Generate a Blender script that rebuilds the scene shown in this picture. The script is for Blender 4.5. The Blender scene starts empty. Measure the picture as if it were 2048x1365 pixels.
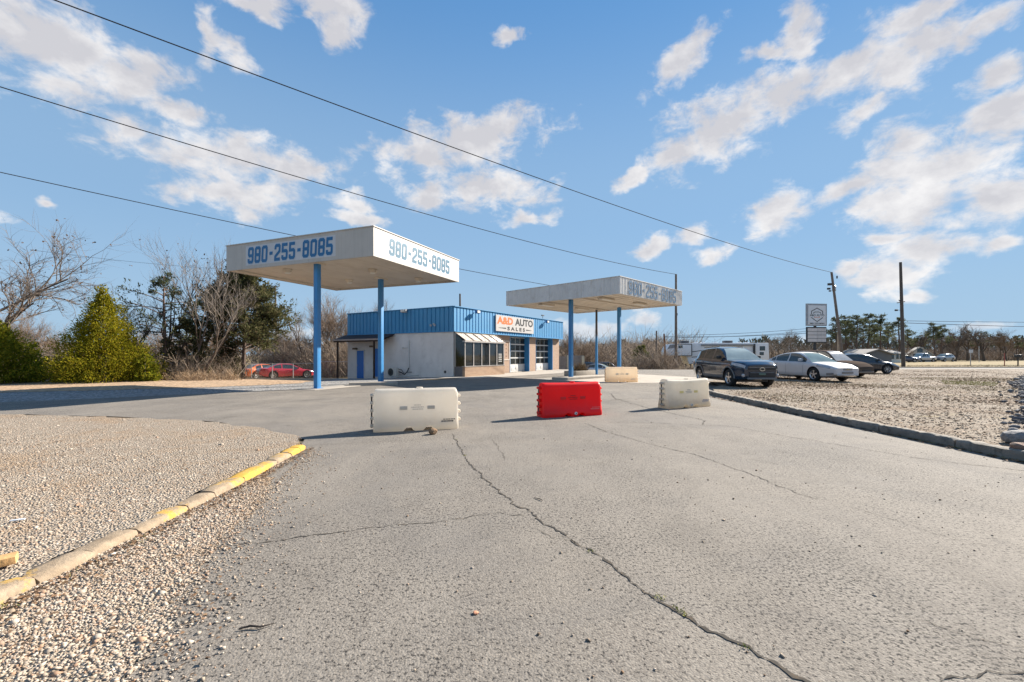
import bpy, bmesh, math, random
import numpy as np
from mathutils import Vector, Matrix

SC = bpy.context.scene
COL = SC.collection
R = math.radians
F = 890.0            # focal length in pixels of the 2048 wide photograph
HZ = 710.0           # image row of the horizon
EYE = 1.45           # camera height

# ---------------------------------------------------------------- camera
cam_d = bpy.data.cameras.new('camera')
cam = bpy.data.objects.new('camera', cam_d)
COL.objects.link(cam)
cam.location = (0, 0, EYE)
cam.rotation_euler = (R(90), 0, 0)
cam_d.sensor_width = 36.0
cam_d.lens = F / 2048 * 36.0
cam_d.shift_y = (HZ - 682.5) / 2048
cam_d.clip_start = 0.05
cam_d.clip_end = 3000
SC.camera = cam

# ---------------------------------------------------------------- world, sun, exposure
SUN_AZ, SUN_EL = 54.0, 29.5          # degrees right of the view axis, above the horizon
SC.view_settings.view_transform = 'Standard'
SC.view_settings.look = 'None'
SC.view_settings.gamma = 1.0
SC.view_settings.exposure = 1.5

world = bpy.data.worlds.new('World')
SC.world = world
world.use_nodes = True
WN, WL = world.node_tree.nodes, world.node_tree.links
for n in list(WN):
    WN.remove(n)

def wmath(op, a, b=None, c=None, clamp=False):
    n = WN.new('ShaderNodeMath'); n.operation = op; n.use_clamp = clamp
    for i, v in enumerate((a, b, c)):
        if v is None:
            continue
        if isinstance(v, (int, float)):
            n.inputs[i].default_value = v
        else:
            WL.new(v, n.inputs[i])
    return n.outputs[0]

def build_world():
    out = WN.new('ShaderNodeOutputWorld')
    bg = WN.new('ShaderNodeBackground')
    bg.inputs['Strength'].default_value = 0.10
    sky = WN.new('ShaderNodeTexSky')
    sky.sky_type = 'NISHITA'
    sky.sun_disc = False
    sky.sun_elevation = R(SUN_EL)
    sky.sun_rotation = R(SUN_AZ)
    sky.altitude = 200
    sky.air_density = 1.0
    sky.dust_density = 0.0
    sky.ozone_density = 1.5
    tc = WN.new('ShaderNodeTexCoord')
    sep = WN.new('ShaderNodeSeparateXYZ')
    WL.new(tc.outputs['Generated'], sep.inputs[0])
    x, y, z = sep.outputs
    az = wmath('ARCTAN2', x, y)
    el = wmath('ARCSINE', z)
    comb = WN.new('ShaderNodeCombineXYZ')
    WL.new(az, comb.inputs[0]); WL.new(el, comb.inputs[1])
    # noise space, clouds flattened towards the horizon
    sc = WN.new('ShaderNodeVectorMath'); sc.operation = 'MULTIPLY'
    WL.new(comb.outputs[0], sc.inputs[0]); sc.inputs[1].default_value = (1.0, 1.55, 1.0)
    def noise(scale, detail, rough, w, dist=0.0):
        n = WN.new('ShaderNodeTexNoise'); n.noise_dimensions = '4D'
        n.inputs['Scale'].default_value = scale; n.inputs['Detail'].default_value = detail
        n.inputs['Roughness'].default_value = rough; n.inputs['W'].default_value = w
        n.inputs['Distortion'].default_value = dist
        WL.new(sc.outputs[0], n.inputs['Vector'])
        return n
    warp = noise(9.0, 4.0, 0.55, 1.3)
    sub = WN.new('ShaderNodeVectorMath'); sub.operation = 'SUBTRACT'
    WL.new(warp.outputs['Color'], sub.inputs[0]); sub.inputs[1].default_value = (0.5, 0.5, 0.5)
    scl = WN.new('ShaderNodeVectorMath'); scl.operation = 'SCALE'
    WL.new(sub.outputs[0], scl.inputs[0]); scl.inputs['Scale'].default_value = 0.085
    add = WN.new('ShaderNodeVectorMath'); add.operation = 'ADD'
    WL.new(comb.outputs[0], add.inputs[0]); WL.new(scl.outputs[0], add.inputs[1])
    flat = WN.new('ShaderNodeVectorMath'); flat.operation = 'MULTIPLY'
    WL.new(add.outputs[0], flat.inputs[0]); flat.inputs[1].default_value = (1, 1, 0)
    wv = flat.outputs[0]
    # clouds as they stand in the sky: column, row, half width, half height, tilt
    blobs = [(60, 50, 185, 95, 0), (260, 145, 120, 46, 0), (120, 165, 100, 46, 0), (350, 212, 80, 22, 0), (150, 110, 110, 60, 0),
             (440, 308, 215, 48, 0), (380, 300, 120, 46, 0), (570, 325, 130, 32, 0), (470, 385, 140, 42, 0), (245, 262, 50, 26, 0),
             (940, 280, 175, 42, 8), (850, 315, 120, 36, 0), (970, 378, 150, 30, 0), (1055, 435, 55, 14, 0), (860, 385, 60, 26, 0),
             (425, 75, 30, 42, 0), (470, 115, 55, 22, -20), (670, 60, 42, 32, 20), (650, 12, 90, 24, 0), (520, 8, 80, 20, 0),
             (700, 408, 52, 14, 0), (715, 438, 62, 17, 0),
             (1355, 122, 72, 36, 28), (1265, 358, 52, 14, 22), (1360, 300, 80, 50, 12), (1440, 250, 110, 55, 15), (1560, 190, 120, 40, 14),
             (1680, 160, 120, 42, 10), (1790, 130, 130, 60, 18), (1860, 90, 90, 50, 0), (1735, 220, 85, 24, 30), (1600, 60, 45, 55, 0),
             (1830, 22, 110, 32, 0), (1960, 62, 90, 20, 16), (2000, 145, 70, 28, 10), (2020, 225, 90, 45, 12), (1540, 95, 55, 20, 0),
             (1860, 330, 170, 75, 0), (1830, 400, 150, 45, 0), (2000, 390, 130, 70, 0), (1690, 370, 105, 24, 25), (1550, 425, 80, 42, 8),
             (1870, 495, 130, 32, 0), (1780, 545, 85, 38, 0), (1830, 587, 44, 14, 0), (1990, 500, 50, 20, 0), (1420, 510, 42, 20, 0),
             (1305, 488, 42, 20, 10), (1375, 470, 40, 16, 0), (1760, 475, 50, 14, 0),
             (1170, 662, 70, 24, 0), (1285, 635, 32, 22, 0), (610, 668, 70, 22, 0), (1690, 540, 40, 14, 0), (1020, 72, 30, 12, 10),
             (2080, 330, 60, 60, 0), (2150, 120, 100, 60, 0), (2250, 420, 150, 70, 0), (-120, 90, 130, 90, 0), (-180, 330, 150, 50, 0),
             (-60, 430, 70, 16, 0), (95, 410, 22, 10, 0), (1640, 690, 60, 22, 0), (1960, 660, 60, 12, 0)]
    dmin = None
    for (px, py, rx, ry, tilt) in blobs:
        ca = math.atan((px - 1024) / F)
        ce = math.atan((HZ - py) / F * math.cos(ca))
        m = WN.new('ShaderNodeMapping'); m.vector_type = 'TEXTURE'
        m.inputs['Location'].default_value = (ca, ce, 0)
        m.inputs['Rotation'].default_value = (0, 0, R(tilt))
        m.inputs['Scale'].default_value = (1.10 * rx / F * math.cos(ca) ** 2, 1.18 * ry / F * math.cos(ca), 1)
        WL.new(wv, m.inputs['Vector'])
        ln = WN.new('ShaderNodeVectorMath'); ln.operation = 'LENGTH'
        WL.new(m.outputs[0], ln.inputs[0])
        if dmin is None:
            dmin = ln.outputs['Value']
        else:
            n = WN.new('ShaderNodeMath'); n.operation = 'SMOOTH_MIN'
            WL.new(dmin, n.inputs[0]); WL.new(ln.outputs['Value'], n.inputs[1]); n.inputs[2].default_value = 0.10
            dmin = n.outputs[0]
    dens = wmath('SUBTRACT', 1.0, dmin)
    dens = wmath('MAXIMUM', dens, -1.5)
    # the same broken cumulus goes on round the rest of the sky
    big = noise(2.6, 2.0, 0.5, 7.7)
    gen = wmath('MULTIPLY', wmath('SUBTRACT', big.outputs['Fac'], 0.56), 7.0)
    aaz = wmath('ABSOLUTE', az)
    away = wmath('MAXIMUM', wmath('MULTIPLY', wmath('SUBTRACT', aaz, 0.95), 5.0, clamp=True),
                 wmath('MULTIPLY', wmath('SUBTRACT', el, 0.72), 6.0, clamp=True))
    gen = wmath('ADD', wmath('MULTIPLY', gen, away), wmath('MULTIPLY', wmath('SUBTRACT', 1.0, away), -1.5))
    dens = wmath('MAXIMUM', dens, gen)
    fb = noise(17.0, 9.0, 0.62, 3.1, 0.3)
    n1 = wmath('SUBTRACT', fb.outputs['Fac'], 0.5)
    d = wmath('ADD', wmath('MULTIPLY', dens, 0.95), wmath('MULTIPLY', n1, 2.5))
    ms = WN.new('ShaderNodeMapRange'); ms.interpolation_type = 'SMOOTHSTEP'
    ms.inputs['From Min'].default_value = -0.08; ms.inputs['From Max'].default_value = 0.68
    WL.new(d, ms.inputs['Value'])
    mask = wmath('MULTIPLY', ms.outputs[0], 0.94)
    hz = WN.new('ShaderNodeMapRange'); hz.inputs['From Min'].default_value = 0.0; hz.inputs['From Max'].default_value = 0.10
    hz.inputs['To Min'].default_value = 0.35
    WL.new(el, hz.inputs['Value'])
    mask = wmath('MULTIPLY', mask, hz.outputs[0])
    # lit tops and grey undersides of the cloud bodies
    sh = noise(13.0, 6.0, 0.6, 9.4)
    body = wmath('ADD', wmath('MULTIPLY', sh.outputs['Fac'], 1.5), wmath('MULTIPLY', dens, -0.28))
    hi = wmath('MULTIPLY', el, -0.55)
    body = wmath('ADD', body, hi)
    ramp = WN.new('ShaderNodeValToRGB')
    ramp.color_ramp.elements[0].position = 0.22; ramp.color_ramp.elements[0].color = (0.66, 0.65, 0.68, 1)
    ramp.color_ramp.elements[1].position = 0.72; ramp.color_ramp.elements[1].color = (0.985, 0.965, 0.955, 1)
    WL.new(body, ramp.inputs['Fac'])
    cs = WN.new('ShaderNodeVectorMath'); cs.operation = 'SCALE'
    WL.new(ramp.outputs['Color'], cs.inputs[0]); cs.inputs['Scale'].default_value = CLOUD_LUM
    # the clear sky itself
    gam = WN.new('ShaderNodeGamma'); gam.inputs['Gamma'].default_value = SKY_GAMMA
    WL.new(sky.outputs[0], gam.inputs['Color'])
    hsv = WN.new('ShaderNodeMixRGB'); hsv.blend_type = 'MULTIPLY'; hsv.inputs[0].default_value = 1.0
    hsv.inputs[2].default_value = (*SKY_TINT, 1)
    WL.new(gam.outputs[0], hsv.inputs[1])
    # pale air low over the horizon, the same all round
    low = WN.new('ShaderNodeValToRGB'); low.color_ramp.interpolation = 'EASE'
    low.color_ramp.elements[0].position = 0.0; low.color_ramp.elements[0].color = (0.9, 0.9, 0.9, 1)
    low.color_ramp.elements[1].position = 0.75; low.color_ramp.elements[1].color = (0, 0, 0, 1)
    e = low.color_ramp.elements.new(0.30); e.color = (0.52, 0.52, 0.52, 1)
    WL.new(wmath('MAXIMUM', el, 0.0), low.inputs['Fac'])
    pale = WN.new('ShaderNodeMixRGB'); pale.inputs[2].default_value = (1.50, 2.12, 2.72, 1)
    WL.new(low.outputs['Color'], pale.inputs['Fac']); WL.new(hsv.outputs[0], pale.inputs[1])
    mix = WN.new('ShaderNodeMixRGB')
    WL.new(mask, mix.inputs['Fac']); WL.new(pale.outputs[0], mix.inputs[1]); WL.new(cs.outputs[0], mix.inputs[2])
    WL.new(mix.outputs[0], bg.inputs['Color'])
    WL.new(bg.outputs[0], out.inputs['Surface'])

CLOUD_LUM, SKY_GAMMA, SKY_TINT = 3.55, 0.3, (0.40, 0.90, 1.56)
build_world()

sun_d = bpy.data.lights.new('sun', 'SUN')
sun_d.energy = 4.6
sun_d.angle = R(0.55)
sun_d.color = (1.0, 0.92, 0.81)
sun = bpy.data.objects.new('sun', sun_d)
COL.objects.link(sun)
sv = Vector((math.sin(R(SUN_AZ)) * math.cos(R(SUN_EL)), math.cos(R(SUN_AZ)) * math.cos(R(SUN_EL)), math.sin(R(SUN_EL))))
sun.rotation_euler = sv.to_track_quat('Z', 'Y').to_euler()
sun.location = (30, 25, 30)

# ---------------------------------------------------------------- helpers: places
def G(px, py, z=0.0):
    """point on the level z seen at a photo pixel"""
    d = F * (EYE - z) / (py - HZ)
    return Vector(((px - 1024) * d / F, d, z))

def P(px, py, d):
    return Vector(((px - 1024) * d / F, d, EYE - (py - HZ) * d / F))

def sstep(a, b, v):
    t = min(1.0, max(0.0, (v - a) / (b - a)))
    return t * t * (3 - 2 * t)

def gz(x, y):
    """height of the natural ground"""
    z = -0.80 * sstep(23, 47, y) * sstep(-3, -10, x)
    z += -1.15 * sstep(42, 54, y) * sstep(-5, -2, x) * (1 - sstep(20, 30, x))
    z += 1.1 * sstep(75, 160, y) * sstep(-30, 0, x) * (1 - sstep(20, 40, x))
    return z - 0.03

# ---------------------------------------------------------------- helpers: materials
def srgb(r, g, b):
    f = lambda c: ((c / 255) / 12.92 if c / 255 <= 0.04045 else ((c / 255 + 0.055) / 1.055) ** 2.4)
    return (f(r), f(g), f(b))

MATS = {}
class NT:
    def __init__(self, name):
        self.m = bpy.data.materials.new(name); self.m.use_nodes = True
        self.n = self.m.node_tree.nodes; self.l = self.m.node_tree.links
        self.b = self.n['Principled BSDF']
    def node(self, t, **kw):
        n = self.n.new(t)
        for k, v in kw.items():
            if k in n.inputs:
                n.inputs[k].default_value = v
            else:
                setattr(n, k, v)
        return n
    def coords(self, kind='Object'):
        if not hasattr(self, '_tc'):
            self._tc = self.n.new('ShaderNodeTexCoord')
        return self._tc.outputs[kind]
    def noise(self, scale, detail=4, rough=0.55, vec=None, dist=0.0):
        n = self.node('ShaderNodeTexNoise', Scale=scale, Detail=detail, Roughness=rough, Distortion=dist)
        self.l.new(vec if vec is not None else self.coords(), n.inputs['Vector'])
        return n.outputs['Fac']
    def vor(self, scale, out='Color', feature='F1', rnd=1.0):
        n = self.node('ShaderNodeTexVoronoi', Scale=scale, Randomness=rnd); n.feature = feature
        self.l.new(self.coords(), n.inputs['Vector'])
        return n.outputs[out]
    def ramp(self, fac, stops):
        r = self.n.new('ShaderNodeValToRGB')
        el = r.color_ramp.elements
        while len(el) < len(stops):
            el.new(0.5)
        for e, (p, c) in zip(el, stops):
            e.position = p; e.color = (*c, 1) if len(c) == 3 else c
        self.l.new(fac, r.inputs['Fac'])
        return r.outputs['Color']
    def mix(self, fac, a, b, mode='MIX'):
        m = self.n.new('ShaderNodeMixRGB'); m.blend_type = mode
        for i, v in enumerate((fac, a, b)):
            if isinstance(v, (int, float)):
                m.inputs[i].default_value = v
            elif isinstance(v, tuple):
                m.inputs[i].default_value = (*v, 1)
            else:
                self.l.new(v, m.inputs[i])
        return m.outputs['Color']
    def math(self, op, a, b=None, clamp=False):
        m = self.n.new('ShaderNodeMath'); m.operation = op; m.use_clamp = clamp
        for i, v in enumerate((a, b)):
            if v is None: continue
            if isinstance(v, (int, float)): m.inputs[i].default_value = v
            else: self.l.new(v, m.inputs[i])
        return m.outputs[0]
    def color(self, c):
        if isinstance(c, tuple): self.b.inputs['Base Color'].default_value = (*c, 1)
        else: self.l.new(c, self.b.inputs['Base Color'])
    def bump(self, h, strength=0.4, distance=0.01):
        b = self.node('ShaderNodeBump', Strength=strength, Distance=distance)
        self.l.new(h, b.inputs['Height']); self.l.new(b.outputs[0], self.b.inputs['Normal'])
    def set(self, **kw):
        for k, v in kw.items():
            self.b.inputs[k.replace('_', ' ')].default_value = v

def M(name, col=(0.5, 0.5, 0.5), rough=0.6, metal=0.0, var=0.12, scale=3.0, bump=0.0, bscale=40.0, dirt=None, dirt_amt=0.3, coat=0.0, spec=0.5):
    """plain procedural material: colour with mottling, optional dirt patches and fine relief"""
    if name in MATS:
        return MATS[name]
    t = NT(name)
    n = t.noise(scale, 5, 0.6)
    lo = tuple(c * (1 - var) for c in col); hi = tuple(min(1, c * (1 + var)) for c in col)
    c = t.ramp(n, [(0.3, lo), (0.7, hi)])
    if dirt:
        d = t.noise(scale * 2.3, 7, 0.68)
        f = t.math('MULTIPLY', t.math('SUBTRACT', d, 0.52), 6.0, clamp=True)
        c = t.mix(t.math('MULTIPLY', f, dirt_amt), c, dirt)
    t.color(c)
    t.set(Roughness=rough, Metallic=metal, Specular_IOR_Level=spec)
    if coat:
        t.set(Coat_Weight=coat, Coat_Roughness=0.04)
    if bump:
        t.bump(t.noise(bscale, 5, 0.6), bump, 0.01)
    MATS[name] = t.m
    return t.m

# ---------------------------------------------------------------- helpers: meshes and objects
def link(name, me, parent=None):
    o = bpy.data.objects.new(name, me)
    COL.objects.link(o)
    if parent is not None:
        o.parent = parent
    return o

def tag(o, label=None, cat=None, group=None, kind=None):
    if label: o['label'] = label
    if cat: o['category'] = cat
    if group: o['group'] = group
    if kind: o['kind'] = kind
    return o

def thing(name, label, cat, loc=(0, 0, 0), rz=0.0, group=None):
    o = link(name, None)
    o.empty_display_size = 0.2
    o.location = loc; o.rotation_euler = (0, 0, rz)
    return tag(o, label, cat, group)

def copy_tree(o, parent=None):
    c = o.copy(); COL.objects.link(c)
    if parent is not None: c.parent = parent
    for ch in list(o.children):
        copy_tree(ch, c)
    return c

class MB:
    def __init__(self):
        self.v, self.f = [], []
    def add(self, vs, fs):
        k = len(self.v)
        self.v += [tuple(p) for p in vs]
        self.f += [tuple(i + k for i in f) for f in fs]
        return self
    def box(self, x0, x1, y0, y1, z0, z1):
        return self.add([(x0, y0, z0), (x1, y0, z0), (x1, y1, z0), (x0, y1, z0), (x0, y0, z1), (x1, y0, z1), (x1, y1, z1), (x0, y1, z1)],
                        [(3, 2, 1, 0), (4, 5, 6, 7), (0, 1, 5, 4), (1, 2, 6, 5), (2, 3, 7, 6), (3, 0, 4, 7)])
    def cbox(self, c, s, rz=0.0):
        x, y, z = c; a, b, d = s[0] / 2, s[1] / 2, s[2] / 2
        k = len(self.v)
        self.box(-a, a, -b, b, -d, d)
        cs, sn = math.cos(rz), math.sin(rz)
        for i in range(k, len(self.v)):
            p = self.v[i]
            self.v[i] = (x + p[0] * cs - p[1] * sn, y + p[0] * sn + p[1] * cs, z + p[2])
        return self
    def bar(self, a, b, w, h=None, up=(0, 0, 1)):
        a, b = Vector(a), Vector(b); h = h or w
        d = (b - a).normalized(); u = Vector(up)
        if abs(d.dot(u)) > 0.98: u = Vector((1, 0, 0))
        s = d.cross(u).normalized() * (w / 2); t = s.cross(d).normalized() * (h / 2)
        vs = [a - s - t, a + s - t, a + s + t, a - s + t, b - s - t, b + s - t, b + s + t, b - s + t]
        return self.add(vs, [(0, 1, 2, 3), (7, 6, 5, 4), (4, 5, 1, 0), (5, 6, 2, 1), (6, 7, 3, 2), (7, 4, 0, 3)])
    def tube(self, pts, rad, n=8, cap=True):
        pts = [Vector(p) for p in pts]
        if not hasattr(rad, '__len__'): rad = [rad] * len(pts)
        k = len(self.v)
        ref = Vector((0.13, 0.21, 1.0)).normalized()
        for i, p in enumerate(pts):
            d = (pts[min(i + 1, len(pts) - 1)] - pts[max(i - 1, 0)]).normalized()
            u = d.cross(ref if abs(d.dot(ref)) < 0.97 else Vector((1, 0, 0))).normalized(); w = d.cross(u)
            for j in range(n):
                a = 2 * math.pi * j / n
                self.v.append(tuple(p + (u * math.cos(a) + w * math.sin(a)) * rad[i]))
        for i in range(len(pts) - 1):
            for j in range(n):
                a, b = k + i * n + j, k + i * n + (j + 1) % n
                self.f.append((a, b, b + n, a + n))
        if cap:
            self.f.append(tuple(k + j for j in range(n))[::-1])
            e = k + (len(pts) - 1) * n
            self.f.append(tuple(e + j for j in range(n)))
        return self
    def lathe(self, prof, n=16, c=(0, 0, 0), axis='z'):
        k = len(self.v); m = len(prof)
        for j in range(n):
            a = 2 * math.pi * j / n
            for (r, h) in prof:
                x, y = r * math.cos(a), r * math.sin(a)
                p = (x, y, h) if axis == 'z' else ((x, h, y) if axis == 'y' else (h, x, y))
                self.v.append((p[0] + c[0], p[1] + c[1], p[2] + c[2]))
        for j in range(n):
            for i in range(m - 1):
                a = k + j * m + i; b = k + ((j + 1) % n) * m + i
                self.f.append((a, b, b + 1, a + 1))
        return self
    def prism(self, poly, y0, y1, plane='xz'):
        """outline poly in the given plane, pulled along the third axis"""
        n = len(poly); k = len(self.v)
        for h in (y0, y1):
            for (a, b) in poly:
                self.v.append((a, h, b) if plane == 'xz' else ((h, a, b) if plane == 'yz' else (a, b, h)))
        self.f.append(tuple(range(k, k + n))); self.f.append(tuple(range(k + 2 * n - 1, k + n - 1, -1)))
        for i in range(n):
            j = (i + 1) % n
            self.f.append((k + i, k + n + i, k + n + j, k + j))
        return self
    def quad(self, a, b, c, d):
        return self.add([a, b, c, d], [(0, 1, 2, 3)])
    def xf(self, mat):
        self.v = [tuple(mat @ Vector(p)) for p in self.v]; return self
    def mesh(self, name='m', fix=True):
        me = bpy.data.meshes.new(name)
        me.from_pydata(self.v, [], self.f)
        if fix:
            bm = bmesh.new(); bm.from_mesh(me)
            bmesh.ops.recalc_face_normals(bm, faces=bm.faces)
            bm.to_mesh(me); bm.free()
        return me
    def build(self, name, mat=None, parent=None, smooth=False, bevel=0.0, seg=2, fix=True, angle=38):
        me = bpy.data.meshes.new(name)
        me.from_pydata(self.v, [], self.f)
        if fix or bevel:
            bm = bmesh.new(); bm.from_mesh(me)
            bmesh.ops.recalc_face_normals(bm, faces=bm.faces)
            if bevel:
                ed = [e for e in bm.edges if len(e.link_faces) == 2 and e.calc_face_angle(0) > 0.5]
                bmesh.ops.bevel(bm, geom=ed, offset=bevel, segments=seg, profile=0.6, affect='EDGES', clamp_overlap=True)
            bm.to_mesh(me); bm.free()
        if smooth or bevel:
            me.shade_smooth()
            me.set_sharp_from_angle(angle=R(angle))
        if mat: me.materials.append(mat)
        return link(name, me, parent)

def text_mesh(txt, w, h, bold=0.02, sx=None):
    """flat lettering of a given width and height, lower left at the origin"""
    cu = bpy.data.curves.new('lettering', 'FONT'); cu.body = txt; cu.size = 1.0; cu.offset = bold; cu.resolution_u = 3
    ob = bpy.data.objects.new('lettering_tmp', cu); COL.objects.link(ob)
    dg = bpy.context.evaluated_depsgraph_get()
    me = bpy.data.meshes.new_from_object(ob.evaluated_get(dg))
    bpy.data.objects.remove(ob); bpy.data.curves.remove(cu)
    co = np.empty(len(me.vertices) * 3); me.vertices.foreach_get('co', co); co = co.reshape(-1, 3)
    lo, hi = co.min(0), co.max(0)
    v = [(float((p[0] - lo[0]) / (hi[0] - lo[0]) * w), float((p[1] - lo[1]) / (hi[1] - lo[1]) * h)) for p in co]
    f = [tuple(p.vertices) for p in me.polygons]
    bpy.data.meshes.remove(me)
    return v, f

def ribbon(pts, t, closed=False):
    """stroke of width t along a polyline, mitred corners"""
    n = len(pts); L, Rr = [], []
    for i in range(n):
        p = Vector(pts[i])
        a = Vector(pts[(i - 1) % n]) if (closed or i > 0) else None
        b = Vector(pts[(i + 1) % n]) if (closed or i < n - 1) else None
        d1 = (p - a).normalized() if a is not None else (b - p).normalized()
        d2 = (b - p).normalized() if b is not None else d1
        n1, n2 = Vector((-d1.y, d1.x)), Vector((-d2.y, d2.x))
        m = (n1 + n2)
        m = m / max(0.35, m.dot(n1)) if m.length > 1e-6 else n1
        L.append(p + m * t / 2); Rr.append(p - m * t / 2)
    v = [tuple(q) for q in L] + [tuple(q) for q in Rr]
    f = []
    for i in range(n if closed else n - 1):
        j = (i + 1) % n
        f.append((i, j, n + j, n + i))
    return v, f

def digit_strokes(ch):
    c = 0.16
    if ch == '0': return [([(0, c), (c, 0), (1 - c, 0), (1, c), (1, 2 - c), (1 - c, 2), (c, 2), (0, 2 - c)], True)]
    if ch == '8': return [([(0, c), (c, 0), (1 - c, 0), (1, c), (1, 1 - c), (1 - c, 1), (c, 1), (0, 1 - c)], True),
                          ([(0, 1 + c), (c, 1), (1 - c, 1), (1, 1 + c), (1, 2 - c), (1 - c, 2), (c, 2), (0, 2 - c)], True)]
    if ch == '9': return [([(0, 1 + c), (c, 0.95), (1 - c, 0.95), (1, 1 + c), (1, 2 - c), (1 - c, 2), (c, 2), (0, 2 - c)], True),
                          ([(1, 1.2), (1, c), (1 - c, 0), (c, 0), (0, c), (0, 0.5)], False)]
    if ch == '2': return [([(0, 1.45), (0, 2 - c), (c, 2), (1 - c, 2), (1, 2 - c), (1, 1.15), (0.02, 0.42), (0.02, 0), (1.15, 0)], False)]
    if ch == '5': return [([(1.12, 2), (0, 2), (0, 1.1), (1 - c, 1.1), (1, 1.1 - c), (1, c), (1 - c, 0), (c, 0), (0, c), (0, 0.5)], False)]
    if ch == '-': return [([(0.0, 0.98), (0.75, 0.98)], False)]
    return []

def phone_number(txt, w, h, t=0.40, shear=0.06):
    """squared block digits; returns 2D verts and faces, lower left at the origin"""
    V, Fc, Z = [], [], []
    x = 0.0
    for ch in txt:
        for si, (pts, cl) in enumerate(digit_strokes(ch)):
            v, f = ribbon([(x + p[0], p[1]) for p in pts], t, cl)
            k = len(V); V += v; Z += [si * 0.002] * len(v); Fc += [tuple(i + k for i in q) for q in f]
        x += 1.72 if ch != '-' else 1.42
    a = np.array(V); lo, hi = a.min(0), a.max(0)
    a = (a - lo) / (hi - lo)
    return [(float(p[0] * w + p[1] * h * shear), float(p[1] * h), z) for p, z in zip(a, Z)], Fc

def place2d(vf, o, ux, uy):
    o, ux, uy = Vector(o), Vector(ux), Vector(uy)
    nn = ux.cross(uy).normalized()
    return MB().add([o + ux * p[0] + uy * p[1] + nn * (p[2] if len(p) > 2 else 0.0) for p in vf[0]], vf[1])

# ================================================================ ground materials
def asphalt_mat(name, lo, mid, hi, tan):
    t = NT(name)
    v1 = t.vor(85.0)
    v2 = t.vor(210.0)
    a = t.ramp(v1, [(0.05, lo), (0.45, mid), (0.95, hi)])
    b = t.ramp(v2, [(0.1, lo), (0.6, mid), (0.95, tan)])
    c = t.mix(0.45, a, b)
    big = t.noise(0.23, 6, 0.62)
    c = t.mix(t.math('MULTIPLY', t.math('SUBTRACT', big, 0.42), 2.2, clamp=True), c, t.mix(0.75, c, tan))
    st = t.noise(0.9, 8, 0.7, dist=0.6)
    c = t.mix(t.math('MULTIPLY', t.math('SUBTRACT', st, 0.52), 3.5, clamp=True), c, t.mix(0.55, c, lo))
    mid_n = t.noise(5.0, 6, 0.7)
    c = t.mix(t.math('MULTIPLY', mid_n, 0.55), c, t.mix(0.45, c, mid, 'MULTIPLY'))
    # long wear streaks along the driveway
    mp = t.node('ShaderNodeMapping'); mp.inputs['Scale'].default_value = (1.6, 0.12, 1); mp.inputs['Rotation'].default_value = (0, 0, R(-12))
    t.l.new(t.coords(), mp.inputs['Vector'])
    sk = t.noise(1.0, 6, 0.6, vec=mp.outputs[0])
    c = t.mix(t.math('MULTIPLY', t.math('SUBTRACT', sk, 0.5), 2.4, clamp=True), c, t.mix(0.4, c, hi))
    rough_area = t.math('ADD', t.math('MULTIPLY', t.noise(0.55, 5, 0.65), 0.30), 0.425)
    pit = t.math('MULTIPLY', t.math('SUBTRACT', t.noise(44.0, 3, 0.7), t.math('SUBTRACT', rough_area, 0.02)), 16.0, clamp=True)
    c = t.mix(t.math('MULTIPLY', pit, 0.92), c, (0.022, 0.02, 0.019))
    grey = t.math('MULTIPLY', t.math('SUBTRACT', t.noise(0.33, 6, 0.7, dist=1.2), 0.47), 4.0, clamp=True)
    c = t.mix(t.math('MULTIPLY', grey, 0.5), c, (0.125, 0.118, 0.112))
    oil = t.math('MULTIPLY', t.math('SUBTRACT', t.noise(1.9, 3, 0.5), 0.66), 9.0, clamp=True)
    c = t.mix(t.math('MULTIPLY', oil, 0.5), c, (0.06, 0.056, 0.053))
    tar = t.math('MULTIPLY', t.math('SUBTRACT', t.noise(17.0, 4, 0.7), 0.66), 8.0, clamp=True)
    c = t.mix(t.math('MULTIPLY', tar, 0.6), c, lo)
    t.color(c)
    t.set(Roughness=0.92, Specular_IOR_Level=0.25)
    h = t.math('ADD', t.math('MULTIPLY', t.vor(85.0, 'Distance'), -1.0), t.math('MULTIPLY', t.noise(55.0, 5, 0.7), 1.2))
    t.bump(h, 0.38, 0.008)
    MATS[name] = t.m
    return t.m

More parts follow.
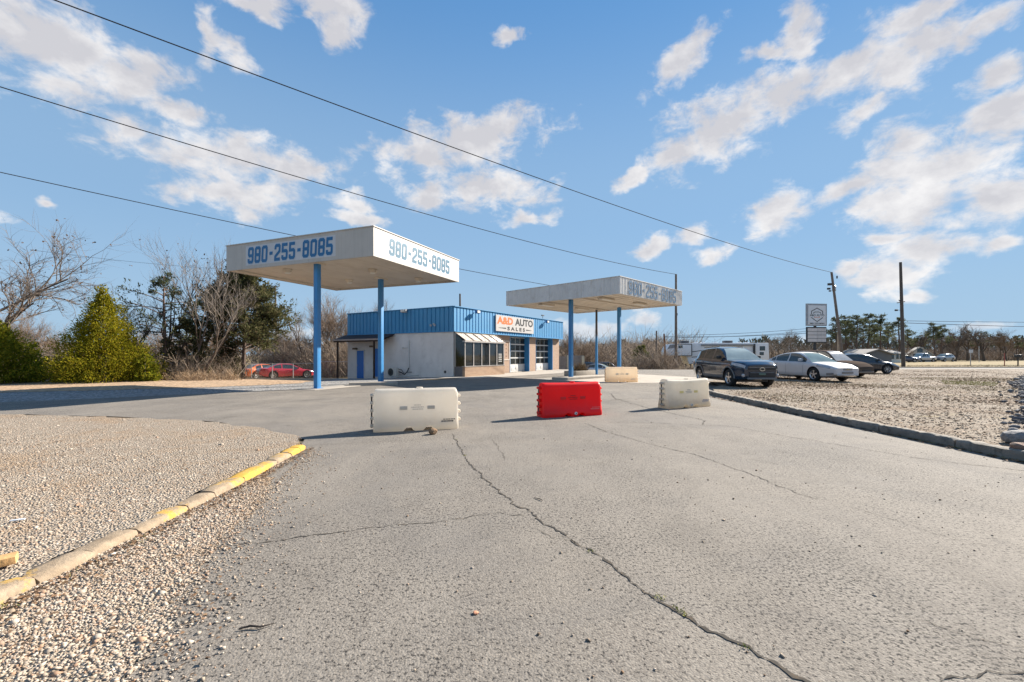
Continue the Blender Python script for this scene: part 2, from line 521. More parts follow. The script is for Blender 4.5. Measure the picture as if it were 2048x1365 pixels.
def gravel_mat(name, cols, scale=42.0, patch=None, patch_scale=0.5, patch_thr=0.55, patch2=None, bump=0.9):
    t = NT(name)
    warp = t.node('ShaderNodeTexVoronoi', Scale=scale); t.l.new(t.coords(), warp.inputs['Vector'])
    n = len(cols)
    sep = t.n.new('ShaderNodeSeparateColor'); t.l.new(warp.outputs['Color'], sep.inputs[0])
    c = t.ramp(sep.outputs[0], [(0.05 + 0.9 * i / (n - 1), k) for i, k in enumerate(cols)])
    v2 = t.node('ShaderNodeTexVoronoi', Scale=scale * 2.3); t.l.new(t.coords(), v2.inputs['Vector'])
    s2 = t.n.new('ShaderNodeSeparateColor'); t.l.new(v2.outputs['Color'], s2.inputs[0])
    c2 = t.ramp(s2.outputs[1], [(0.05 + 0.9 * i / (n - 1), k) for i, k in enumerate(cols[::-1])])
    c = t.mix(0.4, c, c2)
    # dark gaps between stones
    gap = t.math('MULTIPLY', t.math('SUBTRACT', warp.outputs['Distance'], 0.42), 3.0, clamp=True)
    c = t.mix(t.math('MULTIPLY', gap, 0.55), c, (0.06, 0.05, 0.04))
    if patch:
        p = t.noise(patch_scale, 7, 0.66, dist=0.4)
        c = t.mix(t.math('MULTIPLY', t.math('SUBTRACT', p, patch_thr), 5.0, clamp=True), c, t.mix(0.75, c, patch))
    if patch2:
        p = t.noise(patch_scale * 2.2, 7, 0.66, dist=0.8)
        c = t.mix(t.math('MULTIPLY', t.math('SUBTRACT', p, 0.58), 5.0, clamp=True), c, t.mix(0.7, c, patch2))
    t.color(c)
    t.set(Roughness=0.95, Specular_IOR_Level=0.2)
    h = t.math('ADD', t.math('MULTIPLY', warp.outputs['Distance'], -1.4), t.math('MULTIPLY', t.noise(scale * 0.5, 4, 0.6), 1.0))
    t.bump(h, bump, 0.02)
    MATS[name] = t.m
    return t.m

ASPH = asphalt_mat('old_asphalt', (0.092, 0.081, 0.070), (0.225, 0.201, 0.172), (0.33, 0.298, 0.255), (0.295, 0.258, 0.212))
ROADM = asphalt_mat('road_asphalt', (0.11, 0.10, 0.09), (0.19, 0.175, 0.155), (0.27, 0.25, 0.22), (0.25, 0.22, 0.185))
GRAV = gravel_mat('limestone_gravel', [(0.20, 0.155, 0.11), (0.34, 0.275, 0.205), (0.42, 0.35, 0.275), (0.50, 0.43, 0.35)], 48.0,
                  patch=(0.33, 0.22, 0.13), patch_scale=0.62, patch_thr=0.48, patch2=(0.18, 0.125, 0.075))
GRAVR = gravel_mat('mixed_gravel', [(0.15, 0.115, 0.08), (0.27, 0.215, 0.16), (0.34, 0.28, 0.215), (0.42, 0.355, 0.285)], 30.0,
                   patch=(0.15, 0.09, 0.048), patch_scale=0.5, patch_thr=0.47, patch2=(0.32, 0.25, 0.10))
BLUEGRAV = gravel_mat('grey_gravel', [(0.12, 0.12, 0.12), (0.24, 0.24, 0.24), (0.34, 0.33, 0.32), (0.44, 0.43, 0.41)], 14.0,
                      patch=(0.40, 0.27, 0.16), patch_scale=0.3, patch_thr=0.62)
DIRT = gravel_mat('tan_dirt', [(0.36, 0.24, 0.145), (0.44, 0.30, 0.19), (0.47, 0.33, 0.21), (0.52, 0.38, 0.26)], 8.0,
                  patch=(0.30, 0.20, 0.12), patch_scale=0.6, bump=0.4)

def field_mat():
    t = NT('dry_field_grass')
    n = t.noise(0.05, 6, 0.65)
    c = t.ramp(n, [(0.3, (0.19, 0.145, 0.07)), (0.5, (0.25, 0.18, 0.09)), (0.7, (0.16, 0.155, 0.055))])
    f = t.noise(1.2, 7, 0.7)
    c = t.mix(0.55, c, t.ramp(f, [(0.3, (0.13, 0.10, 0.05)), (0.7, (0.30, 0.235, 0.12))]))
    t.color(c); t.set(Roughness=0.95, Specular_IOR_Level=0.1)
    t.bump(t.noise(3.0, 7, 0.7), 0.6, 0.08)
    return t.m
FIELD = field_mat()

CONC = M('pale_concrete', (0.36, 0.32, 0.27), 0.9, var=0.14, scale=1.3, bump=0.35, bscale=60, dirt=(0.22, 0.19, 0.16), dirt_amt=0.45)
KERBC = M('old_kerb_concrete', (0.36, 0.29, 0.215), 0.95, var=0.2, scale=5, bump=0.8, bscale=45, dirt=(0.17, 0.135, 0.10), dirt_amt=0.5)
KERBG = M('mossy_kerb_concrete', (0.20, 0.175, 0.145), 0.95, var=0.3, scale=3, bump=0.9, bscale=30, dirt=(0.05, 0.055, 0.045), dirt_amt=0.75)
CRACK = M('crack_dirt', (0.045, 0.038, 0.03), 1.0, var=0.5, scale=6, dirt=(0.16, 0.11, 0.06), dirt_amt=0.5)

def inside(poly, x, y):
    c = False; n = len(poly); j = n - 1
    for i in range(n):
        xi, yi = poly[i]; xj, yj = poly[j]
        if (yi > y) != (yj > y) and x < (xj - xi) * (y - yi) / (yj - yi) + xi: c = not c
        j = i
    return c

def rough_outline(poly, step, amp, seed):
    rnd = random.Random(seed); out = []
    n = len(poly)
    for i in range(n):
        a, b = Vector(poly[i]), Vector(poly[(i + 1) % n])
        L = (b - a).length; k = max(1, int(L / step)) if L < 60 else 1
        for j in range(k):
            p = a.lerp(b, j / k)
            out.append((p.x + rnd.uniform(-amp, amp), p.y + rnd.uniform(-amp, amp)))
    return out

def sheet(name, poly, z, mat, kind='structure', step=0.0, amp=0.0, seed=1, label=None, follow=False):
    if amp: poly = rough_outline(poly, step, amp, seed)
    bm = bmesh.new()
    vs = [bm.verts.new((p[0], p[1], (z + gz(p[0], p[1]) + 0.03) if follow else z)) for p in poly]
    fc = bm.faces.new(vs)
    bmesh.ops.triangulate(bm, faces=[fc])
    bmesh.ops.recalc_face_normals(bm, faces=bm.faces)
    if sum(f.normal.z for f in bm.faces) < 0:
        bmesh.ops.reverse_faces(bm, faces=bm.faces)
    me = bpy.data.meshes.new(name); bm.to_mesh(me); bm.free()
    me.materials.append(mat)
    o = link(name, me); o['kind'] = kind
    if label: o['label'] = label
    return o

# ================================================================ the ground itself
def make_ground():
    xs = sorted(set([-900, -500, -300, -200, -140, -100] + list(range(-80, 81, 2)) + [100, 140, 200, 300, 500, 900]))
    ys = sorted(set([-60, -30, -10] + list(range(0, 121, 2)) + [140, 160, 200, 260, 340, 460, 640, 900, 1300]))
    vs = [(x, y, gz(x, y)) for y in ys for x in xs]
    n = len(xs)
    fs = [(j * n + i, j * n + i + 1, (j + 1) * n + i + 1, (j + 1) * n + i) for j in range(len(ys) - 1) for i in range(n - 1)]
    o = MB().add(vs, fs).build('ground', FIELD, smooth=True, fix=False)
    tag(o, 'dry brown and yellow field grass reaching to the trees', 'field', kind='structure')
make_ground()

lot_poly = [(-3.1, -3), (-3.1, 2.4), (-3.12, 3.4), (-3.16, 5.0), (-3.25, 6.9), (-3.6, 7.6), (-5.0, 8.5), (-6.6, 9.3), (-9, 9.9), (-12, 10.3), (-19, 10.9), (-26, 11),
            (-26, 12.6), (-16, 13.4), (-13.0, 15.3), (-10.4, 17.6), (-8.9, 18.9), (-8.2, 20.6), (-7.4, 24.0), (-5.6, 25.4), (-3.4, 26.6), (1.5, 34), (8.2, 44), (20, 43.5),
            (34, 42), (40, 38), (24, 26), (14, 20), (7.6, 16.0), (7.2, 10), (7.15, 3), (8.5, 0), (9, -3)]
lot = sheet('asphalt_lot', lot_poly, 0.0, ASPH, step=0.35, amp=0.05, seed=3)
tag(lot, 'worn grey asphalt forecourt with cracks', 'forecourt')

gl_poly = [(-3.06, 1.0), (-3.08, 2.5), (-3.09, 3.4), (-3.16, 5.0), (-3.28, 6.9), (-3.6, 7.6), (-5.0, 8.6), (-6.6, 9.4), (-9, 10.0), (-12, 10.45), (-19, 11.1), (-27, 11.3), (-27, 1)]
gl = sheet('gravel_verge', gl_poly, 0.055, GRAV, step=0.25, amp=0.07, seed=5)
tag(gl, 'tan limestone gravel behind the yellow marked kerb', 'gravel')
sp_poly = [(-3.0, 0.6), (-3.05, 2.3), (-3.08, 3.4), (-3.14, 5.0), (-3.24, 6.6), (-3.1, 6.3), (-2.95, 5.4), (-2.6, 4.7), (-2.42, 4.1), (-2.3, 3.5), (-2.15, 3.1), (-2.02, 2.6), (-1.8, 2.2), (-1.55, 1.6), (-1.45, 0.6)]
sp = sheet('gravel_spill', sp_poly, 0.006, GRAV, step=0.07, amp=0.075, seed=8)
tag(sp, 'loose tan gravel spilled over the kerb foot', 'gravel')

gr_poly = [(7.14, -3), (7.14, 4), (7.12, 10), (7.3, 15.8), (7.75, 17.3), (9.0, 19.4), (10.2, 23.0), (13, 27), (19, 33), (26, 38), (34, 41.2), (75, 41.5), (75, -3)]
grr = sheet('gravel_lot', gr_poly, 0.10, GRAVR, step=0.5, amp=0.10, seed=9)
tag(grr, 'mixed gravel and leaf litter parking strip beyond the right kerb', 'gravel')
road = sheet('road', [(20, 43), (34, 41.25), (140, 41.6), (140, 46.5), (34, 46.0), (20, 47)], 0.108, ROADM, step=2.0, amp=0.05)
tag(road, 'pale side road passing behind the parked cars', 'road')
path = sheet('path', [(58, 59.5), (150, 62), (150, 64.5), (58, 60.5)], 0.012, ROADM, step=3, amp=0.1)
tag(path, 'pale driveway strip crossing the field grass', 'path')

ds_poly = [(-40, 12.5), (-26, 12.6), (-16, 13.4), (-13.0, 15.3), (-10.4, 17.6), (-8.9, 18.9), (-8.2, 20.6), (-7.4, 24.0), (-5.7, 25.6), (-4.0, 28.6), (-13.0, 34.8), (-15.5, 37), (-20, 33), (-24, 27), (-40, 21)]
def follow_sheet(name, poly, z, mat, n=60, label=None, cat=None, jitter=0.0, seed=1):
    """sheet that follows the natural ground, cut to an outline cell by cell"""
    bm = bmesh.new()
    vs = [bm.verts.new((p[0], p[1], 0)) for p in rough_outline(poly, 0.5, jitter, seed)]
    bm.faces.new(vs)
    xs = [p[0] for p in poly]; ys = [p[1] for p in poly]
    for i in range(1, n):
        x = min(xs) + (max(xs) - min(xs)) * i / n
        bmesh.ops.bisect_plane(bm, geom=bm.verts[:] + bm.edges[:] + bm.faces[:], plane_co=(x, 0, 0), plane_no=(1, 0, 0))
    for i in range(1, n):
        y = min(ys) + (max(ys) - min(ys)) * i / n
        bmesh.ops.bisect_plane(bm, geom=bm.verts[:] + bm.edges[:] + bm.faces[:], plane_co=(0, y, 0), plane_no=(0, 1, 0))
    for v in bm.verts: v.co.z = gz(v.co.x, v.co.y) + 0.03 + z
    bmesh.ops.recalc_face_normals(bm, faces=bm.faces)
    if sum(f.normal.z for f in bm.faces) < 0: bmesh.ops.reverse_faces(bm, faces=bm.faces)
    me = bpy.data.meshes.new(name); bm.to_mesh(me); bm.free(); me.materials.append(mat)
    o = link(name, me); tag(o, label, cat, kind='structure')
    return o
follow_sheet('gravel_yard', ds_poly, -0.004, BLUEGRAV, 36, 'grey stone yard between the forecourt and the dirt track', 'gravel', 0.12, 4)
dt_poly = [(-44, 14.8), (-26, 15.6), (-19.6, 17.0), (-15.4, 18.9), (-12.3, 20.6), (-10.8, 22.6), (-11.0, 28.0), (-16, 33), (-19.5, 39), (-27, 39), (-25, 31), (-27.5, 26.5), (-44, 21)]
follow_sheet('dirt_track', dt_poly, 0.006, DIRT, 34, 'tan dirt track in front of the cedars', 'dirt track', 0.2, 6)

# concrete apron round the building and pale slab under the far canopy
ap = sheet('concrete_apron', [(-4.6, 27.2), (-2.2, 26.9), (3.6, 34.6), (7.3, 42.4), (4.6, 43.6), (-4.0, 29.3)], 0.012, CONC, step=1.0, amp=0.03, seed=2)
tag(ap, 'pale concrete apron in front of the shop and garage doors', 'apron')
sl = sheet('concrete_slab', [(1.2, 26.4), (4.6, 22.7), (8.6, 22.9), (12.2, 27.6), (8.5, 34.5), (5.2, 31.5)], 0.008, CONC, step=1.0, amp=0.03, seed=12)
tag(sl, 'pale concrete slab below the far canopy', 'slab')

# ---------------------------------------------------------------- cracks in the asphalt
def crack(pxs, w0, w1, seed, dz=0.004):
    rnd = random.Random(seed)
    pts = [G(*p) for p in pxs]
    dense = []
    for a, b in zip(pts, pts[1:]):
        L = (b - a).length; k = max(2, int(L / 0.03))
        for i in range(k):
            dense.append(a.lerp(b, i / k))
    dense.append(pts[-1])
    L, Rr = [], []
    n = len(dense); off = 0.0
    for i, p in enumerate(dense):
        d = (dense[min(i + 1, n - 1)] - dense[max(i - 1, 0)]).normalized()
        nn = Vector((-d.y, d.x, 0))
        off = off * 0.72 + rnd.uniform(-0.017, 0.017)
        w = (w0 + (w1 - w0) * i / n) * rnd.uniform(0.1, 1.25)
        if i in (0, n - 1): w = 0.001
        c = p + nn * off
        L.append(c + nn * w / 2 + Vector((0, 0, dz))); Rr.append(c - nn * w / 2 + Vector((0, 0, dz)))
    m = MB().add(L + Rr, [(i, i + 1, n + i + 1, n + i) for i in range(n - 1)])
    o = m.build('crack', CRACK, lot)
    for p in o.data.polygons: pass
    return o
crack([(905, 868), (922, 902), (952, 940), (985, 975), (1018, 998), (1027, 1010), (1062, 1020), (1072, 1040), (1095, 1052), (1140, 1076), (1190, 1110), (1262, 1166), (1330, 1210), (1400, 1250), (1480, 1292), (1560, 1335), (1660, 1385)], 0.020, 0.026, 1)
crack([(1080, 1062), (1105, 1075), (1140, 1082), (1165, 1100)], 0.010, 0.008, 21)
crack([(1120, 1072), (1150, 1078)], 0.006, 0.004, 22)
crack([(420, 1098), (560, 1081), (680, 1066), (850, 1045), (1000, 1027), (1052, 1031)], 0.012, 0.010, 2)
crack([(1170, 847), (1205, 862), (1300, 889), (1400, 913), (1500, 948), (1590, 986), (1640, 1000)], 0.022, 0.014, 3)
crack([(1700, 1015), (1900, 1075), (2060, 1110)], 0.006, 0.004, 33)
crack([(1215, 845), (1300, 846), (1460, 853), (1600, 878), (1850, 919), (2060, 944)], 0.020, 0.014, 4)
crack([(1222, 788), (1232, 799), (1240, 800), (1300, 818), (1370, 833), (1412, 842), (1405, 850)], 0.045, 0.03, 5)
crack([(1212, 803), (1240, 799), (1300, 797)], 0.035, 0.03, 6)
crack([(640, 890), (760, 884), (912, 877)], 0.010, 0.008, 7)
crack([(590, 878), (520, 868), (440, 856), (330, 848)], 0.03, 0.02, 8)
crack([(1500, 918), (1560, 930)], 0.010, 0.006, 9)
crack([(930, 818), (1060, 812)], 0.03, 0.02, 10)
crack([(640, 806), (740, 802)], 0.05, 0.04, 11)
crack([(560, 812), (430, 822)], 0.03, 0.02, 12)
crack([(985, 880), (1000, 900), (1015, 921)], 0.012, 0.006, 13)
crack([(1420, 790), (1290, 790)], 0.03, 0.03, 14)
crack([(1880, 1375), (1990, 1352), (2060, 1349)], 0.012, 0.010, 15)
crack([(1760, 1210), (1900, 1262), (2060, 1300)], 0.005, 0.004, 16)

# ---------------------------------------------------------------- kerbs
def kerb(name, line, w, h, mat, seglen, label, seed, roundness=0.04, z0=-0.02, yellow=None, gap=0.012, jit=0.006):
    rnd = random.Random(seed)
    root = link(name, None); tag(root, label, 'kerb', kind='structure')
    pts = [Vector((p[0], p[1], 0)) for p in line]
    cum = [0.0]
    for a, b in zip(pts, pts[1:]): cum.append(cum[-1] + (b - a).length)
    def at(s):
        for i in range(len(cum) - 1):
            if s <= cum[i + 1] or i == len(cum) - 2:
                return pts[i].lerp(pts[i + 1], (s - cum[i]) / (cum[i + 1] - cum[i]))
    prof = [(-w / 2, 0), (-w / 2 * 0.98, h * 0.70), (-w / 2 * 0.86, h * 0.94), (-w * 0.20, h), (w * 0.22, h * 0.99), (w / 2 * 0.80, h * 0.88), (w / 2 * 0.96, h * 0.62), (w / 2, 0)]
    s = 0.0
    while s < cum[-1] - 0.05:
        e = min(cum[-1], s + seglen * rnd.uniform(0.65, 1.35))
        k = max(2, int((e - s) / 0.07)); vs = []; tilt = rnd.uniform(-0.012, 0.012); dz = rnd.uniform(-0.012, 0.006)
        ss = [s + gap / 2 + (e - s - gap) * i / k for i in range(k + 1)]
        for i, q in enumerate(ss):
            p = at(q); d = (at(min(cum[-1], q + 0.05)) - at(max(0, q - 0.05))).normalized(); nn = Vector((d.y, -d.x, 0))
            sc = 0.90 if i in (0, k) else 1.0
            for (u, v) in prof:
                j = rnd.uniform(-jit, jit)
                vs.append(p + nn * (u * sc + j + tilt) + Vector((0, 0, z0 + max(0, v * sc + dz + j * 0.7 if v > 0 else 0))))
        m = len(prof)
        fs = [(i * m + j, i * m + j + 1, (i + 1) * m + j + 1, (i + 1) * m + j) for i in range(k) for j in range(m - 1)]
        fs += [tuple(range(m)), tuple(range(k * m, k * m + m))[::-1]]
        MB().add(vs, fs).build('kerb_segment', mat, root, smooth=True, angle=60)
        s = e
    return root

def yellow_kerb_mat():
    t = NT('kerb_worn_yellow_paint')
    n = t.noise(6, 6, 0.65)
    base = t.ramp(n, [(0.3, (0.22, 0.165, 0.11)), (0.7, (0.36, 0.28, 0.195))])
    d = t.noise(26, 5, 0.7)
    base = t.mix(t.math('MULTIPLY', t.math('SUBTRACT', d, 0.5), 3, clamp=True), base, (0.15, 0.115, 0.085))
    g = t.n.new('ShaderNodeNewGeometry'); sp = t.n.new('ShaderNodeSeparateXYZ'); t.l.new(g.outputs['Position'], sp.inputs[0])
    patch = t.noise(1.25, 3, 0.5)
    wear = t.noise(9.0, 7, 0.7)
    side = t.math('MULTIPLY', t.math('SUBTRACT', sp.outputs[1], 4.4), 0.07)
    fac = t.math('ADD', t.math('MULTIPLY', patch, 1.5), t.math('MULTIPLY', wear, 0.9))
    fac = t.math('ADD', fac, side)
    fac = t.math('MULTIPLY', t.math('SUBTRACT', fac, 1.20), 7.0, clamp=True)
    t.color(t.mix(fac, base, (0.52, 0.31, 0.06)))
    t.set(Roughness=0.85, Specular_IOR_Level=0.25)
    t.bump(t.noise(40, 6, 0.7), 0.7, 0.012)
    return t.m
YK = yellow_kerb_mat()
kerb('kerb', [(-3.0, 1.2), (-3.05, 2.5), (-3.06, 3.1), (-3.09, 3.9), (-3.13, 5.0), (-3.20, 6.0), (-3.27, 6.85)], 0.19, 0.088, YK, 0.42,
     'worn kerb with patches of yellow paint beside the gravel verge', 2)
kerb('kerb', [(7.05, -2), (7.05, 3), (7.03, 6), (6.98, 9), (7.05, 12), (7.22, 15.6), (7.5, 17.2)], 0.20, 0.16, KERBG, 1.7,
     'grey mossy kerb edging the gravel parking strip', 4, gap=0.03, jit=0.014)
kerb('kerb', [(20, 47.1), (34, 46.2), (80, 46.6), (140, 46.6)], 0.25, 0.22, KERBG, 12, 'dark far kerb on the field side of the road', 6)

# ---------------------------------------------------------------- loose stones (nobody could count them)
OCT_V = np.array([(1, 0, 0), (-1, 0, 0), (0, 1, 0), (0, -1, 0), (0, 0, 1), (0, 0, -1)], float)
OCT_F = np.array([(0, 2, 4), (2, 1, 4), (1, 3, 4), (3, 0, 4), (2, 0, 5), (1, 2, 5), (3, 1, 5), (0, 3, 5)])
def ico():
    bm = bmesh.new(); bmesh.ops.create_icosphere(bm, subdivisions=1, radius=1)
    v = np.array([tuple(x.co) for x in bm.verts]); f = np.array([[y.index for y in x.verts] for x in bm.faces]); bm.free()
    return v, f
ICO_V, ICO_F = ico()

def stones(name, pts, sizes, mat, seed, base=(OCT_V, OCT_F), flat=0.6, label=None, cat=None, kind='stuff', jitter=0.35, smooth=False):
    rs = np.random.RandomState(seed)
    n = len(pts); bv, bf = base; nv = len(bv)
    V = bv[None] * (1 + rs.uniform(-jitter, jitter, (n, nv, 1)))
    sc = sizes[:, None] * rs.uniform(0.65, 1.3, (n, 3)) * np.array([1, 1, flat])
    V = V * sc[:, None, :]
    a = rs.uniform(0, 2 * np.pi, n); b = rs.uniform(-0.5, 0.5, n)
    ca, sa, cb, sb = np.cos(a), np.sin(a), np.cos(b), np.sin(b)
    x, y, z = V[..., 0], V[..., 1], V[..., 2]
    y, z = y * cb[:, None] - z * sb[:, None], y * sb[:, None] + z * cb[:, None]
    x, y = x * ca[:, None] - y * sa[:, None], x * sa[:, None] + y * ca[:, None]
    V = np.stack([x, y, z], -1) + pts[:, None, :]
    Fc = (bf[None] + (np.arange(n) * nv)[:, None, None]).reshape(-1, 3)
    o = np_mesh(name, V.reshape(-1, 3), Fc, mat, smooth)
    return tag(o, label, cat, kind=kind)

def np_mesh(name, V, Fc, mat, smooth=False, parent=None):
    me = bpy.data.meshes.new(name)
    me.vertices.add(len(V)); me.vertices.foreach_set('co', np.ascontiguousarray(V, dtype=np.float32).ravel())
    k = Fc.shape[1]
    me.loops.add(Fc.size); me.loops.foreach_set('vertex_index', Fc.ravel().astype(np.int32))
    me.polygons.add(len(Fc)); me.polygons.foreach_set('loop_start', (np.arange(len(Fc)) * k).astype(np.int32))
    me.update(calc_edges=True)
    if smooth: me.shade_smooth()
    me.materials.append(mat)
    return link(name, me, parent)

def island_mat(name, cols, rough=0.9, spec=0.2, trans=0.0, patch=None):
    t = NT(name)
    g = t.n.new('ShaderNodeNewGeometry')
    n = len(cols)
    c = t.ramp(g.outputs['Random Per Island'], [(i / (n - 1), k) for i, k in enumerate(cols)])
    if patch:
        q = t.noise(0.62, 6, 0.66, vec=g.outputs['Position'], dist=0.4)
        c = t.mix(t.math('MULTIPLY', t.math('SUBTRACT', q, 0.46), 4.0, clamp=True), c, t.mix(0.62, c, patch))
    if trans:
        t.set(Subsurface_Weight=0.0)
    t.color(c); t.set(Roughness=rough, Specular_IOR_Level=spec)
    if trans:
        tr = t.n.new('ShaderNodeBsdfTranslucent'); t.l.new(c, tr.inputs['Color'])
        mx = t.n.new('ShaderNodeMixShader'); mx.inputs[0].default_value = trans
        t.l.new(t.b.outputs[0], mx.inputs[1]); t.l.new(tr.outputs[0], mx.inputs[2])
        t.l.new(mx.outputs[0], t.n['Material Output'].inputs['Surface'])
    MATS[name] = t.m
    return t.m
STONE = island_mat('limestone_pebbles', [(0.20, 0.15, 0.105), (0.34, 0.275, 0.21), (0.40, 0.335, 0.265), (0.47, 0.40, 0.325), (0.34, 0.215, 0.14), (0.29, 0.245, 0.20), (0.53, 0.47, 0.39)], patch=(0.25, 0.165, 0.095))
STONER = island_mat('mixed_pebbles', [(0.14, 0.105, 0.075), (0.27, 0.215, 0.16), (0.34, 0.28, 0.215), (0.43, 0.365, 0.30), (0.21, 0.125, 0.07), (0.26, 0.23, 0.20)], patch=(0.15, 0.09, 0.045))
LEAFB = island_mat('dry_leaves', [(0.08, 0.05, 0.03), (0.15, 0.085, 0.045), (0.22, 0.135, 0.075), (0.12, 0.07, 0.04), (0.28, 0.18, 0.105)], 0.8)
ROCKB = island_mat('blue_grey_rubble', [(0.06, 0.06, 0.066), (0.12, 0.12, 0.13), (0.20, 0.195, 0.195), (0.10, 0.095, 0.10), (0.26, 0.25, 0.24)], 0.85)
ROCKB2 = M('weathered_boulder', (0.20, 0.19, 0.185), 0.9, var=0.35, scale=6, bump=0.6, bscale=20)

def scatter(poly, n, dens, z, seed):
    rs = np.random.RandomState(seed); xs = [p[0] for p in poly]; ys = [p[1] for p in poly]; out = []
    while len(out) < n:
        q = rs.uniform((min(xs), min(ys)), (max(xs), max(ys)), (4000, 2))
        keep = rs.uniform(0, 1, 4000)
        for (x, y), k in zip(q, keep):
            if k < dens(x, y) and inside(poly, x, y):
                out.append((x, y, z)); 
                if len(out) >= n: break
    return np.array(out)

vis = lambda x, y: 1.0 if (y > 1.2 and abs(x) < 1.2 * y + 0.6) else 0.0
p = scatter([(-12, 2), (-3.25, 2), (-3.25, 6.9), (-3.6, 7.6), (-6.6, 9.3), (-12, 10.4)], 34000, lambda x, y: vis(x, y) * min(1.0, (3.2 / y) ** 1.6), 0.055, 1)
stones('gravel_stones', p, np.random.RandomState(2).gamma(2.4, 0.0021, len(p)) + 0.0025, STONE, 3, label='scattered limestone pebbles on the gravel verge', cat='gravel')
p = scatter([(q[0], max(q[1], 1.3)) for q in sp_poly], 20000, lambda x, y: vis(x, y) * (1.0 if x < -2.2 + 0.16 * (4 - y) * 0 - 0.02 else 0.55) * min(1.0, (2.6 / y) ** 1.0), 0.007, 4)
stones('gravel_stones', p, np.random.RandomState(5).gamma(2.2, 0.0024, len(p)) + 0.0025, STONE, 6, label='thick loose pebbles spilled below the yellow kerb', cat='gravel')
spill_edge = [(-3.05, 6.7), (-2.5, 6.6), (-1.6, 5.2), (-1.0, 4.0), (-0.6, 3.0), (-0.3, 2.2), (0.0, 1.3), (-1.6, 1.3), (-2.1, 2.8), (-2.4, 3.8), (-2.7, 5.0)]
xedge = lambda y: float(np.interp(y, [1.3, 2.2, 3.1, 4.1, 5.4, 6.6], [-1.55, -1.85, -2.2, -2.45, -2.9, -3.1]))
p = scatter(spill_edge, 5000, lambda x, y: vis(x, y) * math.exp(-max(0, x - xedge(y)) / 0.15), 0.003, 7)
stones('gravel_stones', p, np.random.RandomState(8).gamma(2.2, 0.0020, len(p)) + 0.002, STONE, 9, label='stray pebbles thinning out onto the asphalt', cat='gravel')
p = scatter([(-4, 1.4), (9, 1.4), (9, 16), (-4, 16)], 1500, lambda x, y: vis(x, y) * min(1.0, (3 / y)), 0.003, 10)
p = np.array([q for q in p if inside(lot_poly, q[0], q[1])])
stones('grit', p, np.random.RandomState(11).gamma(2.0, 0.0022, len(p)) + 0.002, STONER, 12, label='small grit lying about on the asphalt', cat='grit')
p = scatter([(7.2, 5), (32, 22), (44, 40.5), (32, 39.5), (16, 29), (9.5, 19.5), (7.4, 15.5)], 26000, lambda x, y: vis(x, y) * min(1.0, (9 / y) ** 1.1), 0.105, 13)
stones('gravel_stones', p, np.random.RandomState(14).gamma(2.0, 0.0038, len(p)) + 0.004, STONER, 15, label='rough mixed stones of the parking strip', cat='gravel')

def leaves(name, pts, size, mat, seed, label, cat='leaf litter'):
    rs = np.random.RandomState(seed); n = len(pts)
    q = np.array([(-1, -0.4, 0.0), (0.1, -0.55, 0.25), (1, 0.0, 0.05), (0.0, 0.55, 0.3)])
    V = q[None] * (size * rs.uniform(0.6, 1.4, (n, 1, 1)))
    a = rs.uniform(0, 6.28, n); ca, sa = np.cos(a)[:, None], np.sin(a)[:, None]
    t = rs.uniform(-0.6, 0.6, n)[:, None]
    x, y, z = V[..., 0], V[..., 1], V[..., 2] + V[..., 1] * t
    z = np.abs(z)
    V = np.stack([x * ca - y * sa, x * sa + y * ca, z], -1) + pts[:, None, :]
    Fc = (np.array([[0, 1, 2, 3]])[None] + (np.arange(n) * 4)[:, None, None]).reshape(-1, 4)
    return tag(np_mesh(name, V.reshape(-1, 3), Fc, mat), label, cat, kind='stuff')
rs = np.random.RandomState(40)
k = 900
pp = np.stack([np.interp(q := rs.uniform(2.2, 6.9, k), [2.2, 3.1, 3.9, 5, 6.85], [-2.93, -2.94, -2.97, -3.01, -3.14]) + np.abs(rs.normal(0, 0.10, k)), q, np.full(k, 0.012)], -1)
leaves('leaf_litter', pp, 0.015, LEAFB, 41, 'brown leaf scraps gathered along the yellow kerb')
k = 700
pp = np.stack([6.90 - np.abs(rs.normal(0, 0.08, k)), rs.uniform(5, 17, k), np.full(k, 0.006)], -1)
leaves('leaf_litter', pp, 0.030, LEAFB, 42, 'brown leaf scraps gathered along the mossy kerb')
pp = scatter([(7.3, 5), (30, 20), (40, 40), (30, 38), (18, 31), (10, 20), (7.5, 15.5)], 11000, lambda x, y: vis(x, y) * min(1.0, (10 / y)) * (1.0 if math.sin(x * 0.55 + 1.3 * math.sin(y * 0.42)) + math.sin(y * 0.9 + x * 0.2) > 0.35 else 0.12), 0.108, 43)
leaves('leaf_litter', pp, 0.042, LEAFB, 44, 'patchy brown leaves strewn over the gravel parking strip')
pp = scatter([(-6, 2.2), (-3.3, 2.2), (-3.4, 6), (-10, 8)], 700, lambda x, y: vis(x, y), 0.062, 45)
leaves('leaf_litter', pp, 0.014, LEAFB, 46, 'scattered brown leaf scraps on the gravel verge')
pp = scatter([(-2.7, 1.4), (-1.0, 1.4), (-2.1, 3.6), (-2.9, 5.5)], 420, lambda x, y: vis(x, y) * (1 if math.sin(7 * x + 3 * y) > 0.2 else 0.15), 0.022, 47)
leaves('leaf_litter', pp, 0.013, LEAFB, 48, 'brown leaf scraps among the spilled pebbles')

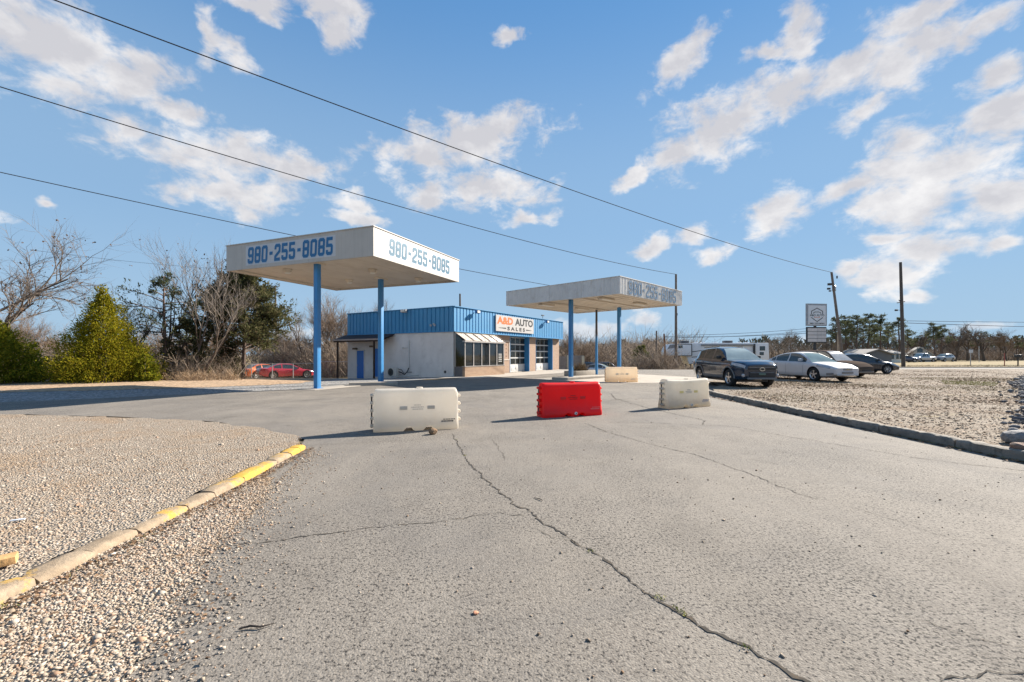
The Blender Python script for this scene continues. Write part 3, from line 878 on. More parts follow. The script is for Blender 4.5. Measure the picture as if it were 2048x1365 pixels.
# blue-grey rubble heap at the right edge
rub_poly = [(34.0, 28.8), (23.4, 20.4), (17.7, 15.0), (13.0, 10.9), (10.4, 8.6), (8.75, 7.2), (9.6, 7.3), (30, 20), (40, 29)]
p = scatter(rub_poly, 7000, lambda x, y: vis(x, y) * min(1, 12 / y), 0.13, 50)
p[:, 2] += np.random.RandomState(51).uniform(-0.04, 0.07, len(p))
p[:, :2] += np.random.RandomState(54).normal(0, 0.25, (len(p), 2))
stones('rubble', p, np.clip(np.random.RandomState(52).gamma(2.2, 0.018, len(p)) + 0.013, 0, 0.12), ROCKB, 53, base=(ICO_V, ICO_F), flat=0.62, jitter=0.30, label='heap of blue grey rubble stones at the edge of the gravel', cat='rubble')

def rock(name, label, loc, size, mat, seed, flat=0.7):
    rnd = random.Random(seed); bm = bmesh.new(); bmesh.ops.create_icosphere(bm, subdivisions=2, radius=1)
    dirs = [Vector((rnd.gauss(0, 1), rnd.gauss(0, 1), rnd.gauss(0, 1))).normalized() for _ in range(9)]
    for v in bm.verts:
        d = v.co.normalized(); r = 1.0
        for q in dirs: r = min(r, 0.80 / max(0.2, d.dot(q)) if d.dot(q) > 0.5 else r)
        v.co = d * r * (1 + rnd.uniform(-0.05, 0.05)); v.co.z *= flat
    me = bpy.data.meshes.new(name); bm.to_mesh(me); bm.free(); me.materials.append(mat)
    o = link(name, me); o.location = (loc[0], loc[1], loc[2] + size * flat * 0.7); o.scale = (size,) * 3; o.rotation_euler = (0, 0, rnd.uniform(0, 6))
    return tag(o, label, 'rock')
rock('boulder', 'largest blue grey boulder lying in front of the rubble heap', G(2036, 888, 0.1), 0.19, ROCKB2, 1)
rock('boulder', 'small dark stone just behind the largest boulder', G(2027, 868, 0.1), 0.09, ROCKB2, 2)
rock('boulder', 'reddish brown stone close to the mossy kerb', G(2038, 903, 0.1), 0.11, M('red_stone', (0.22, 0.13, 0.09), 0.9, var=0.3, scale=8, bump=0.5), 3)
rock('brick_rubble', 'broken brown brick lump lying against the front white barrier', G(866, 869), 0.085, M('brick_lump', (0.26, 0.16, 0.09), 0.95, var=0.4, scale=14, bump=0.8, bscale=40), 4, 0.8)
rock('pebble', 'single orange pebble lying on the open asphalt', G(951, 1228), 0.017, M('orange_pebble', (0.55, 0.25, 0.14), 0.8), 5, 0.5)

# bits that lie about
wood = MB().cbox((0, 0, 0.045), (0.22, 0.10, 0.05)).build('timber_offcut', M('weathered_pine', (0.50, 0.29, 0.12), 0.85, var=0.3, scale=7, bump=0.4, bscale=30), bevel=0.006)
wood.location = G(-14, 1140, 0.055); wood.rotation_euler = (0.05, -0.06, 0.7); tag(wood, 'orange brown timber offcut on the gravel at the left edge', 'timber')
stick = MB().tube([(-0.06, 0, 0.01), (-0.01, 0.02, 0.014), (0.05, 0.015, 0.012), (0.10, 0.05, 0.01)], [0.004, 0.006, 0.005, 0.002], 6).build('stick', M('dead_twig', (0.06, 0.045, 0.035), 0.9), smooth=True)
stick.location = G(500, 1262); tag(stick, 'short dark stick lying on the asphalt near the gravel spill', 'stick')
stick2 = MB().tube([(-0.08, 0, 0.006), (0, 0.012, 0.01), (0.05, 0.0, 0.008)], [0.003, 0.005, 0.002], 6).build('stick', MATS['dead_twig'], smooth=True)
stick2.location = G(1079, 1001); stick2.rotation_euler = (0, 0, -0.9); tag(stick2, 'thin twig beside the long crack', 'stick')
lit = MB().cbox((0, 0, 0.012), (0.09, 0.03, 0.010)).build('litter', M('white_plastic_scrap', (0.62, 0.64, 0.66), 0.5), bevel=0.004)
lit.location = G(35, 1043, 0.06); lit.rotation_euler = (0, 0, 0.5); tag(lit, 'white plastic scrap lying on the gravel verge', 'litter')

# ================================================================ canopies, shop, signs
WHITE_F = M('canopy_cream_metal', (0.46, 0.43, 0.39), 0.5, var=0.06, scale=0.8, dirt=(0.34, 0.31, 0.27), dirt_amt=0.22)
GREY_F = M('canopy_grey_metal', (0.66, 0.64, 0.61), 0.55, var=0.08, scale=0.9, dirt=(0.40, 0.35, 0.30), dirt_amt=0.4)
SOFF = M('soffit_cream', (0.62, 0.55, 0.46), 0.7, var=0.08, scale=0.7, dirt=(0.40, 0.32, 0.24), dirt_amt=0.3)
BANNER = M('banner_white_vinyl', (0.52, 0.52, 0.535), 0.45, var=0.04)
HALO = M('banner_pale_blue_edge', (0.30, 0.44, 0.58), 0.5, var=0.04)
NAVY = M('number_blue_vinyl', (0.008, 0.12, 0.29), 0.4, var=0.05)
BLUEP = M('column_blue_paint', (0.040, 0.22, 0.48), 0.45, var=0.1, scale=1.5, dirt=(0.10, 0.16, 0.28), dirt_amt=0.3)
BLUEM = M('fascia_blue_metal', (0.05, 0.25, 0.475), 0.5, var=0.07, scale=0.6, dirt=(0.08, 0.23, 0.40), dirt_amt=0.3)
LAMPW = M('lamp_glass', (0.72, 0.69, 0.62), 0.4, var=0.04)
DARKM = M('dark_metal', (0.03, 0.03, 0.032), 0.5, var=0.2)
STEEL = M('galvanised_steel', (0.42, 0.42, 0.42), 0.45, 0.7, var=0.12, scale=5)
WHITEP = M('white_paint', (0.58, 0.57, 0.55), 0.5, var=0.05, scale=2)

def streaks(m, col, amt=0.35):
    nt = m.node_tree; b = nt.nodes['Principled BSDF']; src = b.inputs['Base Color'].links[0].from_socket
    tc = nt.nodes.new('ShaderNodeTexCoord'); mp = nt.nodes.new('ShaderNodeMapping'); mp.inputs['Scale'].default_value = (5.0, 5.0, 0.25)
    nt.links.new(tc.outputs['Object'], mp.inputs['Vector'])
    n = nt.nodes.new('ShaderNodeTexNoise'); n.inputs['Scale'].default_value = 1.6; n.inputs['Detail'].default_value = 6; n.inputs['Roughness'].default_value = 0.65
    nt.links.new(mp.outputs[0], n.inputs['Vector'])
    r = nt.nodes.new('ShaderNodeMapRange'); r.inputs['From Min'].default_value = 0.5; r.inputs['From Max'].default_value = 0.72; r.inputs['To Max'].default_value = amt
    nt.links.new(n.outputs['Fac'], r.inputs['Value'])
    mx = nt.nodes.new('ShaderNodeMixRGB'); mx.inputs[2].default_value = (*col, 1)
    nt.links.new(r.outputs[0], mx.inputs[0]); nt.links.new(src, mx.inputs[1]); nt.links.new(mx.outputs[0], b.inputs['Base Color'])
streaks(WHITE_F, (0.27, 0.24, 0.20), 0.30)
streaks(GREY_F, (0.36, 0.32, 0.27), 0.35)
streaks(BLUEP, (0.10, 0.17, 0.27), 0.45)
streaks(BLUEM, (0.10, 0.20, 0.34), 0.35)
def canopy(label, C, ang, LR, LL, z0, z1, fmat, cols, lights, ribs, texts, colz):
    """frame: local x runs along the right hand fascia, local y along the left hand fascia, origin under the near corner"""
    root = thing('canopy', label, 'canopy', (C[0], C[1], 0), R(ang))
    th = 0.06
    def fascia(side):
        m = MB()
        if side == 'right': m.box(0, LR, 0, th, z0, z1)
        if side == 'back': m.box(LR - th, LR, th, LL - th, z0, z1)
        if side == 'left_end': m.box(0, LR, LL - th, LL, z0, z1)
        if side == 'left': m.box(0, th, th, LL - th, z0, z1)
        o = m.build('fascia', fmat, root)
        if ribs:
            r = MB()
            if side == 'right':
                n = int(LR / 0.16)
                for i in range(n + 1): x = i * LR / n; r.box(x - 0.018, x + 0.018, -0.014, 0.0, z0 + 0.01, z1 - 0.01)
            if side == 'left':
                n = int(LL / 0.16)
                for i in range(n + 1): y = i * LL / n; r.box(-0.014, 0.0, y - 0.018, y + 0.018, z0 + 0.01, z1 - 0.01)
            if r.v: r.build('rib', fmat, o)
        # cap trim
        t = MB()
        if side == 'right': t.box(-0.03, LR + 0.03, -0.03, th + 0.02, z1, z1 + 0.035)
        if side == 'left': t.box(-0.03, th + 0.02, th + 0.025, LL - th - 0.025, z1, z1 + 0.035)
        if side == 'left_end': t.box(-0.03, LR + 0.03, LL - th - 0.02, LL + 0.03, z1, z1 + 0.035)
        if side == 'back': t.box(LR - th - 0.02, LR + 0.03, th + 0.025, LL - th - 0.025, z1, z1 + 0.035)
        t.build('trim', fmat, o)
        return o
    fs = {s: fascia(s) for s in ('right', 'left', 'back', 'left_end')}
    MB().box(th + 0.003, LR - th - 0.003, th + 0.003, LL - th - 0.003, z0 + 0.10, z0 + 0.18).build('soffit', SOFF, root)
    n = int(LL / 1.2)
    if not ribs:   # panel joints of the smooth soffit
        for i in range(1, n):
            MB().box(th + 0.01, LR - th - 0.01, i * LL / n - 0.015, i * LL / n + 0.015, z0 + 0.092, z0 + 0.0995).build('soffit_joint', SOFF, root)
        MB().box(th + 0.004, LR - th - 0.004, LL - th - 0.30, LL - th - 0.004, z0 + 0.02, z0 + 0.0985).build('soffit_edge', SOFF, root)
    else:
        for i in range(1, int(LL / 0.42)):
            y = i * LL / int(LL / 0.42); MB().box(th + 0.01, LR - th - 0.01, y - 0.03, y + 0.03, z0 + 0.075, z0 + 0.0995).build('soffit_rib', SOFF, root)
        for yy in (LL * 0.33, LL * 0.66):
            MB().box(th + 0.02, LR - th - 0.02, yy - 0.06, yy + 0.06, z0 + 0.01, z0 + 0.073).build('beam', SOFF, root)
    MB().box(th + 0.003, LR - th - 0.003, th + 0.003, LL - th - 0.003, z1 - 0.25, z1 - 0.20).build('roof_deck', M('tar_roof', (0.10, 0.095, 0.09), 0.9), root)
    for (x, y) in cols:
        c = MB().box(x - 0.105, x + 0.105, y - 0.105, y + 0.105, colz, z0 + 0.0985).build('column', BLUEP, root, bevel=0.012)
        MB().box(x - 0.17, x + 0.17, y - 0.17, y + 0.17, colz - 0.02, colz + 0.018).build('base_plate', BLUEP, c)
        if not ribs:
            MB().box(x - 0.35, x + 0.35, y - 0.16, y + 0.16, z0 + 0.03, z0 + 0.0975).build('column_head', SOFF, c)
    for (x, y) in lights:
        if not ribs:
            l = MB().lathe([(0.0, 0.0), (0.20, 0.0), (0.21, -0.05), (0.17, -0.08), (0.17, -0.14), (0.13, -0.16)], 18, (x, y, z0 + 0.096)).build('lamp', SOFF, root, smooth=True)
            MB().lathe([(0.128, -0.158), (0.11, -0.20), (0.0, -0.215)], 18, (x, y, z0 + 0.096)).build('lamp_glass', LAMPW, l, smooth=True)
        else:
            l = MB().box(x - 0.65, x + 0.65, y - 0.17, y + 0.17, z0 - 0.03, z0 + 0.072).build('lamp', SOFF, root, bevel=0.02)
            MB().box(x - 0.6, x + 0.6, y - 0.13, y + 0.13, z0 - 0.045, z0 - 0.032).build('lamp_glass', LAMPW, l)
    for (side, s0, s1, zb, zt, panel, dark) in texts:
        off = -0.020 if ribs else -0.003
        if side == 'left':    # reads from the far end towards the near corner
            o0, ux, nrm = Vector((off, s0, 0)), Vector((0, -1, 0)), Vector((-1, 0, 0)); w = s0 - s1
        else:
            o0, ux, nrm = Vector((s0, off, 0)), Vector((1, 0, 0)), Vector((0, -1, 0)); w = s1 - s0
        uz = Vector((0, 0, 1)); par = fs[side]
        if panel:
            b = MB()
            for p, q in ((-0.12, w + 0.16),):
                pts = [o0 + ux * p + uz * (zb - 0.07), o0 + ux * q + uz * (zb - 0.07), o0 + ux * q + uz * (zt + 0.07), o0 + ux * p + uz * (zt + 0.07)]
            b.add(pts, [(0, 1, 2, 3)]).build('number_panel', BANNER, par)
            place2d(phone_number('980-255-8085', w + 0.03, zt - zb + 0.05, t=0.54), o0 + nrm * 0.003 + uz * (zb - 0.025) - ux * 0.015, ux, uz).build('number_halo', HALO, par, fix=False)
        place2d(phone_number('980-255-8085', w, zt - zb, t=0.36 if ribs else 0.44), o0 + nrm * 0.008 + uz * zb, ux, uz).build('phone_number', dark, par, fix=False)
    return root

C1 = (-5.36, 17.22)
PALEB = M('number_pale_blue_vinyl', (0.005, 0.095, 0.165), 0.4, var=0.05)
canopy('tall smooth cream canopy on two blue columns left of the shop', C1, 67.7, 6.75, 8.35, 5.28, 6.42, WHITE_F,
       [(0.51, 3.39), (4.65, 3.38)], [(1.1, 5.8), (2.6, 2.2), (4.4, 5.2), (5.4, 1.6)], False,
       [('left', 6.95, 2.05, 5.50, 6.22, True, NAVY), ('right', 0.95, 5.75, 5.52, 6.20, True, PALEB)], 0.02)
C2 = (5.60, 23.1)
canopy('lower ribbed grey canopy on two blue columns right of the shop', C2, 46.2, 7.7, 8.25, 4.62, 5.52, GREY_F,
       [(0.92, 3.8), (6.7, 3.95)], [(1.6, 1.8), (1.6, 6.2), (5.2, 1.6), (5.2, 6.0)], True,
       [('right', 0.85, 6.75, 4.69, 5.43, False, M('number_faded_blue', (0.012, 0.10, 0.21), 0.5))], 0.12)

# pump islands
def island(label, pts, z0, z1, ang=None):
    m = MB().prism(pts, z0, z1, 'xy')
    o = m.build('concrete_island', CONC, bevel=0.025)
    return tag(o, label, 'island')
def rect(c, ang, l, w):
    a = R(ang); ux = Vector((math.cos(a), math.sin(a))); uy = Vector((-ux.y, ux.x)); c = Vector(c)
    return [tuple(c + ux * s * l / 2 + uy * t * w / 2) for s, t in ((-1, -1), (1, -1), (1, 1), (-1, 1))]
island('long pale concrete pump island between the two blue columns of the tall canopy', rect((-7.52, 20.85), 67.7, 5.3, 1.0), -0.03, 0.022)
island('raised concrete kerb block at the foot of the tall canopy', rect((-6.6, 21.2), 20, 2.2, 0.5), -0.02, 0.15)
island('raised concrete pump island below the lower ribbed canopy', rect((5.3, 28.3), 46.2, 7.4, 1.15), -0.02, 0.14)

# ---------------------------------------------------------------- the shop
BC, BA = (-3.83, 29.4), 58.4
shop = thing('shop_building', 'low auto sales shop with blue ribbed metal fascia and two garage doors', 'building', (BC[0], BC[1], 0), R(BA))
BL, BF, ZF0, ZF1 = 10.7, 16.9, 3.02, 4.65

def brick_mat(name, a, b, mortar, sc=1.0):
    t = NT(name)
    tcg = t.coords()
    sp = t.n.new('ShaderNodeSeparateXYZ'); t.l.new(tcg, sp.inputs[0])
    cb = t.n.new('ShaderNodeCombineXYZ')
    t.l.new(t.math('ADD', sp.outputs[0], sp.outputs[1]), cb.inputs[0]); t.l.new(sp.outputs[2], cb.inputs[1])
    br = t.n.new('ShaderNodeTexBrick'); t.l.new(cb.outputs[0], br.inputs['Vector'])
    br.inputs['Color1'].default_value = (*a, 1); br.inputs['Color2'].default_value = (*b, 1); br.inputs['Mortar'].default_value = (*mortar, 1)
    br.inputs['Scale'].default_value = 1.0; br.inputs['Brick Width'].default_value = 0.21 * sc; br.inputs['Row Height'].default_value = 0.075 * sc
    br.inputs['Mortar Size'].default_value = 0.010; br.inputs['Bias'].default_value = 0.1
    n = t.noise(2.0, 6, 0.7)
    c = t.mix(t.math('MULTIPLY', n, 0.5), br.outputs['Color'], t.mix(0.6, br.outputs['Color'], (0.30, 0.17, 0.11)))
    sp2 = t.noise(12, 3, 0.7)
    c = t.mix(t.math('MULTIPLY', t.math('SUBTRACT', sp2, 0.62), 8, clamp=True), c, (0.16, 0.075, 0.05))
    t.color(c); t.set(Roughness=0.9, Specular_IOR_Level=0.2); t.bump(br.outputs['Fac'], -0.5, 0.01)
    return t.m
BRICK = brick_mat('tan_brick', (0.38, 0.25, 0.16), (0.27, 0.16, 0.10), (0.42, 0.36, 0.29))
BRICKP = brick_mat('pale_painted_brick', (0.42, 0.30, 0.225), (0.34, 0.23, 0.165), (0.42, 0.34, 0.275))
STUC = M('grey_stucco', (0.70, 0.665, 0.635), 0.92, var=0.09, scale=0.7, bump=0.35, bscale=30, dirt=(0.50, 0.46, 0.43), dirt_amt=0.4)
DOORB = M('door_blue_paint', (0.015, 0.155, 0.50), 0.45, var=0.06)
ROOFT = M('porch_dark_shingle', (0.032, 0.026, 0.030), 0.9, var=0.3, scale=5)
WOODD = M('dark_stained_timber', (0.05, 0.028, 0.018), 0.8, var=0.3, scale=4)
ALU = M('aluminium_frame', (0.46, 0.43, 0.41), 0.4, 0.6, var=0.06)
RUSTF = M('weathered_bronze_frame', (0.26, 0.20, 0.17), 0.6, var=0.2, scale=5)

def glass_mat(name, tint=(0.02, 0.024, 0.026), rough=0.04, clear=0.35):
    t = NT(name)
    t.color(t.ramp(t.noise(1.5, 3, 0.5), [(0.3, tint), (0.7, tuple(c * 1.6 for c in tint))]))
    t.set(Roughness=rough, IOR=1.6, Specular_IOR_Level=0.6)
    if clear:
        tr = t.n.new('ShaderNodeBsdfTransparent'); tr.inputs[0].default_value = (0.82, 0.88, 0.88, 1)
        mx = t.n.new('ShaderNodeMixShader'); mx.inputs[0].default_value = clear
        t.l.new(t.b.outputs[0], mx.inputs[1]); t.l.new(tr.outputs[0], mx.inputs[2])
        t.l.new(mx.outputs[0], t.n['Material Output'].inputs['Surface'])
    MATS[name] = t.m
    return t.m
GLASS = glass_mat('dark_window_glass', (0.012, 0.014, 0.016), 0.04, 0.12)
GLASSD = glass_mat('garage_door_glass', (0.035, 0.04, 0.042), 0.06, 0.55)
ROOFGL = M('sunroom_roof_panel', (0.32, 0.27, 0.21), 0.35, var=0.12, scale=1.5, dirt=(0.40, 0.31, 0.21), dirt_amt=0.5)

YW = 0.34     # brick wall stands back under the fascia
def shop_build():
    # walls
    MB().box(0.02, 0.24, 0.07, BL, -0.9, ZF0 - 0.012).build('side_wall', STUC, shop)
    MB().box(0.241, BF - 0.2, BL - 0.24, BL - 0.07, -0.9, ZF0 - 0.012).build('back_wall', STUC, shop)
    MB().box(BF - 0.44, BF - 0.2, YW + 0.25, BL - 0.242, -0.9, ZF0 - 0.012).build('end_wall', BRICKP, shop)
    # brick piers of the front
    for (a, b) in ((4.9, 7.52), (10.75, 11.91), (15.28, 16.68)):
        MB().box(a, b, YW, YW + 0.24, -0.1, ZF0 + 0.2).build('brick_pier', BRICKP, shop)
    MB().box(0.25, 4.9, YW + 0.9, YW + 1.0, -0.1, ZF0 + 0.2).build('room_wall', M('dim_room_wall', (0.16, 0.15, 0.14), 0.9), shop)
    for (a, b) in ((7.52, 10.75), (11.91, 15.28)):
        MB().box(a + 0.004, b - 0.004, YW + 0.02, YW + 0.24, ZF0 - 0.10, ZF0 + 0.19).build('lintel', BLUEP, shop)
    # floor, interior back wall of the garage
    MB().box(0.26, BF - 0.46, YW + 0.3, BL - 0.26, -0.02, 0.03).build('floor', CONC, shop)
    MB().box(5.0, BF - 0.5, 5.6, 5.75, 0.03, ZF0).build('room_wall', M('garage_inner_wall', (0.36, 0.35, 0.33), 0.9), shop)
    MB().box(0.1, BF - 0.3, 0.12, BL - 0.1, ZF1 - 0.45, ZF1 - 0.38).build('roof', MATS['tar_roof'], shop)
    MB().box(0.25, BF - 0.45, 0.10, BL - 0.25, ZF0 + 0.02, ZF0 + 0.09).build('ceiling', M('ceiling_board', (0.45, 0.43, 0.40), 0.9), shop)
    # blue ribbed fascia, four sides
    def ribbed(name, a, b, nrm, n):
        a, b, nrm = Vector(a), Vector(b), Vector(nrm)
        L = (b - a).length; d = (b - a) / L
        pts = []
        st = L / n
        for i in range(n):
            s = i * st
            for (u, o) in ((0, 0), (st * 0.70, 0), (st * 0.76, -0.06), (st * 0.92, -0.06), (st * 0.98, 0)):
                pts.append(a + d * (s + u) + nrm * o)
        pts.append(b)
        m = MB(); k = len(pts)
        m.add([p + Vector((0, 0, ZF0)) for p in pts] + [p + Vector((0, 0, ZF1)) for p in pts], [(i, i + 1, k + i + 1, k + i) for i in range(k - 1)])
        f = m.build(name, BLUEM, shop)
        t = MB()
        q0, q1 = a - nrm * 0.10, b - nrm * 0.10
        t.bar(a + nrm * 0.0 + Vector((0, 0, ZF1 + 0.02)), b + nrm * 0.0 + Vector((0, 0, ZF1 + 0.02)), 0.13, 0.045)
        t.bar(a + nrm * 0.0 + Vector((0, 0, ZF0 - 0.02)), b + nrm * 0.0 + Vector((0, 0, ZF0 - 0.02)), 0.12, 0.05)
        t.build('trim', BLUEM, f)
        return f
    ribbed('fascia', (0, BL, 0), (0, 0, 0), (-1, 0, 0), 28)
    ribbed('fascia', (0, 0, 0), (BF, 0, 0), (0, -1, 0), 48)
    ribbed('fascia', (BF, 0, 0), (BF, BL, 0), (1, 0, 0), 28)
    ribbed('fascia', (BF, BL, 0), (0, BL, 0), (0, 1, 0), 48)
    MB().box(0.03, BF - 0.05, 0.04, YW + 0.01, ZF0 + 0.0, ZF0 + 0.04).build('eave', M('eave_dark_blue', (0.03, 0.10, 0.22), 0.6), shop)
    # side doors under the porch
    for (y0, y1, nm) in ((8.78, 9.57, 0), (6.88, 7.66, 1)):
        zb = -0.36 if y0 > 8 else -0.2
        d = MB().box(-0.01, 0.018, y0, y1, zb, zb + 2.12).build('door', DOORB, shop)
        MB().box(-0.03, 0.019, y1 + 0.002, y1 + 0.09, zb, zb + 2.2).build('frame', WHITEP, d)
        MB().box(-0.03, 0.019, y0 - 0.09, y0 - 0.002, zb, zb + 2.2).build('frame', WHITEP, d)
        MB().box(-0.03, 0.019, y0 - 0.002, y1 + 0.002, zb + 2.122, zb + 2.2).build('frame', WHITEP, d)
        MB().lathe([(0, -0.07), (0.03, -0.06), (0.03, -0.02), (0.015, -0.012)], 10, (0, y1 - 0.08, zb + 1.0), 'x').build('handle', STEEL, d, smooth=True)
        MB().box(-0.20, 0.019, y1 - 0.05, y1 + 0.32, zb + 2.21, zb + 2.34).build('porch_lamp', M('lamp_brown', (0.14, 0.10, 0.06), 0.7), d, bevel=0.01)
    MB().box(0.0, 0.019, 4.0, 4.3, 0.1, 0.12).build('wall_ledge', STUC, shop)
    # lean-to porch
    pr = MB()
    x0, x1 = -1.15, 0.0
    y0, y1 = 5.5, 10.95
    pr.prism([(x0, 2.52), (x0, 2.60), (x1 + 0.0, ZF0 - 0.03), (x1 + 0.0, ZF0 - 0.11)], y0, y1, 'xz')
    porch = pr.build('porch_roof', ROOFT, shop)
    MB().box(x0 + 0.02, x0 + 0.10, y0 + 0.05, y1 - 0.05, 2.40, 2.515).build('porch_beam', WOODD, porch)
    MB().box(x0 - 0.025, x0 - 0.003, y0, y1, 2.50, 2.61).build('gutter', M('faded_gutter', (0.36, 0.30, 0.27), 0.6), porch)
    for i in range(9):
        y = y0 + 0.15 + i * (y1 - y0 - 0.3) / 8
        MB().bar((x0 + 0.11, y, 2.50), (-0.03, y, ZF0 - 0.16), 0.05, 0.09).build('rafter', WOODD, porch)
    for y in (10.45, 6.42):
        MB().box(x0 + 0.01, x0 + 0.11, y - 0.05, y + 0.05, -0.75, 2.40).build('porch_post', WOODD, shop)
    # sunroom bay
    bx0, bx1, by = 0.06, 4.85, -0.86
    bay = MB().box(bx0, bx1, by, by + 0.20, -0.05, 0.66).build('bay_wall', BRICK, shop)
    MB().box(bx0 - 0.03, bx1 + 0.03, by - 0.03, by + 0.23, 0.662, 0.705).build('sill', ALU, bay)
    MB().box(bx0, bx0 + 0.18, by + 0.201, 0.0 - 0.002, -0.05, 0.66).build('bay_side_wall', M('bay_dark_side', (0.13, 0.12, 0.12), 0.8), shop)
    MB().box(bx1 - 0.18, bx1, by + 0.201, YW + 0.0, -0.05, 0.66).build('bay_side_wall', BRICK, shop)
    zt = 2.28; n = 5
    for i in range(n):
        a = bx0 + 0.05 + i * (bx1 - bx0 - 0.1) / n; b = bx0 + 0.05 + (i + 1) * (bx1 - bx0 - 0.1) / n
        w = MB().box(a - 0.04, a + 0.04, by + 0.02, by + 0.12, 0.706, zt).build('window', ALU, shop)
        MB().box(a + 0.041, b - 0.041, by + 0.06, by + 0.075, 0.71, zt - 0.002).build('pane', GLASS, w)
        if i == n - 1:
            MB().box(b - 0.04, b + 0.04, by + 0.02, by + 0.12, 0.706, zt).build('mullion', ALU, w)
            for k, (s, ww) in enumerate((('OPEN', 0.42), ('MON', 0.36), ('TUE', 0.40), ('SAT', 0.36))):
                pass
            for k in range(5):
                rr = random.Random(k); zz = 1.46 - k * 0.13
                for q in range(4):
                    xx = a + 0.28 + q * 0.11
                    MB().box(xx, xx + 0.07 + 0.02 * rr.random(), by + 0.052, by + 0.058, zz, zz + 0.06).build('notice_print', WHITEP, w)
    MB().box(bx0 - 0.06, bx1 + 0.06, by - 0.05, by + 0.14, zt + 0.001, zt + 0.10).build('bay_head', ALU, shop)
    # side panes of the bay, dark glass with a sheet behind
    sd = MB().add([(bx0, by + 0.02, 0.70), (bx0, -0.02, 0.70), (bx0, -0.02, 2.92), (bx0, by + 0.02, zt)], [(0, 1, 2, 3)]).build('side_pane', GLASS, shop)
    MB().box(bx0 - 0.02, bx0 + 0.05, -0.09, -0.02, 0.662, 2.9).build('frame', ALU, sd)
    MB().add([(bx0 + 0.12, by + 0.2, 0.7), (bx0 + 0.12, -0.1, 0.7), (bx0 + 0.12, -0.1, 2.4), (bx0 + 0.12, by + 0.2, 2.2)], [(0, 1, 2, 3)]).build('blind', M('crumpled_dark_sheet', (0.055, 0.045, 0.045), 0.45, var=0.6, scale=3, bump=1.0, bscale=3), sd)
    MB().add([(bx1, by + 0.02, 0.70), (bx1, YW - 0.02, 0.70), (bx1, YW - 0.02, 2.92), (bx1, by + 0.02, zt)], [(0, 1, 2, 3)]).build('side_pane', GLASS, shop)
    # sloping roof panels of the bay
    for i in range(n):
        a = bx0 + i * (bx1 - bx0) / n; b = bx0 + (i + 1) * (bx1 - bx0) / n
        p = [(a + 0.03, by - 0.02, zt + 0.12), (b - 0.03, by - 0.02, zt + 0.12), (b - 0.03, 0.02, 2.96), (a + 0.03, 0.02, 2.96)]
        q = [(x, y, z - 0.02) for x, y, z in p]
        g = MB().add(p + q, [(0, 1, 2, 3), (7, 6, 5, 4), (0, 4, 5, 1), (1, 5, 6, 2), (2, 6, 7, 3), (3, 7, 4, 0)]).build('roof_panel', ROOFGL, shop)
        MB().bar((a, by - 0.03, zt + 0.13), (a, 0.02, 2.975), 0.05, 0.05).build('rafter', RUSTF, g)
    MB().bar((bx1, by - 0.03, zt + 0.13), (bx1, 0.02, 2.975), 0.05, 0.05).build('rafter', RUSTF, shop)
    # white trim board on the pier beside the bay
    for (a, b, c, d) in ((6.55, 7.45, 2.50, 2.58), (6.55, 7.45, 1.02, 1.10), (6.55, 6.63, 1.101, 2.499), (7.37, 7.45, 1.101, 2.499)):
        MB().box(a, b, YW - 0.03, YW - 0.001, c, d).build('board_trim', M('cream_trim', (0.60, 0.52, 0.44), 0.6), shop)
    rnd = random.Random(5)
    for i in range(4):
        MB().box(6.92, 7.08, YW - 0.012, YW - 0.001, 1.3 + i * 0.3, 1.38 + i * 0.3).build('plate', M('brown_plate', (0.16, 0.08, 0.05), 0.7), shop)
    # garage doors with glazed rows, standing back between blue reveals
    for (a, b) in ((7.52, 10.75), (11.91, 15.28)):
        MB().box(b - 0.012, b - 0.002, YW + 0.242, YW + 0.62, -0.05, ZF0).build('reveal', BLUEP, shop)
        MB().box(b - 0.05, b - 0.0025, YW - 0.012, YW + 0.2415, -0.05, ZF0 - 0.11).build('jamb', BLUEP, shop)
        MB().box(a + 0.0025, a + 0.04, YW - 0.012, YW + 0.62, -0.05, ZF0 - 0.11).build('jamb', BLUEP, shop)
        yd = YW + 0.46
        x0, x1 = a + 0.04, b - 0.05
        rows = [0.02, 0.62, 1.19, 1.76, 2.33, 2.92]; nc = 4
        dr = MB().box(x0, x1, yd, yd + 0.045, rows[0], rows[1] - 0.004).build('garage_door', WHITEP, shop)
        for i in range(nc):      # stamped panels of the bottom section
            xa = x0 + (x1 - x0) * i / nc; xb = x0 + (x1 - x0) * (i + 1) / nc
            MB().box(xa + 0.07, xb - 0.07, yd - 0.008, yd - 0.001, rows[0] + 0.09, rows[1] - 0.1).build('panel', WHITEP, dr, bevel=0.003)
        for r in range(1, 5):
            z0, z1 = rows[r], rows[r + 1]
            MB().box(x0, x1, yd, yd + 0.045, z0, z0 + 0.045).build('rail', WHITEP, dr)
            MB().box(x0, x1, yd, yd + 0.045, z1 - 0.05, z1 - 0.004).build('rail', WHITEP, dr)
            for i in range(nc):
                xa = x0 + (x1 - x0) * i / nc; xb = x0 + (x1 - x0) * (i + 1) / nc
                MB().box(xa, xa + 0.03, yd + 0.001, yd + 0.044, z0 + 0.046, z1 - 0.051).build('stile', WHITEP, dr)
                MB().box(xa + 0.031, xb - 0.001, yd + 0.018, yd + 0.024, z0 + 0.047, z1 - 0.052).build('pane', GLASSD, dr)
        MB().box((x0 + x1) / 2 - 0.06, (x0 + x1) / 2 + 0.06, yd - 0.03, yd - 0.009, 0.30, 0.34).build('handle', DARKM, dr)
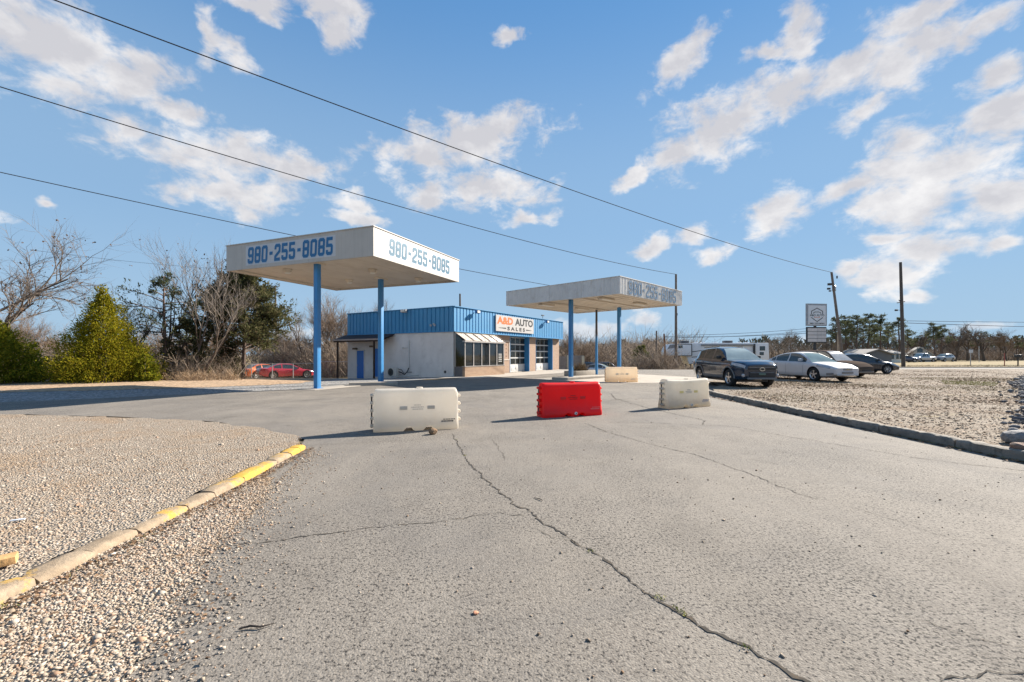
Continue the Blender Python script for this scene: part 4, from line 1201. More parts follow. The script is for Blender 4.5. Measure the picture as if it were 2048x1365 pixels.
    # floodlights on the fascia
    def flood(x, y, z, nrm, mat):
        n = Vector(nrm); p = Vector((x, y, z))
        o = MB().bar(p, p + n * 0.30, 0.06, 0.06).build('floodlight', mat, shop)
        side = n.cross(Vector((0, 0, 1)))
        MB().bar(p + n * 0.22 - side * 0.22 - Vector((0, 0, 0.02)), p + n * 0.22 + side * 0.22 - Vector((0, 0, 0.02)), 0.17, 0.2).build('lamp_head', mat, o, bevel=0.02)
        MB().bar(p + n * 0.32 + side * 0.05, p + n * 0.36 + side * 0.05, 0.30, 0.16).build('lamp_glass', LAMPW, o)
    flood(2.3, -0.04, 4.46, (0, -1, 0), M('floodlight_blue', (0.02, 0.11, 0.32), 0.5))
    flood(13.0, -0.04, 4.44, (0, -1, 0), MATS['floodlight_blue'])
    flood(-0.04, 4.3, 4.55, (-1, 0, 0), M('floodlight_grey', (0.42, 0.41, 0.39), 0.5))
    for dy in (-0.17, 0.17):
        MB().lathe([(0.0, 0.0), (0.05, 0.02), (0.085, 0.10), (0.08, 0.14), (0.0, 0.12)], 12, (0, 0, 0), 'x').xf(
            Matrix.Translation((-0.06, 1.72 + dy, 3.50)) @ Matrix.Rotation(R(180), 4, 'Z') @ Matrix.Rotation(R(25), 4, 'Y')).build('spot_lamp', M('spot_grey', (0.40, 0.42, 0.44), 0.4), shop, smooth=True)
    MB().cbox((-0.05, 1.72, 3.54), (0.06, 0.12, 0.12)).build('lamp_box', MATS['spot_grey'], shop)
    MB().tube([(12.55, -0.02, 4.68), (12.55, -0.02, 4.95)], 0.02, 6).build('camera_mast', DARKM, shop)
    MB().box(12.35, 12.75, -0.08, 0.04, 4.951, 5.03).build('security_camera', DARKM, shop)
    # conduit, tap and vent on the stucco
    MB().tube([(-0.03, 4.05, 0.5), (-0.03, 4.05, 2.45)], 0.045, 8).build('conduit', WHITEP, shop, smooth=True)
    MB().tube([(-0.03, 4.1, 1.95), (-0.03, 4.62, 1.95)], 0.02, 8).build('conduit', WHITEP, shop, smooth=True)
    MB().cbox((-0.03, 4.66, 1.94), (0.06, 0.10, 0.14)).build('junction_box', WHITEP, shop)
    MB().lathe([(0.0, -0.012), (0.09, -0.010), (0.10, 0.01)], 14, (0.01, 0.78, 0.30), 'x').build('vent', DARKM, shop)
    MB().box(-0.02, 0.019, 0.05, 5.2, -0.2, 0.10).build('plinth', STUC, shop)
shop_build()

def on_shop(x, y, z=0.0):
    a = R(BA); return Vector((BC[0] + x * math.cos(a) - y * math.sin(a), BC[1] + x * math.sin(a) + y * math.cos(a), z))

# sign board over the garage
sg = thing('shop_sign', 'white A&D AUTO SALES sign board on the blue fascia', 'sign', on_shop(4.86, -0.045), R(BA))
SIGNW = M('sign_white', (0.50, 0.48, 0.46), 0.4, var=0.05)
ORNG = M('sign_orange', (0.72, 0.16, 0.035), 0.4, var=0.12, scale=4)
BLKL = M('sign_black', (0.035, 0.033, 0.033), 0.4)
MB().box(0, 5.85, -0.055, -0.004, 3.25, 4.48).build('board', SIGNW, sg)
U, Z = Vector((1, 0, 0)), Vector((0, 0, 1))
place2d(text_mesh('A&D', 2.30, 0.58, 0.045), (0.14, -0.060, 3.80), U, Z).build('lettering', ORNG, sg, fix=False)
place2d(text_mesh('AUTO', 2.95, 0.58, 0.035), (2.76, -0.060, 3.80), U, Z).build('lettering', BLKL, sg, fix=False)
place2d(text_mesh('S A L E S', 2.75, 0.30, 0.045), (1.60, -0.060, 3.36), U, Z).build('lettering', BLKL, sg, fix=False)
for a, b in ((0.35, 1.4), (4.55, 5.5)):
    t0, t1 = (0.01, 0.05) if a < 1 else (0.05, 0.01)
    MB().add([(a, -0.060, 3.51 - t0), (b, -0.060, 3.51 - t1), (b, -0.060, 3.51 + t1), (a, -0.060, 3.51 + t0)], [(0, 1, 2, 3)]).build('flourish', BLKL, sg, fix=False)

# air conditioner beside the side wall
acp = on_shop(-0.55, 5.05, -0.10)
ac = thing('air_conditioner', 'cream outdoor air conditioner unit with round fan grille by the stucco wall', 'air conditioner', acp, R(BA))
ACM = M('air_conditioner_cream', (0.55, 0.51, 0.45), 0.5, var=0.05)
MB().box(-0.16, 0.16, -0.42, 0.42, 0.0, 0.62).build('casing', ACM, ac, bevel=0.015)
gr_ = MB().lathe([(0.0, -0.165), (0.24, -0.165), (0.25, -0.175), (0.27, -0.17), (0.27, -0.161)], 24, (0, 0.10, 0.32), 'x').build('fan_grille', M('fan_dark', (0.06, 0.07, 0.07), 0.5), ac, smooth=True)
for i in range(6):
    a = i * math.pi / 6
    MB().bar((-0.179, 0.10 - 0.25 * math.cos(a), 0.32 - 0.25 * math.sin(a)), (-0.179, 0.10 + 0.25 * math.cos(a), 0.32 + 0.25 * math.sin(a)), 0.008).build('grille_bar', DARKM, gr_)
MB().tube([(0.10, -0.42, 0.35), (0.15, -0.62, 0.30), (0.3, -0.8, 0.15), (0.42, -0.95, 0.38), (0.5, -1.0, 0.62)], 0.04, 8).build('hose', DARKM, ac, smooth=True)
MB().tube([(0.10, -0.42, 0.5), (0.2, -0.55, 0.52), (0.3, -0.75, 0.25), (0.44, -1.05, 0.32), (0.50, -1.3, 0.33)], 0.022, 6).build('cable', DARKM, ac, smooth=True)
MB().tube([(0.0, 0.3, 0.03), (-0.25, -0.2, 0.02), (-0.1, -0.9, 0.05), (0.2, -1.6, 0.09), (0.35, -2.1, 0.12)], 0.03, 8).build('drain_hose', M('pale_hose', (0.45, 0.44, 0.42), 0.5), ac, smooth=True)

# planter with a dead shrub at the far canopy
pl = thing('planter', 'low concrete planter with a dried shrub behind the lower canopy column', 'planter', G(1160, 752), R(46))
MB().box(-1.15, 1.15, -0.5, 0.5, 0.0, 0.36).build('trough', CONC, pl, bevel=0.02)
sh = MB(); rnd = random.Random(7)
for i in range(260):
    a = rnd.uniform(0, 6.28); r = rnd.uniform(0.1, 0.75); h = rnd.uniform(0.15, 0.6)
    b = Vector((rnd.uniform(-0.7, 0.7), rnd.uniform(-0.25, 0.25), 0.34))
    sh.tube([b, b + Vector((math.cos(a) * r * 0.5, math.sin(a) * r * 0.4, h * 0.7)), b + Vector((math.cos(a) * r, math.sin(a) * r * 0.7, h))], [0.014, 0.009, 0.003], 3, cap=False)
o = sh.build('shrub', island_mat('dried_shrub', [(0.05, 0.04, 0.03), (0.16, 0.11, 0.06), (0.28, 0.2, 0.11)]), pl, fix=False)

# plain blue pole between the columns of the far canopy
bp = MB().tube([(0, 0, 0), (0, 0, 2.6), (0, 0, 5.3)], [0.10, 0.085, 0.07], 10).build('blue_pole', None, smooth=True)
def pole_two_tone():
    t = NT('pole_blue_to_bare'); sp = t.n.new('ShaderNodeSeparateXYZ'); t.l.new(t.coords(), sp.inputs[0])
    f = t.math('MULTIPLY', t.math('SUBTRACT', t.math('ADD', sp.outputs[2], t.math('MULTIPLY', t.noise(3, 4, 0.6), 0.6)), 2.9), 3.0, clamp=True)
    t.color(t.mix(f, (0.05, 0.24, 0.52), (0.075, 0.068, 0.065))); t.set(Roughness=0.6)
    return t.m
bp.data.materials.clear(); bp.data.materials.append(pole_two_tone()); bp.location = G(1193, 751); bp.location.z = -0.02
tag(bp, 'slim free standing pole painted blue below and bare above behind the far canopy', 'pole')

# ================================================================ water barriers
def barrier_mat(name, col, rough, sss, stain_and_light, stain_and_light_col, trans=0.0):
    t = NT(name)
    c = t.ramp(t.noise(2.2, 4, 0.5), [(0.3, tuple(k * 0.90 for k in col)), (0.7, col)])
    if stain_and_light:
        sp = t.n.new('ShaderNodeSeparateXYZ'); t.l.new(t.coords(), sp.inputs[0])
        low = t.math('SUBTRACT', 1.0, t.math('MULTIPLY', sp.outputs[2], 2.6), clamp=True)
        f = t.math('MULTIPLY', t.math('ADD', low, t.math('MULTIPLY', t.math('SUBTRACT', t.noise(5, 7, 0.7), 0.5), 1.6)), stain_and_light, clamp=True)
        c = t.mix(f, c, stain_and_light_col)
        sc = t.noise(30, 3, 0.8)
        c = t.mix(t.math('MULTIPLY', t.math('SUBTRACT', sc, 0.66), 5, clamp=True), c, tuple(k * 0.6 for k in stain_and_light_col))
    t.color(c); t.set(Roughness=rough, Specular_IOR_Level=0.45)
    t.bump(t.noise(3.0, 3, 0.5), 0.12, 0.03)
    if trans:
        tr = t.n.new('ShaderNodeBsdfTranslucent'); t.l.new(c if not isinstance(c, tuple) else c, tr.inputs['Color'])
        mx = t.n.new('ShaderNodeMixShader'); mx.inputs[0].default_value = trans
        t.l.new(t.b.outputs[0], mx.inputs[1]); t.l.new(tr.outputs[0], mx.inputs[2]); t.l.new(mx.outputs[0], t.n['Material Output'].inputs['Surface'])
    return t.m

def barrier(label, c, ang, L, mat, H=0.80, sag=0.0, flip=False, marks=None, plug=True, group='water filled road barriers'):
    root = thing('water_barrier', label, 'barrier', (c[0], c[1], 0), R(ang), group)
    # half section from the foot up, y towards the camera is negative
    prof = [(0.20, 0.0), (0.215, 0.03), (0.215, 0.10), (0.19, 0.15), (0.165, 0.26), (0.145, 0.40), (0.135, 0.60), (0.135, 0.70), (0.115, 0.765), (0.07, 0.795), (0.0, H)]
    ring = [(-y, z) for y, z in prof] + [(y, z) for y, z in prof[-2::-1]]
    nx = 44; m = MB()
    notch = [(-0.30, -0.08), (0.16, 0.38)]
    for i in range(nx + 1):
        s = -1 + 2 * i / nx
        # rounded ends
        e = 1 - abs(s)
        x = s * (L / 2)
        k = 1.0
        ee = (1 - abs(s)) * L / 2
        if ee < 0.05: k = 0.82 + 0.18 * math.sqrt(max(0, 1 - (1 - ee / 0.05) ** 2))
        lift = 0.0
        for (a, b) in notch:
            xa = s * L / 2 / (L / 2)
            lift = max(lift, 0.075 * min(1, max(0, (min(xa - a, b - xa)) / 0.05)))
        for (y, z) in ring:
            zz = z
            if z < 0.12: zz = z + lift * (1 - z / 0.12)
            if z > 0.55: zz -= sag * (1 - s * s) * (z - 0.55) / 0.25 * 0.0 + sag * math.cos(s * 1.5) * (z - 0.55) / 0.25
            if k < 1 and z > 0.6: zz = 0.6 + (zz - 0.6) * (0.55 + 0.45 * (k - 0.82) / 0.18)
            bulge = 1 + 0.05 * math.sin(i * 0.5) * (0.3 if 0.2 < z < 0.7 else 0)
            m.v.append((x, y * k * bulge, zz))
    n = len(ring)
    for i in range(nx):
        for j in range(n - 1):
            m.f.append((i * n + j, i * n + j + 1, (i + 1) * n + j + 1, (i + 1) * n + j))
        m.f.append((i * n + n - 1, i * n, (i + 1) * n, (i + 1) * n + n - 1))
    m.f.append(tuple(range(n))[::-1]); m.f.append(tuple(nx * n + j for j in range(n)))
    body = m.build('shell', mat, root, smooth=True, angle=50)
    # hinge knuckles on both ends
    for sgn in (-1, 1):
        for q in range(4 if sgn > 0 else 5):
            z = (0.64 - q * 0.155) if sgn > 0 else (0.68 - q * 0.145)
            a = sgn * (L / 2 - 0.015)
            kn = MB().box(min(a, a + sgn * 0.075), max(a, a + sgn * 0.075), -0.075, 0.075, z - 0.028, z + 0.028).build('hinge_knuckle', mat, root, bevel=0.02, seg=3)
    pr_ = MB().tube([(-L / 2 - 0.035, 0.0, 0.06), (-L / 2 - 0.035, 0.0, 0.70)], 0.014, 8).build('hinge_pin', DARKM, root, smooth=True)
    # forklift pockets' recess marks, embossed print, filler cap, drain plug
    yf = -0.146
    if marks:
        for (x0, x1) in ((-0.32, -0.18), (0.20, 0.34)):
            MB().box(x0, x1, yf - 0.004, yf + 0.02, 0.40, 0.465).build('recess', marks[0], root, bevel=0.006)
        rnd = random.Random(3)
        for k, (z, w) in enumerate(((0.475, 0.13), (0.435, 0.24), (0.395, 0.18))):
            x = 0.01 - w / 2
            while x < 0.01 + w / 2:
                d = rnd.uniform(0.010, 0.026)
                yy = -0.1455 if z < 0.42 else -0.1435
                MB().box(x, x + d, yy - 0.0045, yy + 0.005, z, z + 0.018).build('embossed_mark', marks[1], root)
                x += d + 0.010
        x = 0.50
        while x < 0.72:
            d = rnd.uniform(0.015, 0.03)
            MB().box(x, x + d * 0.6, -0.1862, -0.172, 0.186, 0.205).build('printed_mark', marks[2], root)
            MB().box(x - 0.04, x + d - 0.045, -0.192, -0.178, 0.148, 0.172).build('printed_mark', marks[2], root)
            x += d + 0.004
    MB().lathe([(0.0, 0.02), (0.06, 0.018), (0.065, -0.01)], 16, (0.06, 0, H - sag + 0.001)).build('filler_cap', mat, root, smooth=True)
    if plug:
        pz = 0.075
        g = MB().lathe([(0.0, -0.03), (0.028, -0.03), (0.036, -0.022), (0.036, 0.02)], 14, (0.045, -0.212, pz), 'y').build('drain_plug', WHITEP, root, smooth=True)
        MB().lathe([(0.0, -0.034), (0.012, -0.033), (0.014, -0.029)], 10, (0.045, -0.212, pz), 'y').build('plug_socket', DARKM, g)
    return root
WB1 = barrier_mat('barrier_white_plastic', (0.86, 0.81, 0.73), 0.38, 0, 0.35, (0.66, 0.55, 0.39), 0.60)
WB2 = barrier_mat('barrier_milky_plastic', (0.82, 0.77, 0.68), 0.38, 0, 0.5, (0.62, 0.48, 0.30), 0.60)
WB3 = barrier_mat('barrier_cream_plastic', (0.90, 0.80, 0.66), 0.45, 0, 0.55, (0.80, 0.56, 0.30), 0.60)
RB = barrier_mat('barrier_red_plastic', (0.92, 0.003, 0.004), 0.42, 0, 0.30, (0.62, 0.07, 0.075), 0.36)  # paler red foot: light on the flared profile painted in, plus dusty scuffs
mk = (M('recess_brown', (0.62, 0.53, 0.42), 0.6), M('emboss_grey', (0.62, 0.58, 0.52), 0.6), BLKL)
mkr = (M('recess_red', (0.62, 0.004, 0.006), 0.4), M('emboss_dark_red', (0.30, 0.008, 0.01), 0.5), M('print_pale_red', (0.75, 0.16, 0.16), 0.5))
mk2 = (M('recess_yellow', (0.85, 0.68, 0.28), 0.6), M('emboss_grey2', (0.52, 0.50, 0.46), 0.6), M('print_blue_grey', (0.30, 0.31, 0.38), 0.6))
def seat(pl, pr, L, depth=0.21):
    a, b = G(*pl), G(*pr); ang = math.atan2(b.y - a.y, b.x - a.x)
    mid = (a + b) / 2 + Vector((-math.sin(ang), math.cos(ang), 0)) * depth
    return (mid.x, mid.y), math.degrees(ang)
c, a = seat((745, 866), (919, 858), 1.64)
barrier('white water barrier nearest the camera with a brick lump at its foot', c, a, 1.60, WB1, marks=mk, plug=False)
c, a = seat((1087, 837), (1206, 830.5), 1.6)
barrier('red water barrier standing between two white ones', c, a, 1.56, RB, sag=0.012, marks=mkr)
barrier('milky white water barrier with sagging top beside the black car', (4.80, 12.38), 24, 1.58, WB2, sag=0.03, marks=mk2)
c, a = seat((1213, 765), (1276, 765), 1.7)
barrier('farthest water barrier stained cream and tan below the lower canopy', c, 0, 1.66, WB3, marks=(M('recess_pale', (0.72, 0.66, 0.52), 0.6), mk[1], mk[1]), plug=False)

# ================================================================ poles, wires, pylon sign
POLE = M('pole_weathered_wood', (0.17, 0.135, 0.11), 0.9, var=0.25, scale=2.5, bump=0.5, bscale=12)
POLED = M('pole_dark_wood', (0.095, 0.08, 0.07), 0.9, var=0.25, scale=2.5, bump=0.4, bscale=12)
def pole(label, px, top, base, D, r, mat=POLE, lean=0.0, name='utility_pole', zbase=None):
    t, b = P(px, top, D), P(px + lean, base, D)
    zb = gz(b.x, b.y) - 0.1
    if zbase is not None: zb = zbase
    b2 = b + (b - t) * ((b.z - zb) / max(0.01, (t.z - b.z)))
    root = thing(name, label, 'pole', b2)
    MB().tube([(0, 0, 0), tuple((t - b2) * 0.5), tuple(t - b2)], [r, r * 0.85, r * 0.68], 10).build('shaft', mat, root, smooth=True)
    return root, t, b2
pA, tA, _ = pole('tall utility pole behind the far canopy and the trailer', 1352, 549, 712, 51, 0.17)
pB, tB, bB = pole('leaning utility pole with a lamp and transformer beside the pylon sign', 1663, 545, 716, 50, 0.17, lean=22)
pC, tC, bC = pole('utility pole standing alone at the road right of the parked cars', 1801, 525, 737, 52, 0.20, mat=POLED, lean=6)
pole('distant dark utility pole left of the tall canopy column', 550, 572, 735, 60, 0.17, mat=POLED, lean=5)
pole('thin short post behind the distant dark utility pole', 557, 645, 730, 62, 0.10, lean=2)
pole('bare pole rising over the shop roof', 920, 588, 725, 58, 0.16, mat=POLED, lean=1)
pole('slim grey pole in front of the brush left of the trailer', 1313, 662, 742, 50, 0.12)
pole('short rusty brown leaning post beside the trailer nose', 1328, 668, 742, 50, 0.13, mat=M('rusty_post', (0.20, 0.085, 0.04), 0.9), lean=4)
pole('thick square timber stub beside the leaning utility pole', 1677, 664, 722, 52, 0.20, mat=M('pale_timber', (0.34, 0.27, 0.20), 0.9, var=0.2, scale=3))
# fittings
for (dx, dz, s) in ((-0.35, -1.35, 0.35), (-0.45, -1.85, 0.30), (-0.3, -2.1, 0.22)):
    q = tB - bB + Vector((dx * 0.9 + 0.1, 0, dz))
    MB().cbox(q, (s, s * 0.7, s * 0.7)).build('fitting', DARKM, pB, bevel=0.03)
MB().lathe([(0, 0), (0.19, 0), (0.19, 0.55), (0.1, 0.62), (0, 0.62)], 12, tuple(tB - bB + Vector((0.36, 0.1, -2.1)))).build('transformer', STEEL, pB, smooth=True)
MB().cbox(tB - bB + Vector((0.62, 0, -0.55)), (0.10, 0.1, 0.3)).build('fitting', DARKM, pB)
q = tC - bC
MB().bar(q + Vector((-0.4, 0, -4.75)), q + Vector((0.5, 0, -4.6)), 0.09, 0.09).build('crossarm', POLED, pC)
MB().bar(q + Vector((-0.2, 0, -4.4)), q + Vector((0.35, 0, -5.1)), 0.06, 0.06).build('crossarm', POLED, pC)
MB().cbox(q + Vector((-0.5, 0, -5.6)), (0.25, 0.2, 0.2)).build('lamp_head', DARKM, pC, bevel=0.03)
MB().bar(q + Vector((0, 0, -5.6)), q + Vector((-0.5, 0, -5.6)), 0.04).build('lamp_arm', DARKM, pC)
for dz in (-2.0, -4.6):
    MB().cbox(tA - pA.location + Vector((0.06, 0, dz)), (0.18, 0.2, 0.25)).build('fitting', DARKM, pA)

WIRE = M('cable_rubber', (0.035, 0.036, 0.04), 0.9, spec=0.05)
def wire(label, a, b, sag, r0, r1=None, n=48, parent=None):
    a, b = Vector(a), Vector(b); r1 = r1 or r0
    pts, rad = [], []
    for i in range(n + 1):
        t = i / n; p = a.lerp(b, t); p.z -= sag * 4 * t * (1 - t); pts.append(p); rad.append(r0 + (r1 - r0) * t)
    o = MB().tube(pts, rad, 6).build('overhead_wire', WIRE, smooth=True)
    return tag(o, label, 'wire', 'overhead wires')
wire('highest overhead wire running from upper left to the leaning pole', P(-330, -164, 7.5), tB, 0.55, 0.013, 0.022)
wire('middle overhead wire running from the left to the pole behind the far canopy', P(-330, 72, 11), tA, 0.65, 0.015, 0.024)
wire('lowest overhead wire crossing in front of both canopies', P(-330, 272, 11), P(1352, 607, 51), 0.55, 0.012, 0.020)
wire('upper thin line from the lone pole out to the right edge', P(1803, 642, 52), P(2300, 645, 70), 0.1, 0.025)
wire('lower thin line from the lone pole out to the right edge', P(1803, 646, 52), P(2300, 659, 70), 0.1, 0.03)
wire('faint line from the pylon sign to the lone pole', P(1655, 660, 55), P(1803, 647, 52), 0.1, 0.016)
wire('upper thin line above the trailer roof', P(1352, 671, 51), P(1640, 655, 56), 0.2, 0.020)
wire('middle thin line above the trailer roof', P(1352, 675, 51), P(1640, 660, 56), 0.25, 0.020)
wire('lower thin line above the trailer roof', P(1330, 674, 52), P(1640, 665, 56), 0.2, 0.026)
wire('faint line sloping above the bare trees left of the tall canopy', P(60, 500, 45), P(620, 545, 60), 0.5, 0.014)

# pylon sign
ps = P(1632, 720, 45); ps.z = gz(ps.x, ps.y)
pyl = thing('pylon_sign', 'roadside pylon sign with shield logo panel over an empty letter board', 'sign', ps, R(7))
zz = lambda py: EYE - (py - HZ) * 45 / F - ps.z
MB().box(-0.10, 0.10, 0.06, 0.22, 0.0, zz(612)).build('post', DARKM, pyl)
k = 45 / F
W2 = 22 * k
PGREY = M('sign_frame_grey', (0.32, 0.33, 0.34), 0.5)
PW = M('sign_face_white', (0.68, 0.68, 0.68), 0.35, var=0.04)
top = MB().box(-W2, W2, -0.12, 0.058, zz(652.5), zz(608)).build('sign_cabinet', PGREY, pyl)
MB().box(-W2 + 0.14, W2 - 0.14, -0.135, -0.122, zz(650), zz(611.5)).build('sign_face', PW, top)
bot = MB().box(-W2 + 0.03, W2 - 0.03, -0.10, 0.058, zz(686), zz(654.5)).build('letter_board', DARKM, pyl)
rows = 4
for i in range(rows):
    za = zz(684.5) + (zz(656.5) - zz(684.5)) * i / rows; zb = zz(684.5) + (zz(656.5) - zz(684.5)) * (i + 1) / rows
    for (xa, xb) in ((-W2 + 0.10, 0.02), (0.05, W2 - 0.10)):
        MB().box(xa, xb, -0.118, -0.102, za + 0.02, zb - 0.02).build('panel', M('letter_panel_pinkish', (0.62, 0.56, 0.52), 0.4, var=0.06), bot)
for i in range(5):
    x = 0.16 + i * 0.17
    MB().box(x, x + 0.018, -0.124, -0.119, zz(684), zz(657)).build('panel_seam', PGREY, bot)
# shield: hexagon outline, car roof line, lettering and number
yl = -0.139
cx, cz = 0.0, zz(630)
hexo = [(-0.62, 0.34), (0, 0.66), (0.62, 0.34), (0.62, -0.30), (0, -0.70), (-0.62, -0.30)]
v, f = ribbon([(a, b) for a, b in hexo], 0.075, True)
place2d((v, f), (cx, yl, cz), U, Z).build('shield', BLKL, top, fix=False)
MB().box(-0.72, 0.72, yl - 0.004, yl - 0.001, cz - 0.27, cz + 0.03).build('plain_band', PW, top)
place2d(text_mesh('A&D AUTO', 1.62, 0.20, 0.02), (-0.81, yl - 0.008, cz - 0.16), U, Z).build('lettering', BLKL, top, fix=False)
place2d(text_mesh('SALES', 0.66, 0.10, 0.02), (-0.33, yl - 0.008, cz - 0.31), U, Z).build('lettering', ORNG, top, fix=False)
place2d(text_mesh('980-255-8085', 1.66, 0.15, 0.02), (-0.83, yl - 0.003, zz(649)), U, Z).build('lettering', BLKL, top, fix=False)
v, f = ribbon([(-0.42, 0.10), (-0.36, 0.22), (-0.2, 0.27), (0.2, 0.27), (0.36, 0.22), (0.42, 0.10)], 0.06, False)
place2d((v, f), (cx, yl - 0.003, cz), U, Z).build('car_outline', BLKL, top, fix=False)

# ================================================================ vehicles
def paint(name, col, metal=0.0, rough=0.25, dust=0.15, coat=0.9):
    return M(name, col, rough, metal, var=0.05, scale=1.2, coat=coat, spec=0.5 if coat > 0.5 else (0.22 if coat > 0 else 0.0), dirt=tuple(0.5 * c + 0.12 for c in col), dirt_amt=dust)
TYRE = M('tyre_rubber', (0.018, 0.018, 0.018), 0.85, var=0.3, scale=10)
RIM = M('alloy_rim', (0.55, 0.55, 0.56), 0.3, 0.85, var=0.05)
CARGLASS = glass_mat('car_glass', (0.022, 0.032, 0.034), 0.03, 0.0)
CARGLASS2 = glass_mat('car_windscreen', (0.06, 0.075, 0.075), 0.03, 0.0)
TRIMB = M('black_plastic_trim', (0.022, 0.022, 0.023), 0.6, var=0.2)
LENS = M('headlight_lens', (0.36, 0.36, 0.38), 0.2, 0.2, var=0.2, scale=9, coat=1.0)
REDL = M('tail_light_lens', (0.35, 0.012, 0.012), 0.15, var=0.2, scale=9, coat=1.0)
CHROME = M('chrome', (0.75, 0.75, 0.76), 0.12, 1.0, var=0.03)
PLATEM = M('number_plate', (0.62, 0.64, 0.62), 0.5, var=0.05)

def curve(pts):
    """smooth monotone-ish interpolation through control points"""
    xs = [p[0] for p in pts]; ys = [p[1] for p in pts]
    n = len(xs); d = [(ys[i + 1] - ys[i]) / (xs[i + 1] - xs[i]) for i in range(n - 1)]
    m = [d[0]] + [0.0 if d[i - 1] * d[i] <= 0 else 2 * d[i - 1] * d[i] / (d[i - 1] + d[i]) for i in range(1, n - 1)] + [d[-1]]
    def f(x):
        if x <= xs[0]: return ys[0]
        if x >= xs[-1]: return ys[-1]
        i = 0
        while x > xs[i + 1]: i += 1
        h = xs[i + 1] - xs[i]; t = (x - xs[i]) / h
        return ((1 + 2 * t) * (1 - t) ** 2 * ys[i] + t * (1 - t) ** 2 * h * m[i] + t * t * (3 - 2 * t) * ys[i + 1] + t * t * (t - 1) * h * m[i + 1])
    return f

def wheel(root, x, y, r, w, sgn, spokes=5, rim=RIM):
    t = MB().lathe([(r * 0.66, -w / 2), (r * 0.80, -w / 2 - 0.008), (r * 0.95, -w / 2 + 0.01), (r, -w / 2 + 0.04), (r, w / 2 - 0.04), (r * 0.95, w / 2 - 0.01), (r * 0.80, w / 2 + 0.008), (r * 0.66, w / 2)], 28, (x, y, r), 'y').build('wheel', TYRE, root, smooth=True)
    yo = y + sgn * (w / 2 - 0.03)
    MB().lathe([(0.0, 0.0), (r * 0.67, 0.0)], 20, (x, y + sgn * 0.02, r), 'y').build('rim_backing', DARKM, t)  # dark disc filling the space behind the spokes
    m = MB().lathe([(r * 0.58, -0.012), (r * 0.67, 0.022), (r * 0.685, 0.02), (r * 0.67, -0.06), (r * 0.60, -0.05)] if sgn > 0 else [(r * 0.58, 0.012), (r * 0.67, -0.022), (r * 0.685, -0.02), (r * 0.67, 0.06), (r * 0.60, 0.05)], 28, (x, yo, r), 'y')
    m.lathe([(0.0, sgn * 0.015), (r * 0.12, sgn * 0.015), (r * 0.16, 0.0), (r * 0.16, -sgn * 0.04)], 14, (x, yo, r), 'y')
    for i in range(spokes):
        for da in ((-0.10, 0.10) if spokes <= 5 else (0.0,)):
            a = 2 * math.pi * i / spokes + 0.3
            c0 = Vector((x + math.cos(a) * r * 0.10, yo, r + math.sin(a) * r * 0.10)); c1 = Vector((x + math.cos(a + da) * r * 0.62, yo - sgn * 0.005, r + math.sin(a + da) * r * 0.62))
            m.bar(c0, c1, r * 0.085, 0.03, up=(0, 1, 0))
    m.build('rim', rim, t, smooth=True, angle=30)
    return t

